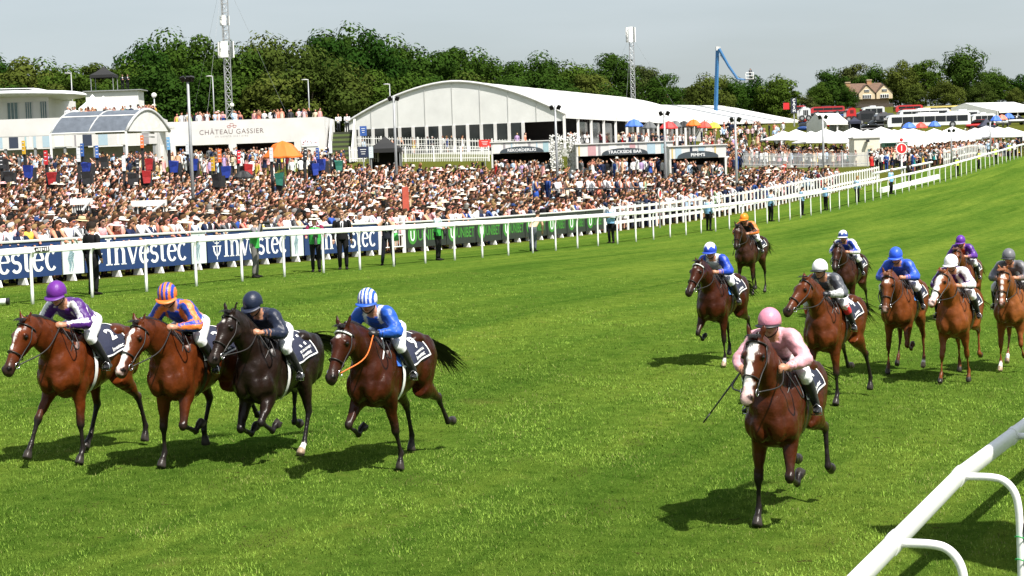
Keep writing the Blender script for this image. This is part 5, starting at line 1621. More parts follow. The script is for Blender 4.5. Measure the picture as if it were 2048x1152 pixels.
# ------------------------------------------------------------------ parasols
def parasol(root, w, h, rise, fab, square=True, n=8):
    m = MB(); m.tube([(0, 0, 0), (0, 0, h + rise * .95)], .04, n=6); m.build('pole', mat('pole_wood', (.35, .28, .2), .6), root)
    k = 4 if square else n
    vs = [(0, 0, h + rise)]
    for ring, (rr, zz) in enumerate(((.5, .42 if square else .76), (1.0, .0), (1.0, -.16 if square else -.10))):
        for i in range(k * 2):
            a = math.pi * i / k + math.pi / 4
            r = rr * w / 2 * (1.41 if square and i % 2 == 0 else 1.0) * (1 if square or i % 2 == 0 else .955)
            vs.append((r * math.cos(a), r * math.sin(a), h + (rise * zz if ring < 2 else zz) - (.05 if i % 2 else 0)))
    q = k * 2
    fs = [(0, 1 + i, 1 + (i + 1) % q) for i in range(q)] + [(1 + i, 1 + q + i, 1 + q + (i + 1) % q, 1 + (i + 1) % q) for i in range(q)] + [(1 + q + i, 1 + 2 * q + i, 1 + 2 * q + (i + 1) % q, 1 + q + (i + 1) % q) for i in range(q)]
    m = MB(); m.add(vs, fs); m.build('canopy', fab, root)
_cols = {'blue': (.05, .14, .52), 'black': (.012, .012, .013), 'red': (.62, .03, .03), 'grey': (.09, .095, .10), 'orange': (.66, .14, .010), 'yellow': (.72, .55, .04), 'scarlet': (.66, .06, .04), 'rainbow': (.55, .18, .12)}
for _x, _y, _d, _w, _c, _lab in [(1268, 248, 176, 36, 'blue', 'round blue parasol at the side of the marquee'), (1299, 252, 184, 30, 'grey', 'grey parasol between the blue and the red one'), (1337, 252, 178, 36, 'red', 'red parasol in front of the marquee side'), (1350, 250, 196, 28, 'grey', 'grey parasol behind the red one'), (1368, 250, 204, 26, 'black', 'black parasol before the orange one'), (1387, 247, 196, 30, 'orange', 'orange parasol in the row along the marquee'), (1409, 251, 204, 30, 'scarlet', 'scarlet parasol next to the yellow one'), (1428, 252, 214, 28, 'yellow', 'yellow parasol at the end of the coloured row'),
                         (1818, 252, 232, 28, 'blue', 'blue and white parasol before the long white coach'), (1842, 252, 236, 26, 'scarlet', 'scarlet parasol before the long white coach'), (1869, 249, 238, 24, 'blue', 'small blue parasol before the long white coach'), (1992, 238, 240, 24, 'blue', 'blue parasol next to the rainbow one on the hill'), (2004, 236, 244, 22, 'rainbow', 'rainbow parasol on the hill'), (2017, 233, 246, 24, 'blue', 'blue parasol highest on the hill')]:
    _p = P(_x, _y, _d); _r0 = empty('parasol', (_p[0], _p[1], _p[2] - 2.3), RNG.uniform(0, 1), _lab, 'parasol', 'coloured parasols')
    parasol(_r0, _w * mpp(_d) * 1.02, 2.15, .62, mat('parasol_' + _c, _cols[_c], .6, .05), False)
_wp = [(1568, 271, 232), (1592, 267, 240), (1622, 271, 228), (1650, 266, 236), (1678, 270, 226), (1706, 264, 236), (1735, 268, 226), (1762, 262, 234), (1788, 268, 222), (1815, 262, 232), (1842, 272, 214), (1868, 266, 222), (1895, 275, 206), (1905, 262, 228), (1925, 270, 212), (1950, 265, 216), (1972, 261, 218), (1996, 263, 214), (1842, 284, 200), (1880, 284, 196), (1640, 276, 218), (1700, 276, 216), (1770, 277, 212), (2016, 264, 208)]
for _k, (_x, _y, _d) in enumerate(_wp):
    _p = P(_x, _y, _d); _r0 = empty('parasol', (_p[0], _p[1], _p[2] - 2.75), RNG.uniform(-.2, .2), 'large square white parasol, %s along the beer garden' % _ORD[_k] if _k < 19 else 'large square white parasol in the front row of the beer garden, %s there' % _ORD[_k - 19], 'parasol', 'white square parasols')
    parasol(_r0, 5.2, 2.35, .95, FABW)
for _x, _y, _d, _w, _c, _lab in [(566, 306, 122, 80, 'orange', 'big orange umbrella above the bookmakers'), (486, 346, 106, 42, 'black', 'open black umbrella held low in the crowd')]:
    _p = P(_x, _y, _d); _r0 = empty('umbrella', (_p[0], _p[1], _p[2] - 1.9), .3, _lab, 'umbrella'); parasol(_r0, _w * mpp(_d), 1.7, 1.0 if _c == 'orange' else .35, mat('parasol_' + _c, _cols[_c], .6), False)
# ------------------------------------------------------------------ masts, lamps, lift, coaches, house, stands
def lattice(x0, ytop, x1, ybot, d, w, label, panels, ext=0.0):
    b, t = P(x1, ybot, d), P(x0, ytop, d)
    g = gz(b[0], b[1])
    root = empty('lattice_mast', (b[0], b[1], g), 0, label, 'mast')
    H = t[2] - g + ext
    r = w / 2
    legs = [(r * math.cos(a), r * math.sin(a)) for a in (0, 2.094, 4.189)]
    m = MB()
    for x, y in legs: m.tube([(x, y, 0), (x, y, H)], w * .07, n=5)
    m.build('leg_frame', STEELG, root); root.children[-1]['kind'] = 'stuff'
    m = MB(); n = int(H / (w * 1.1))
    for i in range(n):
        z0, z1 = i * H / n, (i + 1) * H / n
        for k in range(3):
            a, b2 = legs[k], legs[(k + 1) % 3]
            m.tube([(a[0], a[1], z0), (b2[0], b2[1], z1)], w * .04, n=4); m.tube([(a[0], a[1], z1), (b2[0], b2[1], z1)], w * .035, n=4)
    m.build('bracing', STEELG, root); root.children[-1]['kind'] = 'stuff'
    for z, ww, hh in panels:
        for k in range(3):
            a = k * 2.094 + .5
            m = MB(); m.box((ww * .55 * math.cos(a), ww * .55 * math.sin(a), z), (.14, ww * .55, hh), a); m.build('aerial_panel', WPAINT, root)
    m = MB(); m.ell((.5, -.3, H * .22), (.28, .12, .28)); m.build('dish', WPAINT, root, smooth=True)
    for a in (0.3, 2.4, 4.5):
        m = MB(); m.tube([(0, 0, H * .92), (9 * math.cos(a), 9 * math.sin(a), 0)], .012, n=4); m.build('guy_wire', STEELG, root)
_g = P(450, 0, 262)
lattice(441, 0, 457, 222, 235, 1.0, 'tall grey lattice mast with white aerial boxes rising out of frame', [(P(450, 100, 235)[2] - on(457, 222, 235)[2], 1.6, 2.0), (P(450, 42, 235)[2] - on(457, 222, 235)[2], .9, 1.2)], 5.0)
lattice(1257, 62, 1265, 195, 300, .9, 'slim grey mast with white antenna head above the marquee roof', [(P(1258, 70, 300)[2] - on(1265, 195, 300)[2], 1.2, 2.4)], .6)
def floodlight(x, ytop, xb, d, label, heads=2, hw=.55):
    t = P(x, ytop, d); g = gz(t[0], t[1]); H = t[2] - g
    b = P(xb, 380, d)
    root = empty('floodlight', (t[0], t[1], g), 0, label, 'floodlight', 'floodlights in the crowd')
    m = MB(); m.tube([(0, 0, 0), (0, 0, H * .5), (0, 0, H)], [.10, .085, .065], n=8); m.build('pole', STEELG, root, smooth=True)
    m = MB(); m.tube([(-.26, 0, H - .12), (.26, 0, H - .12)], .03, n=6); m.build('cross_arm', STEELG, root)
    for s in ((-1, 1) if heads == 2 else (-1, 1, .2)):
        m = MB(); M = Matrix.Rotation(.6, 3, 'X') @ Matrix.Rotation(.35 * s, 3, 'Y')
        m.box((s * .22, -.08, H - .14), (.20, .12, .26), M=M); m.box((s * .22 + .01 * s, -.13, H - .18), (.25, .04, .30), M=M); m.build('lamp_head', BLKM, root)
for a in [(375, 152, 386, 96, 'tall grey floodlight column among the bookmakers', 3), (787, 192, 790, 118, 'floodlight column in front of the marquee gable'), (1110, 210, 1113, 120, 'floodlight column before the flower wall'), (1328, 222, 1330, 122, 'floodlight column beside the third kiosk'), (1470, 234, 1482, 116, 'floodlight column in front of the second marquee'), (1645, 230, 1648, 140, 'floodlight column above the beer garden parasols'), (1902, 258, 1904, 176, 'floodlight column on the hill past the red sign'), (1980, 244, 1982, 190, 'farthest floodlight column on the hill')]:
    floodlight(*a)
def street_lamp(x, y, d, label, side=-1, globe=False):
    t = P(x, y, d); g = gz(t[0], t[1]); H = t[2] - g
    root = empty('street_lamp', (t[0], t[1], g), 0, label, 'lamp', 'street lamps by the wood')
    m = MB(); m.tube([(0, 0, 0), (0, 0, H * .6), (0, 0, H)], [.09, .07, .055], n=8); m.build('post', STEELG, root, smooth=True)
    m = MB()
    if globe: m.ell((0, 0, H + .12), (.24, .24, .22)); m.build('lamp_globe', WPAINT, root, smooth=True)
    else: m.loft([(.05, 0, H), (side * .3, 0, H + .05), (side * .7, 0, H + .03)], [.06, .14, .10], [.05, .07, .05], n=8, lat=(0, 1, 0), sub=2); m.build('lamp_head', mat('lamp_grey', (.45, .45, .45), .5), root, smooth=True)
for a in [(142, 147, 205, 'first grey street lamp right of the pavilion'), (425, 153, 200, 'grey street lamp left of the lattice mast'), (616, 160, 200, 'grey street lamp before the broad brownish tree'), (779, 169, 215, 'short street lamp over the left slope of the marquee'), (308, 193, 165, 'small white globe lamp at the end of the canopy', 1, True)]:
    street_lamp(*a)

def lift():
    d = 300
    b = P(1430, 205, d); g = gz(b[0], b[1])
    root = empty('boom_lift', (b[0], b[1], g), 0, 'blue articulated boom lift raised above the tents with basket', 'boom lift')
    O = np.array([b[0], b[1], g]); bl = mat('lift_blue', (.028, .12, .27), .45, .1)
    q = lambda x, y: P(x, y, d) - O
    def beam(p0, p1, w, nm='boom'):
        m = MB(); m.loft([p0, p1], [w, w * .85], [w, w * .85], n=4); m.build(nm, bl, root)
    beam(np.array([0, 0, .5]), q(1435, 97), .34); beam(q(1437, 98) + (0, -.6, 0), q(1456, 132) + (0, -.6, 0), .24); beam(q(1456, 132) + (0, -.6, 0), q(1474, 158) + (0, -.6, 0), .22); beam(q(1474, 158) + (0, -.6, 0), q(1490, 160) + (0, -.6, 0), .16)
    m = MB(); m.tube([q(1440, 110) + (0, -.3, 0), q(1452, 126) + (0, -.3, 0)], .09, n=6); m.build('hydraulic_ram', STEELG, root)
    m = MB(); m.box(tuple(q(1436, 97)), (.7, .9, .6)); m.build('knuckle', mat('rib_grey'), root)
    c = q(1498, 152) + (0, -.6, 0)
    for z in (-.5, .0, .5):
        m = MB(); m.tube([c + np.array(k) for k in ((-.6, -.4, z), (.6, -.4, z), (.6, .4, z), (-.6, .4, z), (-.6, -.4, z))], .035, n=5); m.build('basket_rail', WPAINT, root)
    for k in ((-.6, -.4), (.6, -.4), (.6, .4), (-.6, .4)):
        m = MB(); m.tube([c + np.array((*k, -.55)), c + np.array((*k, .5))], .035, n=5); m.build('basket_post', WPAINT, root)
    m = MB(); m.box(tuple(c + (0, 0, -.6)), (1.3, .9, .08)); m.build('basket_floor', BLKM, root)
    m = MB(); m.box((0, 0, .6), (2.4, 5, 1.0)); m.build('chassis', bl, root)
    for x in (-1.2, 1.2):
        for y in (-1.7, 1.7):
            m = MB(); m.loft([(x - .2, y, .45), (x + .2, y, .45)], .45, n=12); m.build('wheel', BLKM, root)
    cp = c + O
    make_person((cp[0] + .1, cp[1], cp[2] - .56), -1.0, look_of((.02, .02, .025), (.02, .02, .02)), 'camera', 1, 'camera operator in dark clothes in the lift basket', 'person', None, 1.0, name='camera_operator')
lift()

def coach(x0, x1, ytop, ybot, d, body, label, double=False, yaw=0.0, open_top=False):
    a = P(x0, ybot, d); w = (x1 - x0) * mpp(d); h = (ybot - ytop) * mpp(d)
    root = empty('coach', (a[0], a[1], a[2]), yaw, label, 'coach', 'coaches and buses parked on the hill')
    bm = mat('coach_%02d%02d' % (int(body[0] * 99), int(body[1] * 99)), body, .3, .06, 1, coat=.3)
    D = 2.5
    m = MB()
    pr = [(0, .35), (-.06, .9), (.0, h * .72), (.35, h - .12), (.8, h), (w - .35, h), (w - .04, h - .2), (w, .35)]
    m.prism(pr, D, Matrix(((1, 0, 0, 0), (0, 0, 1, 0), (0, 1, 0, 0), (0, 0, 0, 1)))); o = m.build('body', bm, root)
    rows = [(h * .42, h * .82)] if not double else [(h * .22, h * .42), (h * .60, h * .84)]
    for z0, z1 in rows:
        n = max(3, int(w / 1.6))
        for i in range(n):
            xa, xb = .55 + i * (w - .9) / n, .55 + (i + 1) * (w - .9) / n - .07
            m = MB(); m.box(((xa + xb) / 2, -.012, (z0 + z1) / 2), (xb - xa, .03, z1 - z0)); m.build('window', mat('coach_glass', (.012, .014, .016), .08, .1), root)
    m = MB(); m.box((.08, D / 2, (h * .36 + h * .84) / 2), (.3, D - .3, h * .44)); m.build('windscreen', mat('coach_glass'), root)
    for x in (w * .2, w * .78):
        m = MB(); m.loft([(x, -.03, .42), (x, .25, .42)], .46, n=14); wo = m.build('wheel', BLKM, root); m = MB(); m.loft([(x, -.05, .42), (x, -.02, .42)], .24, n=10); m.build('hub', STEELG, wo)
    for x in (.04,):
        for y in (.35, D - .35):
            m = MB(); m.ell((x - .06, y, .75), (.06, .16, .10), n=8, m=6); m.build('headlight', mat('headlight', (.7, .7, .68), .1), root)
    if not open_top:
        m = MB(); m.box((w * .5, D / 2, h + .09), (w * .25, 1.6, .18)); m.build('roof_unit', bm if not double else BLKM, root)
for a in [(1776, 1942, 230, 259, 262, (.70, .71, .72), 'long white coach with a dark window band above the parasols'), (1752, 1790, 227, 258, 276, (.10, .10, .11), 'dark coach seen behind the nose of the long white coach'), (1945, 1992, 228, 252, 285, (.66, .67, .68), 'white coach behind the dark gazebo'), (1800, 1900, 220, 242, 300, (.68, .69, .70), 'white coach behind the long white coach'), (1716, 1752, 223, 250, 290, (.03, .03, .035), 'black coach next to the red double decker'), (1725, 1770, 214, 236, 330, (.60, .62, .64), 'pale coach below the half timbered house'),
          (1694, 1713, 216, 244, 285, (.50, .02, .02), 'red double decker seen end on next to the dark gazebo', True), (1545, 1612, 213, 230, 345, (.42, .03, .035), 'long red bus roof behind the second marquee', True), (1622, 1690, 214, 232, 350, (.42, .03, .035), 'long red bus behind the cash sign', True), (1792, 1846, 211, 228, 345, (.48, .03, .03), 'red bus just right of the house', True), (1849, 1936, 213, 232, 335, (.62, .50, .16), 'cream yellow open bus above the coaches', True), (1938, 2004, 216, 234, 340, (.50, .03, .03), 'red bus right of the cream yellow one', True), (1600, 1622, 216, 242, 290, (.62, .63, .65), 'white van like coach next to the cash sign'), (1895, 1960, 222, 244, 292, (.62, .64, .66), 'white coach behind the tail of the long white coach')]:
    coach(*a)

def car(x, y, d, body, label, yaw):
    a = hit(x, y, 200, 400); a = P(x, y, d)
    root = empty('parked_car', (a[0], a[1], gz(a[0], a[1])), yaw, label, 'car', 'cars parked below the coaches')
    bm = mat('car_%02d%02d%02d' % tuple(int(c * 99) for c in body), body, .3, .05, coat=.4)
    m = MB(); m.loft([(-2.1, 0, .62), (-1.9, 0, .64), (-.8, 0, .66), (1.0, 0, .66), (1.9, 0, .64), (2.1, 0, .60)], [.70, .84, .88, .88, .84, .70], [.18, .30, .34, .34, .32, .22], n=12, lat=(0, 1, 0), sub=2); m.build('body', bm, root, smooth=True)
    m = MB(); m.loft([(-1.5, 0, .95), (-.9, 0, 1.18), (0, 0, 1.24), (.7, 0, 1.20), (1.4, 0, .95)], [.60, .70, .72, .70, .60], [.05, .26, .28, .26, .05], n=12, lat=(0, 1, 0), sub=2); m.build('cabin', mat('coach_glass', (.012, .014, .016), .08, .1), root, smooth=True)
    m = MB(); m.loft([(-.8, 0, 1.47), (.6, 0, 1.48)], [.62, .60], [.035, .035], n=10, lat=(0, 1, 0)); m.build('roof', bm, root, smooth=True)
    for wx in (-1.25, 1.3):
        for wy in (-.82, .82):
            m = MB(); m.loft([(wx, wy - .1, .33), (wx, wy + .1, .33)], .33, n=12); m.build('wheel', BLKM, root)
_r = random.Random(17)
_cc = [('white', (.62, .62, .62)), ('black', (.012, .012, .014)), ('silver', (.36, .37, .38)), ('red', (.40, .02, .02)), ('blue', (.02, .06, .22))]
for _i, (_x, _y, _d) in enumerate([(1608, 250, 262), (1628, 249, 268), (1640, 244, 284), (1612, 240, 296), (1662, 240, 300), (1684, 246, 272), (1740, 252, 262), (1756, 247, 272), (1630, 232, 320), (1660, 230, 330), (1690, 228, 335), (1730, 240, 300), (1960, 246, 275), (2000, 240, 290), (2030, 236, 300)]):
    _c = _r.choice(_cc); car(_x, _y, _d, _c[1], '%s car parked on the hill below the house, %s of the cars' % (_c[0], _ORD[_i]), _r.uniform(-.4, .4) + _r.choice([0, 1.4]))

def house():
    d = 420
    a, b = P(1692, 216, d), P(1780, 214, d)
    w = b[0] - a[0]; z = lambda y: P(1735, y, d)[2] - a[2]
    root = empty('house', (a[0], a[1], a[2]), 0, 'half timbered house with brown tiled roof and two gables on the hill', 'house')
    stone = mat('house_stone', (.40, .31, .20), .8, .15, 1.5); rend = mat('house_render', (.55, .45, .30), .8, .1); tile = mat('house_tiles', (.12, .070, .045), .8, .25, 2)
    He, Hr = z(188), z(165)
    m = MB(); m.box((w / 2, 4, He / 2 - 1), (w - .4, 8, He + 2)); m.build('wall', stone, root)
    m = MB(); m.add([(-.3, -.4, He - .1), (w + .3, -.4, He - .1), (w - 1.2, 4, Hr), (1.6, 4, Hr), (-.3, 8.4, He - .1), (w + .3, 8.4, He - .1)], [(0, 1, 2, 3), (1, 5, 2), (4, 3, 2, 5), (0, 3, 4)]); ro = m.build('roof', tile, root)
    mp = mpp(d)
    for k, gx in enumerate((1733, 1768)):
        c = (gx - 1692) * mp; hw = 16 * mp
        zg = z(171)
        m = MB(); m.add([(c - hw, -.9, He * .60), (c + hw, -.9, He * .60), (c + hw, -.9, He + .25), (c, -.9, zg), (c - hw, -.9, He + .25), (c - hw, 2, He * .60), (c + hw, 2, He * .60), (c + hw, 2, He + .25), (c, 3, zg), (c - hw, 2, He + .25)], [(0, 1, 2, 3, 4), (0, 4, 9, 5), (1, 6, 7, 2), (0, 5, 6, 1)]); go = m.build('gable', rend, root)
        m = MB(); m.add([(c - hw - .25, -1.1, He + .02), (c, -1.1, zg + .22), (c, 4, zg + .22), (c - hw - .25, 4, He + .02)], [(0, 1, 2, 3)]); m.add([(c + hw + .25, -1.1, He + .02), (c, -1.1, zg + .22), (c, 4, zg + .22), (c + hw + .25, 4, He + .02)], [(3, 2, 1, 0)]); m.build('gable_roof', tile, root)
        for (zc, ww, hh) in ((He * .80, 17 * mp, 7.5 * mp), (He + (zg - He) * .38, 10 * mp, 4.5 * mp)):
            m = MB(); m.box((c, -.95, zc), (ww, .12, hh)); wo = m.build('window', LETW, root)
            for j in range(4):
                m = MB(); m.box((c - ww / 2 + (j + .5) * ww / 4, -1.03, zc), (ww / 4 * .7, .05, hh * .75)); m.build('pane', GLASS, wo)
    for x0 in (1710, 1728):
        pass
    c = (1711 - 1692) * mp
    m = MB(); m.box((c, -.1, He * .80), (14 * mp, .3, 6.5 * mp)); wo = m.build('window', LETW, root)
    for j in range(3):
        m = MB(); m.box((c + (j - 1) * 4.4 * mp, -.27, He * .80), (3.2 * mp, .05, 5 * mp)); m.build('pane', GLASS, wo)
    for x0, y0, y1, dd in ((1694, 164, 216, -.2), (1744, 159, 172, 4)):
        m = MB(); m.box(((x0 - 1692) * mp + .2, dd, (z(y0) + z(y1)) / 2), (1.0, 1.0, z(y0) - z(y1))); co = m.build('chimney', mat('chimney_brick', (.36, .20, .10), .85, .2), root)
        m = MB(); m.box(((x0 - 1692) * mp + .2, dd, z(y0)), (1.2, 1.2, .25)); m.build('chimney_cap', stone, co)
    m = MB(); m.box((w * .55, -2, z(212)), (w * .9, 3, 6 * mp)); m.build('porch', mat('porch_dark', (.06, .045, .035), .8), root)
house()
for _k, (_x, _y, _w, _d) in enumerate(((1310, 205, 44, 360), (1372, 206, 50, 370))):
    a = P(_x, _y, _d); w = _w * mpp(_d)
    root = empty('house', (a[0], a[1], a[2] - 3), 0, ['distant roof with chimneys above the marquee ridge by the round tree', 'distant brown roof with two chimneys left of the blue lift'][_k], 'house', 'distant roofs')
    m = MB(); m.box((w / 2, 3, .5), (w, 6, 5)); m.build('wall', mat('house_stone'), root)
    m = MB(); m.add([(-.2, -.3, 2.6), (w + .2, -.3, 2.6), (w - .6, 3, 4.2), (.6, 3, 4.2)], [(0, 1, 2, 3)]); m.build('roof', mat('house_tiles'), root)
    for x in (.3, .42):
        m = MB(); m.box((w * x * 1.5, 3, 4.6), (.7, .7, 1.6)); m.build('chimney', mat('chimney_brick', (.36, .20, .10), .85), root)

# round red sign with a figure 1
def red_sign():
    d = 143
    t = P(1803, 297, d); g = gz(t[0], t[1]); h = t[2] - g
    root = empty('furlong_marker', (t[0], t[1], g), 0, 'round red furlong sign with white figure 1 on a white post', 'sign')
    m = MB(); m.box((0, .03, h / 2 - .2), (.12, .10, h - .1)); m.build('post', WPAINT, root)
    ring = lambda r, y: [(r * math.cos(a), y, h + r * math.sin(a)) for a in np.linspace(0, 2 * math.pi, 33)[:-1]]
    m = MB(); f, b = ring(.44, -.05), ring(.44, .0); m.add(f + b, [tuple(range(32)), tuple(range(63, 31, -1))] + [(i, 32 + i, 32 + (i + 1) % 32, (i + 1) % 32) for i in range(32)]); disc = m.build('disc', WPAINT, root)
    m = MB(); m.add(ring(.36, -.056), [tuple(range(32))]); m.build('red_face', mat('sign_red', (.60, .02, .025), .5, .05), disc)
    vs, fs = text_mesh('1', .58, .004); m = MB(); m.add([(x, -.062, h + y) for x, y, z in vs], fs); m.build('figure', LETW, disc)
    for i in range(16):
        a = i / 16 * 2 * math.pi; m = MB(); m.ell((.50 * math.cos(a), -.02, h + .50 * math.sin(a)), (.04, .03, .04), n=6, m=4); m.build('bulb', mat('sign_red') if i % 2 else WPAINT, disc, smooth=True)
    m = MB(); m.ell((0, -.02, h + .66), (.14, .05, .14), n=10, m=6); m.build('top_lamp', mat('sign_red'), root, smooth=True)
red_sign()
# kiosk in the beer garden, cash sign
def kiosk():
    d = 186
    a = P(1708, 277, d); w = 52 * mpp(d); g = gz(a[0], a[1]); H = a[2] - g
    root = empty('garden_kiosk', (a[0], a[1], g), 0, 'cream kiosk with a door in front of the white parasols', 'kiosk')
    m = MB(); m.box((w / 2, 1.4, H / 2), (w, 2.8, H)); m.build('wall', mat('kiosk_cream', (.66, .63, .53), .7, .08), root)
    m = MB(); m.box((w / 2, 1.4, H + .06), (w + .2, 3, .16)); m.build('roof', WALLW, root)
    m = MB(); m.box((w * .58, -.02, 1.02), (.85, .05, 2.04)); do = m.build('door', mat('kiosk_door', (.60, .56, .44), .6), root)
    m = MB(); m.box((w * .58, -.05, 1.5), (.32, .03, .3)); m.build('door_pane', mat('pale_glass'), do)
    m = MB(); m.box((w * .5, -.3, H - .28), (.28, .4, .26)); m.build('lamp', BLKM, root)
    r2 = empty('garden_bar', (a[0] + w + .25, a[1] + .5, g), 0, 'open garden bar with green name board beside the cream kiosk', 'bar')
    m = MB(); m.box((1.3, .1, H - .75), (2.6, .2, .42)); so = m.build('name_board', mat('board_dkgreen', (.012, .05, .03), .5), r2)
    m = MB()
    for k in range(11):
        if k != 6: m.box((.42 + k * .175, -.006, H - .75), (.11, .012, .15 + .03 * (k % 2))); m.build('lettering', LETW, so)
    m = MB(); m.box((1.3, 0, .75), (2.6, .5, .14)); m.build('counter', WALLW, r2)
    for x in (.06, 2.54):
        m = MB(); m.box((x, .1, (H - .95) / 2), (.1, .1, H - .95)); m.build('post', WALLW, r2)
kiosk()
def cash():
    d = 282
    a = P(1588, 225, d); root = empty('cash_sign', (a[0], a[1], gz(a[0], a[1])), 0, 'tall black vertical cash sign in front of the buses', 'sign')
    z0 = a[2] - root.location[2]; H = 30 * mpp(d)
    m = MB(); m.box((0, 0, z0 + H * .45), (.85, .4, H)); m.build('panel', mat('sign_ink', (.012, .016, .04), .5), root)
    m = MB()
    for i, ch in enumerate('CASH'):
        vs, fs = text_mesh(ch, .62, .02); m.add([(x, -.215, z0 + H * (.80 - .23 * i) + y) for x, y, z in vs], fs)
    m.build('lettering', LETW, root)
    m = MB(); m.box((0, 0, z0 / 2 - .1), (.2, .2, z0)); m.build('post', STEELG, root)
    m = MB(); m.box((-1.1, .3, z0 + 1.0), (.9, .4, 1.0)); m.build('side_panel', mat('sign_red'), root)
cash()

# ------------------------------------------------------------------ bookmakers' pitches
_bagc = [('black', (.018, .018, .020)), ('blue', (.012, .035, .26)), ('red', (.34, .018, .02)), ('green', (.02, .14, .10)), ('grey', (.20, .20, .19))]
_postc = [('black', (.02, .022, .026)), ('yellow', (.70, .42, .03)), ('red', (.55, .02, .03)), ('slate', (.08, .11, .16)), ('white', (.60, .63, .66)), ('blue', (.04, .12, .40)), ('maroon', (.12, .02, .03)), ('sky blue', (.16, .40, .66)), ('orange', (.75, .16, .04))]
_bk = [(20, 345, 108, 0, 0), (62, 318, 112, 1, 1), (108, 335, 106, 2, 2), (175, 342, 106, 0, 4), (178, 318, 116, 1, 5), (265, 345, 106, 0, 4), (292, 345, 108, 2, 0), (352, 322, 118, 1, 7), (390, 318, 120, 1, 4), (440, 345, 106, 0, 1), (455, 330, 114, 1, 8), (492, 325, 116, 2, 2), (560, 345, 108, 3, 4), (625, 330, 118, 1, 0), (648, 322, 122, 1, 5), (676, 325, 124, 3, 4), (6, 300, 120, 0, 0), (208, 300, 122, 0, 5), (300, 318, 120, 2, 8)]
def bookie(i, x, y, d, bag, post):
    p = P(x, y, d); g = gz(p[0], p[1])
    root = empty('bookmaker_stand', (p[0], p[1], g), RNG.uniform(-.5, .5), 'bookmaker stand with %s bag and %s sign pole, %s along the row' % (_bagc[bag][0], _postc[post][0], _ORD[i] if i < 19 else ordinal(i)), 'betting stand', 'bookmaker stands behind the crowd')
    zb = max(1.2, min(p[2] - g, 2.3))
    m = MB(); m.box((0, 0, zb / 2), (RNG.uniform(.35, .65), .5, zb)); m.build('box', mat('stand_black', (.016, .016, .018), .7, .2), root)
    m = MB()
    w0, w1 = RNG.uniform(.16, .22), RNG.uniform(.24, .30)
    vs = [(x * w, -.36 + y * (.10 if z < 0 else .17) + .04 * z, zb + z + RNG.uniform(-.05, .05)) for z, w in ((-.62, w0), (-.25, w0 * 1.2), (.10, w1)) for x, y in ((-1, -1), (1, -1), (1, 1), (-1, 1))]
    m.add(vs, [(0, 3, 2, 1), (8, 9, 10, 11)] + [(k * 4 + i, k * 4 + (i + 1) % 4, k * 4 + 4 + (i + 1) % 4, k * 4 + 4 + i) for k in (0, 1) for i in range(4)]); m.build('bag', mat('bag_' + _bagc[bag][0], _bagc[bag][1], .5, .25, 5, bump=.5, bscale=6), root)
    hp = zb + RNG.uniform(.5, 1.3)
    m = MB(); m.box((-.48, .1, hp / 2), (.16, .14, hp)); m.build('pole', mat('stand_black'), root)
    m = MB(); m.box((-.46, -.02, hp - .05), (.20, .08, .80)); so = m.build('sign_board', mat('booksign_' + _postc[post][0], _postc[post][1], .5, .1), root)
    m = MB()
    for k in range(3): m.box((-.46, -.068, hp + .22 - k * .22), (.12, .008, .04))
    m.build('sign_print', LETW, so)['kind'] = 'stuff'
for _i, _b in enumerate(_bk): bookie(_i, *_b)

# viewing deck with a black rail inside the crowd, red posts, stair rail, life-ring
def viewing_deck():
    a, b = P(1098, 378, 96), P(1330, 376, 112)
    d = b - a; g = gz(a[0], a[1])
    root = empty('viewing_deck', (a[0], a[1], g), 0, 'raised deck with black handrail in the middle of the crowd', 'deck')
    zd = a[2] - g - 1.05
    nrm = np.array([-d[1], d[0], 0]); nrm /= np.linalg.norm(nrm)
    m = MB(); z0 = np.array([0, 0, zd])
    q = [z0 * 1, d + z0, d + nrm * 2.2 + z0, nrm * 2.2 + z0]
    m.add(q + [p - np.array([0, 0, 1.2]) for p in q], [(0, 1, 2, 3), (0, 4, 5, 1), (1, 5, 6, 2), (2, 6, 7, 3), (3, 7, 4, 0)]); m.build('deck_floor', mat('deck_dark', (.06, .055, .05), .8), root)
    for z in (1.05, .55):
        m = MB(); m.tube([z0 + (0, 0, z), d + z0 + (0, 0, z)], .035, n=6); m.build('handrail', BLKM, root)
    for i in range(9):
        m = MB(); m.tube([d * i / 8 + z0, d * i / 8 + z0 + (0, 0, 1.05)], .03, n=6); m.build('baluster', BLKM, root)
    def folk(add, rnd, scatter):
        for i in range(34):
            t = rnd.random(); add(np.array(root.location) + d * t + nrm * rnd.uniform(.25, 1.8) + z0, TRACKWARD + rnd.uniform(-.4, 1.0), random_look(rnd), rnd.choice(['stand', 'fold', 'rail']), 0, rnd.uniform(.97, 1.07), True)
    CROWD_EXTRA.append(folk)
viewing_deck()
for _k, (_x, _yt, _yb, _d, _lab) in enumerate([(810, 374, 450, 77, 'red post with a timber batten rising out of the crowd by the gate'), (1569, 328, 348, 140, 'short red post among the far crowd below the paling fence')]):
    t, b = P(_x, _yt, _d), P(_x, _yb, _d); g = gz(t[0], t[1])
    root = empty('red_post', (t[0], t[1], g), .2, _lab, 'post', 'red posts in the crowd'); H = t[2] - g
    m = MB(); m.box((0, 0, H / 2 + .3), (.26, .16, H - .6)); m.build('board', mat('post_red', (.42, .07, .04), .7, .2), root)
    m = MB(); m.box((.19, -.05, H / 2 - .25), (.07, .07, H - .5)); m.build('batten', mat('batten', (.55, .42, .26), .7), root)
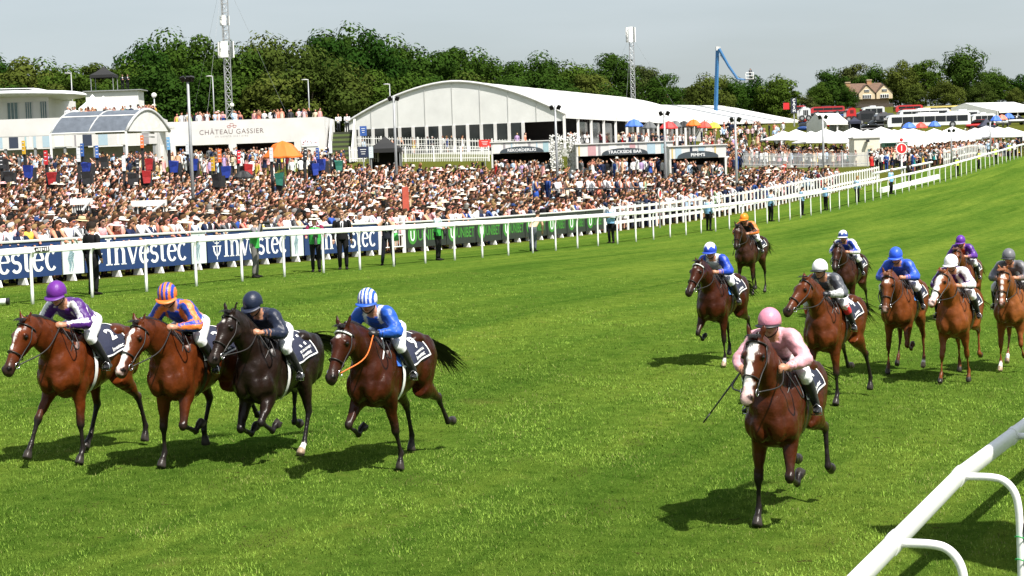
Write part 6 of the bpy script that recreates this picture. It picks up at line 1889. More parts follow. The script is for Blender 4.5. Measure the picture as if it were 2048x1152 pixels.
def ring_sign():
    d = 98; t = P(1320, 388, d)
    root = empty('round_sign', (t[0], t[1], gz(t[0], t[1])), TRACKWARD + math.pi / 2, 'round red and white ring sign above heads by the viewing deck', 'sign')
    z = t[2] - root.location[2]
    m = MB(); pts = [(.26 * math.cos(a), 0, z + .26 * math.sin(a)) for a in np.linspace(0, 2 * math.pi, 25)]; m.tube(pts, .04, n=6); m.build('rim', WPAINT, root, smooth=True)
    m = MB(); m.add([(.25 * math.cos(a), .01, z + .25 * math.sin(a)) for a in np.linspace(0, 2 * math.pi, 25)[:-1]], [tuple(range(24))]); m.build('face', mat('sign_red'), root)
    m = MB(); m.box((0, .05, z / 2 - .15), (.06, .06, z - .2)); m.build('post', STEELG, root)
ring_sign()
def stair_rail():
    for k, (x0, y0, x1, y1, d, lab) in enumerate([(140, 398, 180, 396, 74, 'white stair housing with dark grille among the top hats'), (262, 402, 330, 406, 78, 'white sloping panel in the crowd behind the second navy board')]):
        a, b = P(x0, y0, d), P(x1, y1, d); g = gz(a[0], a[1])
        root = empty('stair_housing', (a[0], a[1], g), math.atan2(b[1] - a[1], b[0] - a[0]), lab, 'stair', 'white stair housings in the crowd')
        w = np.linalg.norm((b - a)[:2]); H = a[2] - g
        m = MB(); m.box((w / 2, .2, H - .12), (w, .5, .24)); m.build('cap', WPAINT, root)
        m = MB(); m.box((w / 2, .2, H / 2 - .15), (w - .1, .3, H - .3)); m.build('grille_box', mat('grille_dark', (.05, .05, .05), .7), root)
        for i in range(8):
            m = MB(); m.box((.08 + i * (w - .16) / 7, .03, H / 2), (.03, .03, H - .3)); m.build('grille_bar', WPAINT, root)
        m = MB(); m.tube([(w, -.1, H - .1), (w * .1, -.3, H - 1.0)], .05, n=6); m.build('handrail', WPAINT, root)
stair_rail()
# red notice, banners near the marquee
for _x0, _x1, _y0, _y1, _d, _c, _lab in [(958, 981, 279, 295, 160, (.62, .04, .03), 'red notice panel above the picket fence next to the kiosk'), (720, 733, 252, 272, 181, (.03, .09, .32), 'blue hanging banner on the marquee gable'), (716, 737, 293, 316, 144, (.016, .025, .06), 'navy notice board left of the black gazebo'), (738, 746, 293, 316, 143, (.55, .62, .66), 'pale notice board touching the black gazebo')]:
    a, b = P(_x0, _y1, _d), P(_x1, _y0, _d); g = gz(a[0], a[1])
    root = empty('notice_board', (a[0], a[1], a[2]), 0, _lab, 'board', 'notice boards by the marquee')
    w, h = b[0] - a[0], b[2] - a[2]
    m = MB(); m.box((w / 2, .03, h / 2), (w, .06, h)); m.build('panel', mat('notice_%d' % _x0, _c, .5, .08), root)
    m = MB()
    for k in range(3): m.box((w / 2, -.008, h * (.75 - .2 * k)), (w * (.55 - .1 * k), .012, h * .05))
    m.build('print', LETW, root)
    m = MB(); m.box((w / 2, .09, -(a[2] - g) / 2 + h * .25), (.08, .05, (a[2] - g) + h * .5)); m.build('support', STEELG, root)
# white lens of a camera lying at the left edge
_g = hit(8, 612)
_r0 = empty('telephoto_lens', (_g[0], _g[1], _g[2]), .1, 'white telephoto lens on the grass at the left frame edge', 'camera lens')
m = MB(); m.loft([(-.3, 0, .10), (.02, 0, .10), (.05, 0, .10)], [.06, .075, .075], n=14); m.build('barrel', WPAINT, _r0, smooth=True, angle=50)
m = MB(); m.loft([(.055, 0, .10), (.13, 0, .10)], [.082, .086], n=14); m.build('hood', mat('camera_black'), _r0, smooth=True, angle=50)

# low walls and rail in the gap by the red sign
for _x0, _y0, _x1, _y1, _d0, _d1, _lab in [(1765, 372, 1880, 345, 134, 152, 'long low white wall in the fence gap under the red sign')]:
    a, b = on(_x0, _y0, _d0), on(_x1, _y1, _d1)
    root = empty('low_wall', a, 0, _lab, 'wall'); d = b - a; k = math.atan2(d[1], d[0])
    m = MB(); m.add([(0, 0, -.1), tuple(d - (0, 0, .1)), tuple(d + (0, 0, .34)), (0, 0, .34), (-.2, .15, -.1), tuple(d + (-.2, .15, -.1)), tuple(d + (-.2, .15, .34)), (-.2, .15, .34)], [(0, 1, 2, 3), (7, 6, 5, 4), (0, 4, 5, 1), (1, 5, 6, 2), (2, 6, 7, 3), (3, 7, 4, 0)]); m.build('wall_block', WPAINT, root)
    m = MB(); m.tube([(-.5, .6, 1.4), tuple(d + (-.5, .6, 1.35))], .09, n=6); m.build('rail', WPAINT, root)
    for t in (.05, .5, .95):
        m = MB(); m.tube([tuple(d * t + (-.5, .6, 0)), tuple(d * t + (-.5, .6, 1.38))], .05, n=6); m.build('rail_post', WPAINT, root)

# people on the lawn, by the decks and under the parasols
def _lawn(add, rnd, scatter):
    scatter(120, (1420, 1600), None, (182, 232), 21)
    scatter(70, (1560, 1730), None, (184, 216), 22)
    scatter(240, (1300, 1480), None, (160, 225), 23)
    scatter(170, (1400, 1575), None, (215, 262), 31)
    scatter(220, (1590, 1800), None, (206, 232), 24)
    scatter(260, (1780, 2060), None, (190, 250), 25)
    scatter(60, (1740, 1840), None, (165, 195), 26)
    scatter(30, (990, 1095), None, (149, 151), 27, True, .0)
    scatter(46, (1160, 1340), None, (142, 145.5), 28, True, .0)
    scatter(24, (1345, 1445), None, (135, 138), 29, True, .0)
    scatter(150, (-40, 330), None, (126, 151), 30)
    scatter(130, (330, 690), None, (130, 160), 32)
CROWD_EXTRA.append(_lawn)
build_crowd()
# ------------------------------------------------------------------ horses (facing +X, left side +Y)
def lerp(a, b, t): return np.asarray(a, float) * (1 - t) + np.asarray(b, float) * t

TORSO = np.array([  # x, top, bottom, half width
    (-1.04, 1.42, 1.15, .08), (-0.97, 1.52, 1.05, .165), (-0.82, 1.595, 1.01, .235), (-0.62, 1.615, 1.00, .262), (-0.42, 1.58, .95, .258),
    (-0.20, 1.535, .885, .270), (0.0, 1.525, .84, .276), (0.18, 1.565, .815, .268), (0.34, 1.62, .82, .250), (0.48, 1.60, .86, .232),
    (0.60, 1.52, .94, .205), (0.70, 1.40, 1.03, .155), (0.76, 1.31, 1.11, .09)])

def torso_at(x):
    return tuple(np.interp(x, TORSO[:, 0], TORSO[:, k]) for k in (1, 2, 3))

def torso_pt(x, a, off=0.0):
    """point on the barrel; a = 0 at the spine, + to the left, in radians"""
    t, b, w = torso_at(x)
    zc, h = (t + b) / 2, (t - b) / 2
    ww, hh = w + off, h + off
    return np.array([x, ww * math.sin(a), zc + hh * math.cos(a)])

def sdir(deg):   # direction in the sagittal plane, degrees forward of straight down
    r = math.radians(deg)
    return np.array([math.sin(r), 0, -math.cos(r)])

def bone(mb, p, q, prof, n=14, sub=2, col=None):
    """prof: list of (t, lateral, fore-and-aft front, back)"""
    p, q = np.asarray(p, float), np.asarray(q, float)
    pts = [p * (1 - t) + q * t for t, *_ in prof]
    mb.loft(pts, [k[1] for k in prof], [k[2] for k in prof], [k[3] if len(k) > 3 else k[2] for k in prof], n=n, lat=(0, 1, 0), sub=sub, col=col)

FORE = {'plant': (4, -2, 38), 'plant_back': (-14, -22, 20), 'plant_fwd': (16, 12, 48), 'reach': (34, 24, 40), 'fold': (46, -62, -120), 'fold_low': (24, -70, -125),
        'fold_high': (62, -40, -100), 'lift': (12, -46, -85), 'stand': (2, 0, 30), 'walk': (14, -22, -20)}
HIND = {'plant': (0, -34, 2, 34), 'under': (18, -14, 26, 50), 'push': (-12, -50, -20, 14), 'trail': (-20, -66, -36, -92), 'fold': (6, -66, 6, -80),
        'swing': (16, -40, 26, -10), 'stand': (0, -32, 4, 32)}

def make_horse(spec):
    coat, dark = np.array(spec['coat']), np.array(spec.get('points', (0.012, 0.009, 0.008)))
    muz = np.array(spec.get('muzzle', (0.02, 0.014, 0.012)))
    white = np.array((0.75, 0.70, 0.66))
    hoofc = np.array(spec.get('hoof', (0.03, 0.025, 0.022)))
    mb = MB()
    c = tuple(coat)
    # barrel, quarters and shoulders
    mb.loft([(x, 0, (t + b) / 2) for x, t, b, w in TORSO], TORSO[:, 3], (TORSO[:, 1] - TORSO[:, 2]) / 2, n=28, lat=(0, 1, 0), sub=3, col=c)
    for s in (-1, 1):
        mb.ell((-0.74, s * .165, 1.30), (.25, .135, .27), col=c)
        mb.ell((-0.60, s * .19, 1.16), (.17, .11, .22), col=c)
        mb.ell((-0.88, s * .12, 1.17), (.16, .11, .22), col=c)
        mb.ell((0.40, s * .175, 1.28), (.14, .10, .32), M=Matrix.Rotation(math.radians(-22), 3, 'Y'), col=c)
        mb.ell((0.52, s * .165, 1.10), (.16, .105, .18), col=c)
        mb.ell((0.635, s * .09, 1.08), (.14, .10, .18), col=c)
        mb.ell((0.30, s * .175, 1.02), (.15, .08, .13), col=c)
        mb.ell((-0.55, s * .14, 1.53), (.14, .10, .08), col=c)
    # neck and head
    na, ha = math.radians(spec.get('neck', 26) + 5), math.radians(spec.get('head', 52) + 1)
    yaw = math.radians(spec.get('yaw', 0))
    n0 = np.array([0.36, 0, 1.36])
    nd = np.array([math.cos(na), 0, math.sin(na)])
    nl = 0.86
    poll = n0 + nd * nl + np.array([0, math.sin(yaw) * .10, 0])
    npts = [n0 + nd * nl * t + np.array([0, math.sin(yaw) * .10 * t * t, 0]) for t in (0, .22, .45, .68, .86, 1.0)]
    npts = [p + np.array([0, 0, z]) for p, z in zip(npts, (0, .02, .035, .035, .02, 0))]
    mb.loft(npts, [.20, .165, .128, .104, .093, .082], [.28, .245, .205, .172, .145, .10], [.30, .28, .235, .195, .165, .12], n=22, lat=(0, 1, 0), sub=4, col=c)
    hd = np.array([math.cos(ha) * math.cos(yaw), math.cos(ha) * math.sin(yaw), -math.sin(ha)])
    hl = np.array([-math.sin(yaw), math.cos(yaw), 0])
    hn = np.cross(hd, hl)                       # the front of the face
    if hn[0] < 0: hn = -hn
    h0 = poll + hd * -0.03 - hn * 0.02
    HS = [(-.02, .07, .07), (.05, .088, .105), (.13, .104, .135), (.20, .103, .14), (.28, .086, .125), (.37, .068, .10), (.46, .058, .083), (.54, .060, .078),
          (.60, .063, .072), (.645, .055, .058), (.67, .03, .03)]
    mb.loft([h0 + hd * s - hn * (0.03 if .1 < s < .3 else 0.012) for s, *_ in HS], [w for _, w, _ in HS], [h for _, _, h in HS], n=26, lat=hl, sub=3, col=c)
    for s in (-1, 1):
        mb.ell(h0 + hd * .15 + hl * s * .062 - hn * .10, (.085, .045, .085), col=c)          # cheek
        mb.ell(h0 + hd * .175 + hl * s * .088 + hn * .055, (.038, .026, .03), n=10, m=6, col=c)   # brow
        mb.ell(h0 + hd * .60 + hl * s * .042 + hn * .03, (.04, .026, .035), n=10, m=6, col=c)      # nostril wing
    mb.ell(h0 + hd * .635 - hn * .045, (.045, .045, .035), n=10, m=6, col=c)                        # chin
    earb = h0 + hd * .0 + hn * .06
    fl = spec.get('ears', 0.0)
    for s in (-1, 1):
        e0 = earb + hl * s * .052
        ed = -hd * .75 + hn * (.30 - fl) + hl * s * .22; ed /= np.linalg.norm(ed)
        mb.loft([e0 - ed * .02, e0 + ed * .04, e0 + ed * .085, e0 + ed * .13, e0 + ed * .165], [.024, .036, .034, .02, .005], [.02, .022, .019, .012, .004], n=10, lat=hl, sub=2, col=c)
    # legs
    legs = {}
    for k in ('LF', 'RF'):
        s = 1 if k[0] == 'L' else -1
        a, b_, g = FORE[spec[k]] if isinstance(spec[k], str) else spec[k]
        sp = math.radians(spec.get(k + 'o', 0))
        E = np.array([0.36 + 0.10 * math.sin(math.radians(a)), s * .155, .955 + 0.03 * abs(math.sin(math.radians(a)))])
        out = np.array([0, s * .02 + math.sin(sp) * .3 * s, 0])
        K = E + sdir(a) * .43 + out
        Fk = K + sdir(b_) * .30 + out * .35
        Cn = Fk + sdir(g) * .10
        H = Cn + sdir(g * .85 + (0 if abs(g) > 60 else -6)) * .095
        bone(mb, (0.47, s * .152, 1.20), E + sdir(a) * .05, [(0, .105, .15), (.5, .105, .15), (1, .092, .118)], col=c)
        bone(mb, E - sdir(a) * .06, K, [(0, .092, .12), (.25, .092, .108), (.5, .074, .082), (.8, .055, .057), (1, .050, .052)], col=c)
        mb.ell(K + sdir(a) * .0, (.057, .054, .068), col=c)
        bone(mb, K, Fk, [(0, .044, .048), (.18, .033, .038), (.5, .027, .032), (.85, .030, .036), (1, .036, .041)], col=c)
        mb.ell(Fk, (.046, .042, .048), n=10, m=6, col=c)
        bone(mb, Fk, Cn, [(0, .040, .042), (.5, .033, .035), (1, .043, .047)], col=c)
        bone(mb, Cn, H, [(0, .047, .052), (.5, .053, .060), (1, .060, .068)], col=c, sub=1)
        legs[k] = (E, K, Fk, Cn, H)
    for k in ('LH', 'RH'):
        s = 1 if k[0] == 'L' else -1
        th, a, b_, g = HIND[spec[k]] if isinstance(spec[k], str) else spec[k]
        sp = math.radians(spec.get(k + 'o', 0))
        hip = np.array([-0.72, s * .16, 1.28])
        out = np.array([0, s * .015 + math.sin(sp) * .3 * s, 0])
        St = hip + sdir(38 + th) * .34
        Hk = St + sdir(a) * .475 + out
        Fk = Hk + sdir(b_) * .40 + out * .4
        Cn = Fk + sdir(g) * .10
        H = Cn + sdir(g * .85) * .095
        bone(mb, hip, St, [(0, .14, .24), (.5, .14, .22), (1, .11, .14)], col=c)
        bone(mb, St - sdir(a) * .06, Hk, [(0, .115, .16), (.3, .108, .135), (.55, .080, .092), (.85, .050, .062), (1, .046, .060)], col=c)
        mb.ell(Hk - sdir(a) * .01 - np.array([.012, 0, 0]), (.062, .047, .07), col=c)
        bone(mb, Hk, Fk, [(0, .040, .054), (.2, .033, .042), (.5, .029, .035), (.85, .032, .038), (1, .038, .043)], col=c)
        mb.ell(Fk, (.048, .044, .05), n=10, m=6, col=c)
        bone(mb, Fk, Cn, [(0, .042, .044), (.5, .035, .037), (1, .044, .048)], col=c)
        bone(mb, Cn, H, [(0, .048, .053), (.5, .054, .060), (1, .060, .067)], col=c, sub=1)
        legs[k] = (St, Hk, Fk, Cn, H)
    me, co, idx = remesh(mb, spec.get('voxel', .02), 5)
    co = co.astype(float)
    n = len(co)
    cols = np.tile(coat, (n, 1))
    ramp = lambda x, a, b: np.clip((x - a) / (b - a), 0, 1)[:, None]
    # darker along the spine, lighter flanks
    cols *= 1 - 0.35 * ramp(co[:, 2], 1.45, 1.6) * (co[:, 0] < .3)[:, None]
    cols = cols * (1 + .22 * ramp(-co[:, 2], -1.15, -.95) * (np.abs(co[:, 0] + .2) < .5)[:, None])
    # which leg segment is nearest
    for k, J in legs.items():
        s = 1 if k[0] == 'L' else -1
        best = np.full(n, 9.0); tt = np.zeros(n)
        for i in range(4):
            p, q = J[i], J[i + 1]
            d = q - p; L2 = d @ d
            t = np.clip(((co - p) @ d) / L2, 0, 1 if i < 3 else 1.5)
            dist = np.linalg.norm(co - (p + t[:, None] * d), axis=1)
            m = dist < best
            best[m] = dist[m]; tt[m] = i + t[m]
        near = (best < .11) & (co[:, 1] * s > -.02 + (0 if k[1] == 'F' else 0))
        top = spec.get('pointtop', .55)
        f = ramp(tt, top, top + .5) * near[:, None]
        cols = cols * (1 - f) + dark * f
        sock = spec.get('socks', {}).get(k)
        if sock is not None:
            f = ramp(tt, sock, sock + .12) * near[:, None] * (best < .10)[:, None]
            cols = cols * (1 - f) + white * f
        hf = ((tt > 3.02) & near & (best < .10))[:, None].astype(float)
        hc = np.array((.30, .22, .15)) if sock is not None and spec.get('palehoof', True) else hoofc
        cols = cols * (1 - hf) + hc * hf
    # face
    rel = co - h0
    hs, hlat, hnn = rel @ hd, rel @ hl, rel @ hn
    isq = (np.linalg.norm(rel - hd * np.clip(hs, 0, .68)[:, None], axis=1) < .19) & (hs > -.02)
    f = ramp(hs, spec.get('muzstart', .44), spec.get('muzstart', .44) + .14) * isq[:, None] * spec.get('muzdark', .85)
    cols = cols * (1 - f) + muz * f
    bz = spec.get('blaze', [])                 # (from, to, half width, sideways shift)
    for s0, s1, w0, w1 in bz:
        t = np.clip((hs - s0) / max(s1 - s0, 1e-3), 0, 1)
        w = w0 + (w1 - w0) * t + .008 * np.sin(hs * 60)
        e = np.minimum(np.minimum(hs - s0, s1 - hs) / .03, (w - np.abs(hlat)) / .010)
        f = np.clip(e, 0, 1)[:, None] * ((hnn > .0) & isq)[:, None]
        wc = np.where(hs[:, None] > .5, np.array(spec.get('snip', (.62, .45, .42))), white)
        cols = cols * (1 - f) + wc * f
    eyez = (np.hypot(np.hypot(hs - .19, (np.abs(hlat) - .09) * .8), hnn - .03) < .04) & isq
    cols[eyez] *= .25
    noz = (np.hypot(hs - .60, np.abs(hlat) - .047) < .026) & isq & (hnn > .0)
    cols[noz] *= .15
    ear = (hs < -.02) & (np.linalg.norm(co - earb, axis=1) < .26) & (hs > -.25)
    cols[ear & (hs < -.10)] *= .45
    no = np.empty(n * 3, np.float32); me.vertices.foreach_get('normal', no); no = no.reshape(-1, 3)
    body = (co[:, 2] > .62) & ~isq
    for i in np.nonzero(body)[0]:        # muscle and folds of the hide
        p = co[i]
        w = mnoise.fractal(Vector((p[0] * 9 + 7 * spec['number'], p[1] * 9, p[2] * 4.5)), 1.0, 2.0, 2)
        g = 1 - abs(mnoise.noise(Vector((p[0] * 6, p[1] * 6, p[2] * 2.6 + spec['number'])))) * 3
        co[i] += no[i] * (.008 * w - .012 * max(0, g) * (.5 if p[0] < 0 else 1))
    me.vertices.foreach_set('co', co.astype(np.float32).ravel())
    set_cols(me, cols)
    me.shade_smooth()
    me.materials.clear(); me.materials.append(spec['mat'])
    me.update()
    info = dict(poll=poll, h0=h0, hd=hd, hl=hl, hn=hn, n0=n0, nd=nd, nl=nl, npts=npts, legs=legs)
    return me, info

def ribbon(mb, p0, pts, w, side, col):
    """a tapering lock of hair"""
    pts = [np.asarray(p, float) for p in pts]
    m = len(pts)
    vs = []
    for i, p in enumerate(pts):
        k = w * (1 - i / (m - 1)) + .001
        vs += [p - side * k, p + side * k]
    mb.add(vs, [(2 * i, 2 * i + 1, 2 * i + 3, 2 * i + 2) for i in range(m - 1)], col)

def horse_tack(root, info, spec, hands):
    rnd = random.Random(spec['id'])
    h0, hd, hl, hn = info['h0'], info['hd'], info['hl'], info['hn']
    hair = np.array(spec.get('hair', (0.008, 0.007, 0.006)))
    # eyes
    for s in (-1, 1):
        e = MB(); e.ell(h0 + hd * .19 + hl * s * .098 + hn * .035, (.021, .021, .021), n=10, m=8)
        e.build('eye', mat('eye', (0.006, 0.004, 0.003), .08, 0), root, smooth=True)
    # mane: locks along the crest, falling to the off side and blown back
    m = MB()
    nd, nl, n0 = info['nd'], info['nl'], info['n0']
    up = np.cross(nd, (0, -1, 0)); up = up if up[2] > 0 else -up
    fall = spec.get('manefall', -1)
    crest = []
    for t in np.linspace(.05, 1.0, 9):
        hh = np.interp(t, [0, .22, .45, .68, .86, 1], [.28, .265, .24, .207, .165, .10])
        crest.append(n0 + nd * nl * t + up * (hh - .01) + np.array([0, .10 * math.sin(math.radians(spec.get('yaw', 0))) * t * t, 0]))
    m.loft(crest, [.022, .026, .028, .028, .028, .028, .028, .028, .02], .030, n=8, lat=(0, 1, 0), sub=2, col=tuple(hair))
    for i in range(230):
        t = rnd.uniform(.06, 1.0)
        hh = np.interp(t, [0, .22, .45, .68, .86, 1], [.28, .245, .205, .172, .145, .10]) + np.interp(t, [0, .22, .45, .68, .86, 1], [0, .02, .035, .035, .02, 0])
        p = n0 + nd * nl * t + up * (hh - .015) + np.array([0, rnd.uniform(-.02, .02) + .10 * math.sin(math.radians(spec.get('yaw', 0))) * t * t, 0])
        L = rnd.uniform(.08, .20) * spec.get('manelen', 1.0)
        pts = [p]
        d = up * .5 + np.array([-.7, fall * rnd.uniform(.0, .9), .05]) * rnd.uniform(.5, 1.2)
        d /= np.linalg.norm(d)
        for j in range(4):
            d = d + np.array([-.12, fall * .18, -.24]) ; d /= np.linalg.norm(d)
            pts.append(pts[-1] + d * L / 4)
        ribbon(m, p, pts, rnd.uniform(.008, .018), np.array([.8, .25, .3]), hair * rnd.uniform(.7, 1.6))
    for i in range(44):     # forelock
        p = h0 - hd * .02 + hn * .085 + hl * rnd.uniform(-.035, .035)
        pts = [p]
        d = hn * .6 - hd * .2 + hl * rnd.uniform(-.5, .5)
        for j in range(4):
            d = d + hd * .35 - hn * .12; d /= np.linalg.norm(d); pts.append(pts[-1] + d * rnd.uniform(.02, .035))
        ribbon(m, p, pts, .011, hl, hair * rnd.uniform(.7, 1.5))
    m.build('mane', mat('horse_hair', rough=.45, var=.2, vcol='Col'), root, smooth=True, vcol=True)['kind'] = 'stuff'
    # tail
    m = MB()
    tl = spec.get('tail', (.0, 0.0))
    m.loft([(-.95, 0, 1.50), (-1.06, 0, 1.50), (-1.16, tl[0] * .06, 1.44), (-1.24, tl[0] * .12, 1.35)], [.045, .042, .036, .02], n=10, sub=2, col=tuple(hair))
    for i in range(170):
        t0 = rnd.random()
        p = lerp((-1.0, 0, 1.50), (-1.22, tl[0] * .1, 1.38), t0) + np.array([0, rnd.gauss(0, .025), rnd.gauss(0, .02)])
        d = np.array([-1.0, tl[0] + rnd.gauss(0, .16), tl[1] + rnd.gauss(0, .12)]); d /= np.linalg.norm(d)
        L = rnd.uniform(.45, .8)
        pts = [p]
        for j in range(6):
            d = d + np.array([0.02, rnd.gauss(0, .05), -.17 + .03 * j]); d /= np.linalg.norm(d); pts.append(pts[-1] + d * L / 6)
        ribbon(m, p, pts, rnd.uniform(.007, .015), np.array([.2, .7, .6]), hair * rnd.uniform(.6, 1.8))
    m.build('tail', mat('horse_hair'), root, smooth=True, vcol=True)['kind'] = 'stuff'
    # bridle
    lea = mat('tack_leather', (0.012, 0.009, 0.008), .45, .2, spec=.5)
    b = MB()
    def headring(s, w, h, r, off=0.0, a0=0, a1=2 * math.pi):
        pts = []
        for i in range(25):
            a = a0 + (a1 - a0) * i / 24
            pts.append(h0 + hd * (s + off * math.sin(a)) + hl * w * math.cos(a) + hn * (h * math.sin(a) - .015))
        b.tube(pts, r, n=6)
    headring(.40, .074, .106, .008)
    headring(.055, .098, .118, .009)
    for s in (-1, 1):
        b.tube([h0 + hd * .06 + hl * s * .098, h0 + hd * .2 + hl * s * .112 - hn * .04, h0 + hd * .33 + hl * s * .085 - hn * .04, h0 + hd * .50 + hl * s * .070 - hn * .03], .008, n=6, sub=3)
    b.build('bridle', lea, root, smooth=True)
    if spec.get('browband'):
        b = MB()
        headring(.075, .102, .122, .011, a0=.15, a1=math.pi - .15)
        b.build('browband', mat('white_leather', (.75, .75, .74), .5), root, smooth=True)
    if spec.get('noseband_white'):
        b = MB(); headring(.44, .072, .104, .02); b.build('noseband', mat('white_fleece', (.7, .7, .68), .9, .2, bump=.5), root, smooth=True)
    for s in (-1, 1):
        b = MB()
        cpt = h0 + hd * .52 + hl * s * .076 - hn * .035
        pts = [cpt + hd * .034 * math.cos(a) + hn * .034 * math.sin(a) for a in np.linspace(0, 2 * math.pi, 15)]
        b.tube(pts, .006, n=6)
        b.build('bit_ring', mat('steel', (.6, .6, .62), .25, .05, metal=1.0), root, smooth=True)
        r = MB()
        hnd = np.array(hands[s])
        mid = (cpt + hnd) / 2 + np.array([0, s * .09, -.05])
        r.tube([cpt, mid, hnd], .008, n=6, sub=6)
        r.build('rein', mat('orange_rein', (.65, .14, .02), .5) if spec.get('orange_rein') else lea, root, smooth=True)
    r = MB()      # loop of the reins hanging on the near side
    hL = np.array(hands[1])
    r.tube([hL, hL + (-.02, .10, -.16), hL + (-.05, .16, -.28), hL + (-.12, .15, -.24), hL + (-.15, .06, -.06)], .008, n=6, sub=5)
    r.build('rein_loop', lea, root, smooth=True)
    # breast strap round the base of the neck
    if spec.get('breast', True):
        b = MB()
        pts = []
        for i in range(21):
            a = -2.5 + 5.0 * i / 20
            p = n0 + nd * .17 + np.array([0, math.sin(a) * .182, 0]) - up * (.29 * math.cos(a) + .0)
            pts.append(p)
        b.tube(pts, .009, n=6)
        b.build('breast_strap', mat('white_leather', (.75, .75, .74), .5) if spec.get('breast_white') else lea, root, smooth=True)
    # girth
    b = MB()
    vs = []
    for i in range(25):
        a = 1.05 + (2 * math.pi - 2.1) * i / 24
        for x in (.13, .19): vs.append(torso_pt(x, a, .016))
    b.add(vs, [(2 * i, 2 * i + 1, 2 * i + 3, 2 * i + 2) for i in range(24)])
    b.build('girth', mat('white_leather', (.75, .75, .74), .5) if spec.get('girth_white', False) else lea, root, smooth=True)
    # number cloth, draped over the back and down both sides
    X0, X1, A = -.50, .20, 1.42
    def cloth(u, v, off=.022):
        """u 0..1 from front to back, v -1..1 across from right to left"""
        x = X1 + (X0 - X1) * u
        flare = .16 * abs(v) * abs(v)
        x = x - flare * (u - .35) * .6 - .05 * abs(v)
        p = torso_pt(x, v * A * (1.0 + .10 * (u - .5)), off + .012 * math.sin(u * 9 + v * 5) * abs(v))
        return p
    m = MB()
    NU, NV = 12, 32
    vs = [cloth(i / NU, -1 + 2 * j / NV, .018) for i in range(NU + 1) for j in range(NV + 1)] + [cloth(i / NU, -1 + 2 * j / NV, .026) for i in range(NU + 1) for j in range(NV + 1)]
    o = (NU + 1) * (NV + 1)
    fs = []
    for i in range(NU):
        for j in range(NV):
            q = i * (NV + 1) + j
            fs.append((q, q + NV + 1, q + NV + 2, q + 1)); fs.append((o + q, o + q + 1, o + q + NV + 2, o + q + NV + 1))
    m.add(vs, fs)
    cl = m.build('saddle_cloth', mat('cloth_navy', (.010, .013, .035), .75, .2, bump=.3), root, smooth=True)
    m = MB()
    w = .022
    def strip(fn, k, n0=0):
        vs = []
        for i in range(k + 1):
            a, bb = fn(i / k); vs += [a, bb]
        m.add(vs, [(2 * i, 2 * i + 1, 2 * i + 3, 2 * i + 2) for i in range(k)])
    strip(lambda t: (cloth(.001, -1 + 2 * t, .031), cloth(w, -1 + 2 * t, .031)), 32)
    strip(lambda t: (cloth(1 - w, -1 + 2 * t, .031), cloth(.999, -1 + 2 * t, .031)), 32)
    for s in (-1, 1):
        strip(lambda t: (cloth(t, s * .999, .032), cloth(t, s * (1 - .038), .032)), 14)
    m.build('piping', mat('cloth_white', (.8, .8, .8), .7, .05), cl, smooth=True)
    # number and lettering on both flanks
    for s in (1, -1):
        m = MB()
        def put(txt, size, u0, v0, bold):
            vs, fs = text_mesh(txt, size, bold, res=2)
            out = []
            for x, y, z in vs:
                u = u0 + s * x / .72 * -1 * -1 if s > 0 else u0 - x / .72
                out.append(cloth(min(max(u, 0.01), .99), s * (v0 - y / .55), .034))
            m.add(out, fs)
        put(str(spec['number']), .27, .72, .50, .008)
        if spec['name_strip']: put(spec['name_strip'], .045, .70, .76, .001)
        put('Investec', .078, .68, .87, .002)
        m.build('number_lettering', mat('cloth_white'), cl)
    if spec.get('pad'):
        m = MB()
        vs = [cloth(u, v, .012) + np.array([.10 - .12 * (u), 0, 0]) for u in (0, .15, .3) for v in np.linspace(-.95, .95, 25)]
        m.add(vs, [(i * 25 + j, i * 25 + j + 1, (i + 1) * 25 + j + 1, (i + 1) * 25 + j) for i in range(2) for j in range(24)])
        m.build('saddle_pad', mat('pad_' + spec['id'], spec['pad'], .8, .1), root, smooth=True)
    # saddle
    m = MB()
    pts = [(.26, 0, 1.645), (.18, 0, 1.625), (.05, 0, 1.59), (-.08, 0, 1.585), (-.20, 0, 1.61)]
    m.loft(pts, [.05, .10, .11, .12, .08], [.03, .025, .02, .022, .03], [.05, .05, .05, .05, .04], n=12, lat=(0, 1, 0), sub=3)
    for s in (-1, 1):
        vs = [torso_pt(x, s * a, .036) for x in (.24, .14, .02) for a in np.linspace(.25, .95, 8)]
        m.add(vs, [(i * 8 + j, i * 8 + j + 1, (i + 1) * 8 + j + 1, (i + 1) * 8 + j) for i in range(2) for j in range(7)])
    m.build('saddle', lea, root, smooth=True)

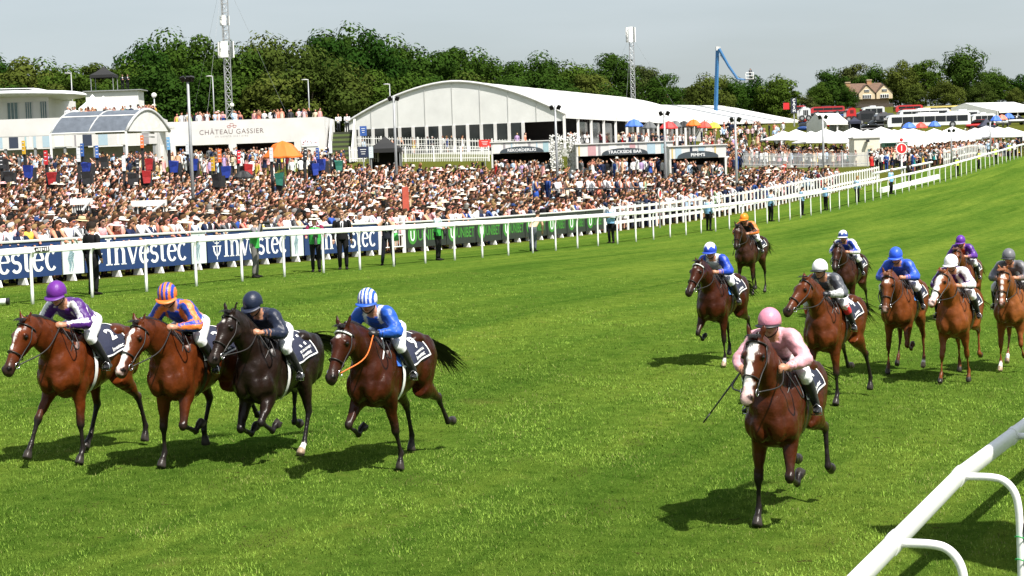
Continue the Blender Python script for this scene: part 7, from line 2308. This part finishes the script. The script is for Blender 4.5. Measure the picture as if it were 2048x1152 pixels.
# ------------------------------------------------------------------ jockeys (same frame as the horse)
def make_jockey(spec):
    """spec['silks'](part, t, ang, p) -> colour; parts: body, sleeve"""
    mb = MB()
    lean = spec.get('lean', 0.0)
    hx, hz = spec.get('hip', (-.13, 1.80))
    hz -= .10
    hip = np.array([hx, 0, hz])
    sh = np.array([hx + .45, 0, hz + .20])
    yawh = spec.get('look', 0.0)
    neck = sh + np.array([.07, 0, .07])
    head = neck + np.array([.10, math.sin(math.radians(yawh)) * .03, .085])
    tagv = []
    def add_loft(part, pts, a, u=None, d=None, n=14, lat=None, sub=3):
        o = len(mb.v)
        mb.loft(pts, a, u, d, n=n, lat=lat, sub=sub)
        N = len(mb.v) - o
        rings = N // n
        for i in range(N): tagv.append((part, (i // n) / max(rings - 1, 1), (i % n) / n))
    def add_ell(part, c, r, M=None, n=12, m=8):
        o = len(mb.v); mb.ell(c, r, n=n, m=m, M=M)
        for i in range(len(mb.v) - o): tagv.append((part, .5, 0))
    ax = sh - hip
    # torso: pelvis (breeches), jacket
    add_loft('seat', [hip - ax * .22 + np.array([0, 0, -.02]), hip - ax * .10, hip, hip + ax * .16], [.07, .135, .155, .145], [.06, .11, .125, .115], [.06, .11, .13, .12], lat=(0, 1, 0))
    tp = [hip + ax * .04, hip + ax * .25, hip + ax * .5, hip + ax * .75, hip + ax * .95, sh + ax * .10]
    add_loft('body', [p + np.array([0, 0, .02 * math.sin(i / 5 * math.pi)]) for i, p in enumerate(tp)], [.150, .158, .17, .185, .185, .11], [.105, .112, .122, .122, .105, .06], [.12, .125, .13, .13, .115, .07], n=20, lat=(0, 1, 0))
    add_loft('neck', [sh + ax * .05, neck, head - np.array([.02, 0, .05])], [.06, .055, .05], n=10, sub=2)
    # head
    R = Matrix.Rotation(math.radians(yawh), 3, 'Z') @ Matrix.Rotation(math.radians(spec.get('nod', 12)), 3, 'Y')
    def hp(x, y, z): return head + np.array(R @ Vector((x, y, z)))
    add_ell('face', head, (.098, .076, .115), M=R)
    add_ell('face', hp(.035, 0, -.055), (.06, .055, .06), M=R)
    add_ell('face', hp(.075, 0, -.095), (.026, .03, .02), M=R)
    add_loft('face', [hp(.09, 0, .01), hp(.108, 0, -.025), hp(.095, 0, -.04)], [.010, .017, .012], n=8, sub=2)
    for s in (-1, 1): add_ell('face', hp(-.005, s * .077, -.01), (.02, .010, .032), M=R, n=8, m=6)
    hands = {}
    hb = spec.get('hands', (.64, .13, 1.70))
    for s in (-1, 1):
        S = sh + np.array([.0, s * .165, .005])
        el = spec.get('elbow', (.37, .31, 1.74))
        Eb = np.array([el[0], s * el[1], el[2]]) + np.array([hx + .13, 0, hz - 1.74])
        hnd = np.array([hb[0], s * hb[1], hb[2]])
        if spec.get('hand' + str(s)): hnd = np.array(spec['hand' + str(s)])
        add_loft('sleeve_u', [sh + np.array([-.02, s * .09, .01]), S, S * .5 + Eb * .5, Eb], [.07, .088, .078, .070], n=14)
        wr = Eb + (hnd - Eb) * .80
        add_loft('sleeve_l', [Eb + (S - Eb) * .10, Eb, Eb * .55 + wr * .45, wr], [.06, .070, .060, .044], n=14)
        part = 'hand'
        add_loft(part, [Eb * .3 + wr * .7, wr, wr * .3 + hnd * .7], [.030, .027, .028], n=8, sub=2)
        fd = hnd - wr; fd /= np.linalg.norm(fd)
        add_ell(part, hnd - fd * .02, (.046, .030, .038), n=10, m=6)
        for k in range(4):   # fingers curled round the reins
            o = np.array([0, 0, .028 - k * .019])
            L = (.026, .030, .028, .022)[k]
            q0 = hnd + fd * .012 + o
            add_loft(part, [q0, q0 + fd * L, q0 + fd * L * .9 + np.array([0, -s * .028, -.004]), q0 + fd * L * .1 + np.array([0, -s * .036, -.005])], [.0105, .0105, .010, .008], n=6, sub=2)
        add_loft(part, [hnd - fd * .03 + np.array([0, -s * .01, .034]), hnd + fd * .0 + np.array([0, -s * .026, .043]), hnd + fd * .03 + np.array([0, -s * .03, .03])], [.012, .012, .009], n=6, sub=2)
        hands[s] = hnd
        # legs
        Hj = hip + np.array([0.0, s * .085, -.02])
        Kn = np.array([hx + .41, s * .285, hz - .17])
        An = np.array([hx + .12, s * .335, hz - .51])
        add_loft('thigh', [Hj + np.array([-.03, 0, .03]), Hj * .72 + Kn * .28, Hj * .35 + Kn * .65, Kn], [.10, .102, .086, .068], n=14)
        add_ell('knee', Kn, (.068, .062, .07))
        add_loft('shin', [Kn, Kn * .7 + An * .3, Kn * .35 + An * .65, An], [.062, .062, .05, .038], n=12)
        toe = An + np.array([.16, s * .03, -.035])
        add_loft('foot', [An + np.array([-.055, 0, -.03]), An + np.array([.0, 0, -.035]), An + np.array([.08, s * .015, -.04]), toe], [.03, .038, .042, .026], [.03, .045, .03, .02], [.03, .035, .03, .02], n=10, lat=(0, 1, 0))
    me, co, idx = remesh(mb, spec.get('jvoxel', .0125), 2)
    co = co.astype(float)
    n = len(co)
    no = np.empty(n * 3, np.float32); me.vertices.foreach_get('normal', no); no = no.reshape(-1, 3)
    skin, boot = np.array((.40, .19, .115)), np.array((.005, .005, .006))
    br, glove = np.array(spec.get('breeches', (.74, .74, .76))), spec.get('glove')
    cols = np.zeros((n, 3)); disp = np.zeros(n)
    for i in range(n):
        part, t, a = tagv[idx[i]]
        p = co[i]
        if part in ('body', 'sleeve_u', 'sleeve_l'):
            cols[i] = spec['silks'](part, t, a, p, hip, ax)
            w = Vector((p[0] * 9, p[1] * 9, p[2] * 9)) if part == 'body' else Vector((p[0] * 16, p[1] * 12, p[2] * 16))
            disp[i] = .011 * (mnoise.fractal(w, 1.0, 2.0, 3) + .2)
        elif part in ('seat', 'thigh', 'knee'):
            cols[i] = br; disp[i] = .004 * mnoise.fractal(Vector((p[0] * 14, p[1] * 14, p[2] * 14)), 1.0, 2.0, 2)
        elif part == 'shin':
            cut = spec.get('boot_top', .16)
            cols[i] = boot if t > cut else (spec.get('band') or br)
        elif part == 'foot': cols[i] = boot
        elif part == 'hand':
            cols[i] = glove if glove is not None else skin
        else:
            cols[i] = skin * spec.get('skin', 1.0)
            rel = np.array(R.transposed() @ Vector(p - head))
            if part == 'face' and rel[0] > .055 and abs(rel[2] + .072) < .007 and abs(rel[1]) < .028: cols[i] *= (.55, .30, .28)
            if part == 'face' and rel[0] < .02 and rel[2] > -.06: cols[i] = (.03, .02, .015)
    co2 = (co + no * disp[:, None]).astype(np.float32)
    me.vertices.foreach_set('co', co2.ravel())
    set_cols(me, cols)
    me.shade_smooth(); me.materials.clear()
    me.materials.append(mat('jockey_cloth', rough=.42, var=.10, scale=9, bump=.35, bscale=22, vcol='Col', spec=.3, sheen=.08))
    me.update()
    return me, dict(hands=hands, head=head, R=R, hip=hip)

def jockey_kit(root, inf, spec):
    head, R = inf['head'], inf['R']
    def hp(x, y, z): return tuple(head + np.array(R @ Vector((x, y, z))))
    # helmet with its silk cover
    m = MB()
    N, Mr = spec.get('capres', (32, 12))
    vs, cs = [], []
    for i in range(Mr + 1):
        ph = (math.pi * .60) * i / Mr
        for j in range(N):
            th = 2 * math.pi * j / N
            x, y, z = math.sin(ph) * math.cos(th), math.sin(ph) * math.sin(th), math.cos(ph)
            dip = -.01 if math.cos(th) < 0 else .012
            vs.append(hp(.134 * x - .006, .112 * y, .128 * z + .028 + (dip if i == Mr else 0)))
            cs.append(spec['cap'](th, ph, x, y, z))
    fs = [(i * N + j, (i + 1) * N + j, (i + 1) * N + (j + 1) % N, i * N + (j + 1) % N) for i in range(Mr) for j in range(N)]
    m.add(vs, fs, cs)
    m.build('helmet', mat('cap_silk', rough=.40, spec=.3, var=.08, scale=12, bump=.25, bscale=30, vcol='Col'), root, smooth=True, vcol=True)
    m = MB()
    vs, n = [], 15
    for k, (r, z) in enumerate(((.110, .008), (.168, -.004), (.168, -.010), (.110, .0))):
        for j in range(n):
            th = -1.25 + 2.5 * j / (n - 1)
            vs.append(hp((r + .020) * math.cos(th) - .006 + (.0 if k in (0, 3) else .01), (r * .80) * math.sin(th), z + .012 * math.cos(th)))
    fs = [((k % 4) * n + j, (k % 4) * n + j + 1, ((k + 1) % 4) * n + j + 1, ((k + 1) % 4) * n + j) for k in range(4) for j in range(n - 1)]
    m.add(vs, fs)
    m.build('peak', mat('peak_' + spec['id'], spec.get('peak', (.01, .01, .012)), .5), root, smooth=True)
    m = MB()
    vs = []
    for z, r in ((.022, .106), (.016, .120), (-.022, .119), (-.028, .103)):
        for j in range(15):
            th = -1.15 + 2.3 * j / 14
            vs.append(hp(r * math.cos(th) - .005, r * .80 * math.sin(th), z))
    m.add(vs, [(k * 15 + j, k * 15 + j + 1, (k + 1) * 15 + j + 1, (k + 1) * 15 + j) for k in range(3) for j in range(14)])
    m.build('goggles', mat('goggle_lens', (.008, .008, .01), .12, 0, coat=.5), root, smooth=True)
    m = MB()
    m.tube([hp(.0, .084, .0), hp(.03, .074, -.07), hp(.055, .0, -.125), hp(.03, -.074, -.07), hp(.0, -.084, .0)], .007, n=6, sub=4)
    m.build('chin_strap', mat('tack_leather'), root, smooth=True)
    # stirrup irons and leathers belong with the boots
    hx, hz = inf['hip'][0], inf['hip'][2]
    for s in (-1, 1):
        An = np.array([hx + .12, s * .335, hz - .51])
        m = MB()
        b0 = An + np.array([.07, s * .01, -.075])
        m.tube([b0 + (0, -.055, 0), b0 + (0, .055, 0), b0 + (0, .045, .07), b0 + (0, 0, .11), b0 + (0, -.045, .07), b0 + (0, -.055, 0)], .008, n=6)
        m.tube([b0 + (0, 0, .11), np.array([.12, s * .30, 1.40])], .009, n=6)
        m.build('stirrup', mat('steel'), root, smooth=True)
    # whip
    w = spec.get('whip')
    if w:
        s, d, L = w
        h = inf['hands'][s]
        d = np.array(d, float); d /= np.linalg.norm(d)
        m = MB()
        m.loft([h - d * .10, h, h + d * L * .5, h + d * L], [.011, .010, .008, .006], n=8)
        m.loft([h + d * L * .82, h + d * L * .9, h + d * L], [.008, .017, .015], [.008, .008, .008], n=8)
        m.build('whip', mat('whip_black', (.008, .008, .009), .5), root, smooth=True)
# ------------------------------------------------------------------ the thirteen runners
PURPLE, WHITE, ORANGE = (.060, .012, .14), (.70, .69, .72), (.66, .17, .03)
ROYAL, NAVY, PINK = (.010, .045, .36), (.010, .015, .035), (.60, .30, .345)
def plain(c):
    return lambda part, t, a, p, hip, ax: c
def sleeves(body, sl, band=None):
    def f(part, t, a, p, hip, ax):
        if part == 'body': return body
        if band is not None and abs((a * 3) % 1 - .5) < .22: return band
        return sl
    return f
def silks1(part, t, a, p, hip, ax):
    if part == 'body':
        if t > .62 and abs(abs(p[1]) - .13) < .035: return WHITE
        return PURPLE
    return PURPLE if abs((a * 3 + .2) % 1 - .5) < .30 else WHITE
def silks2(part, t, a, p, hip, ax):
    if part == 'body':
        return ORANGE if abs((p[1] * 4.6) % 1 - .5) < .15 and t > .05 else ROYAL
    return ORANGE if abs((a * 3 + .1) % 1 - .5) < .25 else (.012, .045, .30)
def silks4(part, t, a, p, hip, ax):
    if part == 'body': return WHITE if t > .72 and abs(p[1]) > .07 else (.012, .075, .40)
    return WHITE if part == 'sleeve_u' and t < .22 else (.012, .075, .40)
def silks6(part, t, a, p, hip, ax):
    if part == 'body': return (.62, .64, .66) if abs(p[1]) < .11 + .05 * t else ROYAL
    return (.62, .64, .66) if part == 'sleeve_u' and t < .14 else ROYAL
def silks8(part, t, a, p, hip, ax):
    if part == 'body': return (.50, .50, .50) if not (abs(p[1]) < .07 and t > .55) else (.06, .065, .08)
    return (.06, .065, .08) if part == 'sleeve_u' or t < .5 else (.45, .45, .46)
def silks9(part, t, a, p, hip, ax):
    if part == 'body': return ROYAL
    return WHITE if abs((a * 2) % 1 - .5) < .27 else ROYAL
def silks7(part, t, a, p, hip, ax):
    if part == 'body': return (.012, .01, .01) if abs(p[1]) < .13 else ORANGE
    return ORANGE if abs((a * 2) % 1 - .5) < .34 else (.02, .012, .01)
def silks12(part, t, a, p, hip, ax):
    if part == 'body' and abs(p[1]) < .07 and t > .55: return (.50, .06, .015)
    return (.07, .015, .20)
def silks11(part, t, a, p, hip, ax):
    if part == 'body': return WHITE if abs((p[1] * 6) % 1 - .5) < .17 else PURPLE
    return PURPLE if abs((a * 2 + .2) % 1 - .5) < .2 else WHITE
def cap_plain(c): return lambda th, ph, x, y, z: c
def cap_stripes(c1, c2, k=9.5): return lambda th, ph, x, y, z: c1 if ((y * k / 2 + .25) % 1) < .5 else c2
def cap_star(c1, c2): return lambda th, ph, x, y, z: c2 if ph < .75 + .55 * abs(((th / (2 * math.pi) * 6) % 1) - .5) * 2 else c1
def cap_quarter(c1, c2): return lambda th, ph, x, y, z: c1 if int((th / (2 * math.pi) * 8 + .5) % 8) % 2 and ph > .25 else c2

HM = lambda: mat('horse_coat', rough=.33, var=.38, scale=5, bump=.40, bscale=18, vcol='Col', spec=.20)
BAY, DBAY, BLK, CHES, BRN = (.082, .0175, .0035), (.034, .0075, .0022), (.0125, .0066, .0046), (.15, .041, .009), (.031, .0095, .004)
RUN = [
 dict(id='1', turn=5, yaw=-10, girth_white=True, px=(158, 937), ref='LF', coat=BAY, LF='plant', RF='reach', LH='push', RH='under', RFo=10, neck=22, head=54, number=2, name_strip='', blaze=[(.10, .22, .028, .022), (.20, .42, .012, .016)],
      silks=silks1, cap=cap_plain((.12, .02, .22)), peak=(.10, .02, .20), look=6, nod=24, tail=(.1, -.1), muzdark=.9, breast=True, label='bay racehorse with a thin white blaze, outermost next to the running rail', jl='jockey in purple silks with white striped sleeves, purple cap, white breeches'),
 dict(id='2', turn=5, yaw=-8, px=(322, 940), ref='RF', coat=(.074, .0165, .0035), RF='plant', LF='fold_low', LH='trail', RH='swing', neck=22, head=50, number=3, name_strip='', blaze=[(.08, .2, .026, .03), (.18, .66, .022, .05)], muzdark=.75,
      silks=silks2, capres=(80, 32), cap=cap_stripes(ORANGE, (.02, .05, .38), 4.2), peak=ORANGE, look=14, nod=28, breast=True, label='bay racehorse with a broad white blaze and number 3 cloth', jl='jockey in blue silks with orange stripes and an orange striped cap'),
 dict(id='3', manelen=1.8, turn=5, yaw=-10, px=(600, 918), ref='LH', coat=BLK, LF='fold', RF='fold_low', LH='under', RH='fold', neck=35, head=50, number=11, name_strip='SIR DRAGONET', socks={'LH': 2.2}, blaze=[(.10, .16, .016, .010)], points=(.010, .008, .008),
      silks=plain(NAVY), cap=cap_plain((.012, .018, .04)), peak=(.012, .018, .04), look=-4, nod=30, tail=(.3, .1), hip=(-.16, 1.76), breast=True, girth_white=True, label='almost black racehorse with one white hind sock and number 11 cloth', jl='jockey in all navy silks and navy cap, bent low'),
 dict(id='4', turn=4, yaw=-8, girth_white=True, px=(800, 948), ref='LF', coat=DBAY, LF='plant_back', RF='fold', LH='trail', RH='push', LHo=4, neck=24, head=56, number=9, name_strip='MADHMOON', blaze=[(.10, .165, .024, .018)], browband=True, orange_rein=True, breast_white=True, pad=(.03, .12, .5),
      silks=silks4, capres=(80, 32), cap=cap_stripes((.015, .08, .42), WHITE, 5.2), peak=(.015, .08, .42), look=8, nod=16, glove=(.01, .01, .012), tail=(.35, -.2), label='dark bay racehorse with small white star, white browband and orange rein', jl='jockey in bright blue silks with white shoulders and a blue and white striped cap'),
 dict(id='5', turn=3, sc=1.08, px=(1514, 1064), ref='RF', coat=(.050, .0115, .003), RF='plant', LF='fold_low', LH='fold', RH='trail', LHo=10, neck=36, head=58, yaw=-8, number=1, name_strip='', blaze=[(.05, .26, .055, .032), (.24, .46, .028, .042), (.44, .69, .052, .07)], muzdark=.25, snip=(.62, .42, .40),
      silks=plain(PINK), cap=cap_plain((.60, .22, .31)), peak=(.008, .008, .01), look=-2, nod=10, whip=(-1, (.12, -.60, -.80), .62), **{'hand-1': (.60, -.27, 1.60)}, breast=True, hip=(-.12, 1.80), elbow=(.42, .33, 1.74), hands=(.70, .17, 1.64), lean=0, label='bay racehorse with a wide white blaze and pink nose under the pink jockey', jl='jockey in pale pink silks and pink cap holding a whip'),
 dict(id='6', yaw=-12, px=(1447, 737), ref='LF', coat=DBAY, LF='plant', RF='fold', LH='trail', RH='push', neck=30, head=48, number=14, name_strip='', socks={'LF': 2.3}, blaze=[(.11, .15, .014, .010)], browband=True, pad=(.05, .2, .55),
      silks=silks6, capres=(64, 24), cap=cap_star((.02, .06, .45), (.75, .75, .78)), peak=(.02, .06, .4), look=4, nod=14, whip=(-1, (-.2, -.2, -1), .55), label='dark bay racehorse with white browband running between the pink and the orange jockeys', jl='jockey in blue silks with a white bib and blue and white star cap'),
 dict(id='7', px=(1505, 593), ref='LF', coat=(.031, .0105, .0045), LF='plant', RF='walk', LH='plant', RH='push', neck=34, head=62, number=5, name_strip='', blaze=[(.11, .15, .012, .008)],
      silks=silks7, cap=cap_plain((.85, .22, .015)), peak=(.85, .22, .015), look=0, nod=12, hip=(-.16, 1.84), whip=(-1, (-.1, -.3, -1), .6), label='brown racehorse trailing alone near the white stewards fence', jl='jockey in black and orange silks with an orange cap'),
 dict(id='8', turn=-4, yaw=-22, px=(1671, 814), ref='LF', coat=(.080, .019, .0042), LF='plant', RF='fold_low', LH='push', RH='trail', LHo=8, neck=34, head=40, number=4, name_strip='', blaze=[(.12, .15, .008, .006)], ears=.15,
      silks=silks8, cap=cap_plain((.80, .80, .80)), peak=(.01, .01, .012), look=-6, nod=8, glove=(.015, .015, .02), band=(.55, .02, .03), boot_top=.42, breeches=(.70, .70, .72), label='bay racehorse with ears back, behind the pink jockey, number 4 cloth', jl='jockey in white and grey silks, plain white cap and red boot tops'),
 dict(id='9', px=(1735, 634), ref='LH', coat=BRN, LF='plant', RF='fold', LH='push', RH='fold', neck=30, head=56, number=8, name_strip='', blaze=[], breast=False,
      silks=silks9, capres=(64, 24), cap=cap_star((.03, .06, .25), (.75, .76, .78)), peak=(.7, .7, .72), look=2, nod=6, label='brown racehorse half hidden behind the white capped jockey', jl='jockey in blue silks with white striped sleeves and white star cap'),
 dict(id='10', px=(1775, 752), ref='RF', coat=(.118, .033, .008), points=(.07, .021, .007), RF='plant', LF='fold_low', LH='plant', RH='under', neck=22, head=62, number=13, name_strip='', socks={'LH': 2.5}, hair=(.12, .045, .018), muzzle=(.10, .04, .02), blaze=[(.10, .22, .04, .012), (.56, .66, .018, .03)],
      silks=plain((.020, .075, .48)), cap=cap_plain((.025, .09, .58)), peak=(.025, .09, .58), look=2, nod=20, pad=(.06, .2, .5), label='chestnut racehorse with white star and snip under the royal blue jockey', jl='jockey in plain royal blue silks and royal blue cap'),
 dict(id='11', px=(1937, 768), ref='LF', coat=CHES, points=(.13, .038, .009), LF='plant_back', RF='plant_fwd', LH='fold', RH='push', neck=34, head=44, yaw=-18, number=6, name_strip='', hair=(.16, .06, .025), muzzle=(.25, .12, .08), muzdark=.4, blaze=[(.05, .3, .05, .05), (.28, .68, .05, .075)],
      silks=silks11, cap=cap_plain((.80, .79, .80)), peak=(.7, .7, .7), look=-4, nod=16, label='chestnut racehorse with very wide white blaze under the purple and white jockey', jl='jockey in purple silks with white stripes and a plain white cap'),
 dict(id='12', px=(1962, 640), ref='LH', coat=(.105, .028, .007), LF='plant', RF='fold', LH='push', RH='fold', neck=30, head=56, number=10, name_strip='', blaze=[], hair=(.10, .04, .02), breast=False,
      silks=silks12, cap=cap_plain((.10, .025, .26)), peak=(.10, .02, .22), look=-4, nod=18, label='chestnut racehorse mostly hidden behind the white capped purple striped jockey', jl='jockey in dark purple silks with red chest and purple cap'),
 dict(id='13', px=(2000, 746), ref='RF', coat=(.175, .055, .013), points=(.16, .05, .013), RF='plant', LF='lift', LH='plant', RH='under', neck=28, head=62, number=12, name_strip='', socks={'RF': 2.15, 'LH': 1.9, 'RH': 2.0}, hair=(.22, .085, .035), muzzle=(.2, .1, .07), muzdark=.4, blaze=[(.08, .66, .022, .018)],
      silks=plain((.11, .11, .125)), cap=cap_plain((.13, .13, .145)), peak=(.02, .02, .022), look=2, nod=10, breeches=(.7, .7, .72), label='light chestnut racehorse with white socks and narrow blaze at the frame edge', jl='jockey in plain grey silks and grey cap'),
]
HEADING = math.atan2(-RDIR[1], -RDIR[0])
def put_runner(sp):
    sp['mat'] = HM()
    RSC = sp.get('sc', 1.06)
    d_est = np.linalg.norm(hit(*sp['px'])[:2])
    sp['voxel'] = .0215 if d_est < 30 else .030
    sp['jvoxel'] = .0155 if d_est < 30 else .022
    me, inf = make_horse(sp)
    feet = np.array([J[4] for J in inf['legs'].values()])
    drop = feet[:, 2].min() - .012
    rz = HEADING + math.radians(sp.get('turn', 0))
    ref = inf['legs'][sp['ref']][4]
    g = hit(*sp['px'])
    cs, sn = math.cos(rz), math.sin(rz)
    x = g[0] - RSC * (ref[0] * cs - ref[1] * sn); y = g[1] - RSC * (ref[0] * sn + ref[1] * cs)
    z = gz(*g[:2]) - drop * RSC
    root = empty('racehorse', (x, y, z), rz, sp['label'], 'horse', 'racehorses galloping up the course', scale=RSC)
    o = bpy.data.objects.new('body', me); COL.objects.link(o); o.parent = root
    jme, jinf = make_jockey(sp)
    horse_tack(root, inf, sp, jinf['hands'])
    jr = empty('jockey', (x, y, z), rz, sp['jl'], 'person', 'jockeys riding the racehorses', scale=RSC)
    b = bpy.data.objects.new('body', jme); COL.objects.link(b); b.parent = jr
    jockey_kit(jr, jinf, sp)
for _sp in RUN:
    put_runner(_sp)
# ------------------------------------------------------------------ blades of grass near the camera
def field(p, freq, seed):
    """smooth random field, about -1..1"""
    q = np.random.RandomState(seed)
    out = np.zeros(len(p))
    for i in range(9):
        a = q.uniform(0, math.pi); k = freq * q.uniform(.6, 1.7)
        out += np.sin((p[:, 0] * math.cos(a) + p[:, 1] * math.sin(a) * .75) * k * 2 + q.uniform(0, 6.28))
    return out / 3.2
def grass():
    r = np.random.RandomState(3)
    V, C = [], []
    for y0, y1, dens, wid, ln in ((9, 17, 1000, .0065, .036), (17, 24, 1000, .008, .038), (24, 34, 600, .011, .038), (34, 46, 240, .014, .036), (46, 58, 90, .016, .032)):
        xm = .30 * y1 + 2
        n = int(dens * (y1 - y0) * 2 * xm)
        p = np.stack([r.uniform(-xm, xm, n), r.uniform(y0, y1, n)], 1)
        p = p[np.abs(p[:, 0]) < .295 * p[:, 1] + 1.2]
        p = p[(p - RORG) @ RNRM > -4.9]
        cl = .55 * field(p, 1.1, 1) + .45 * field(p, 3.6, 2) + .25 * field(p, 10., 3)
        keep = r.rand(len(p)) < np.clip(.80 + .22 * cl, .3, 1)
        p, cl = p[keep], cl[keep]
        n = len(p)
        z = ground_z(p)
        a = r.uniform(0, 2 * math.pi, n)
        tilt = np.abs(r.normal(.85, .38, n))
        L = ln * r.uniform(.55, 1.35, n) * (1 + .2 * cl)
        d = np.stack([np.cos(a) * np.sin(tilt), np.sin(a) * np.sin(tilt), np.abs(np.cos(tilt)) + .12], 1) * L[:, None]
        s = np.stack([-np.sin(a), np.cos(a), np.zeros(n)], 1) * (wid * r.uniform(.6, 1.4, n))[:, None] / 2
        b = np.column_stack([p, z - .004])
        V.append(np.stack([b - s, b + s, b + d], 1).reshape(-1, 3))
        t = np.clip(r.rand(n, 1) ** 1.2 + .16 * cl[:, None], 0, 1)
        base = np.array([.058, .114, .013]) * (1 - t) + np.array([.186, .280, .042]) * t
        dry = np.clip(field(p, 1.9, 7) - .35, 0, 1)
        straw = (r.rand(n) < .045 + .24 * dry)[:, None]
        base = np.where(straw, np.array([.21, .23, .07]) * r.uniform(.5, 1.1, (n, 1)), base)
        band = np.sin(((p - RORG) @ RNRM) * 2 * math.pi / 5.6)
        base = base * (np.clip(1 + .22 * cl, .5, 1.6) * (1 + .13 * np.tanh(band * 2.2)))[:, None]
        div = np.clip((field(p, 2.6, 11) - 1.15) * 4, 0, 1)[:, None]
        base = base * (1 - .75 * div) + np.array([.045, .036, .014]) * .75 * div
        C.append(np.repeat(base, 3, axis=0))
    V = np.concatenate(V); C = np.concatenate(C)
    me = bpy.data.meshes.new('grass')
    nf = len(V) // 3
    me.vertices.add(len(V)); me.vertices.foreach_set('co', V.astype(np.float32).ravel())
    me.loops.add(nf * 3); me.loops.foreach_set('vertex_index', np.arange(nf * 3, dtype=np.int32))
    me.polygons.add(nf); me.polygons.foreach_set('loop_start', np.arange(0, nf * 3, 3, dtype=np.int32))
    me.update(calc_edges=True)
    set_cols(me, C)
    m = mat('grass_blade', rough=.7, var=.10, scale=.8, vcol='Col', spec=.05)
    me.materials.append(m)
    o = bpy.data.objects.new('grass', me); COL.objects.link(o)
    tag(o, 'short mown grass blades on the course', 'grass', None, 'stuff')
    print('grass', nf)
grass()
bpy.data.scenes.remove(EVAL)
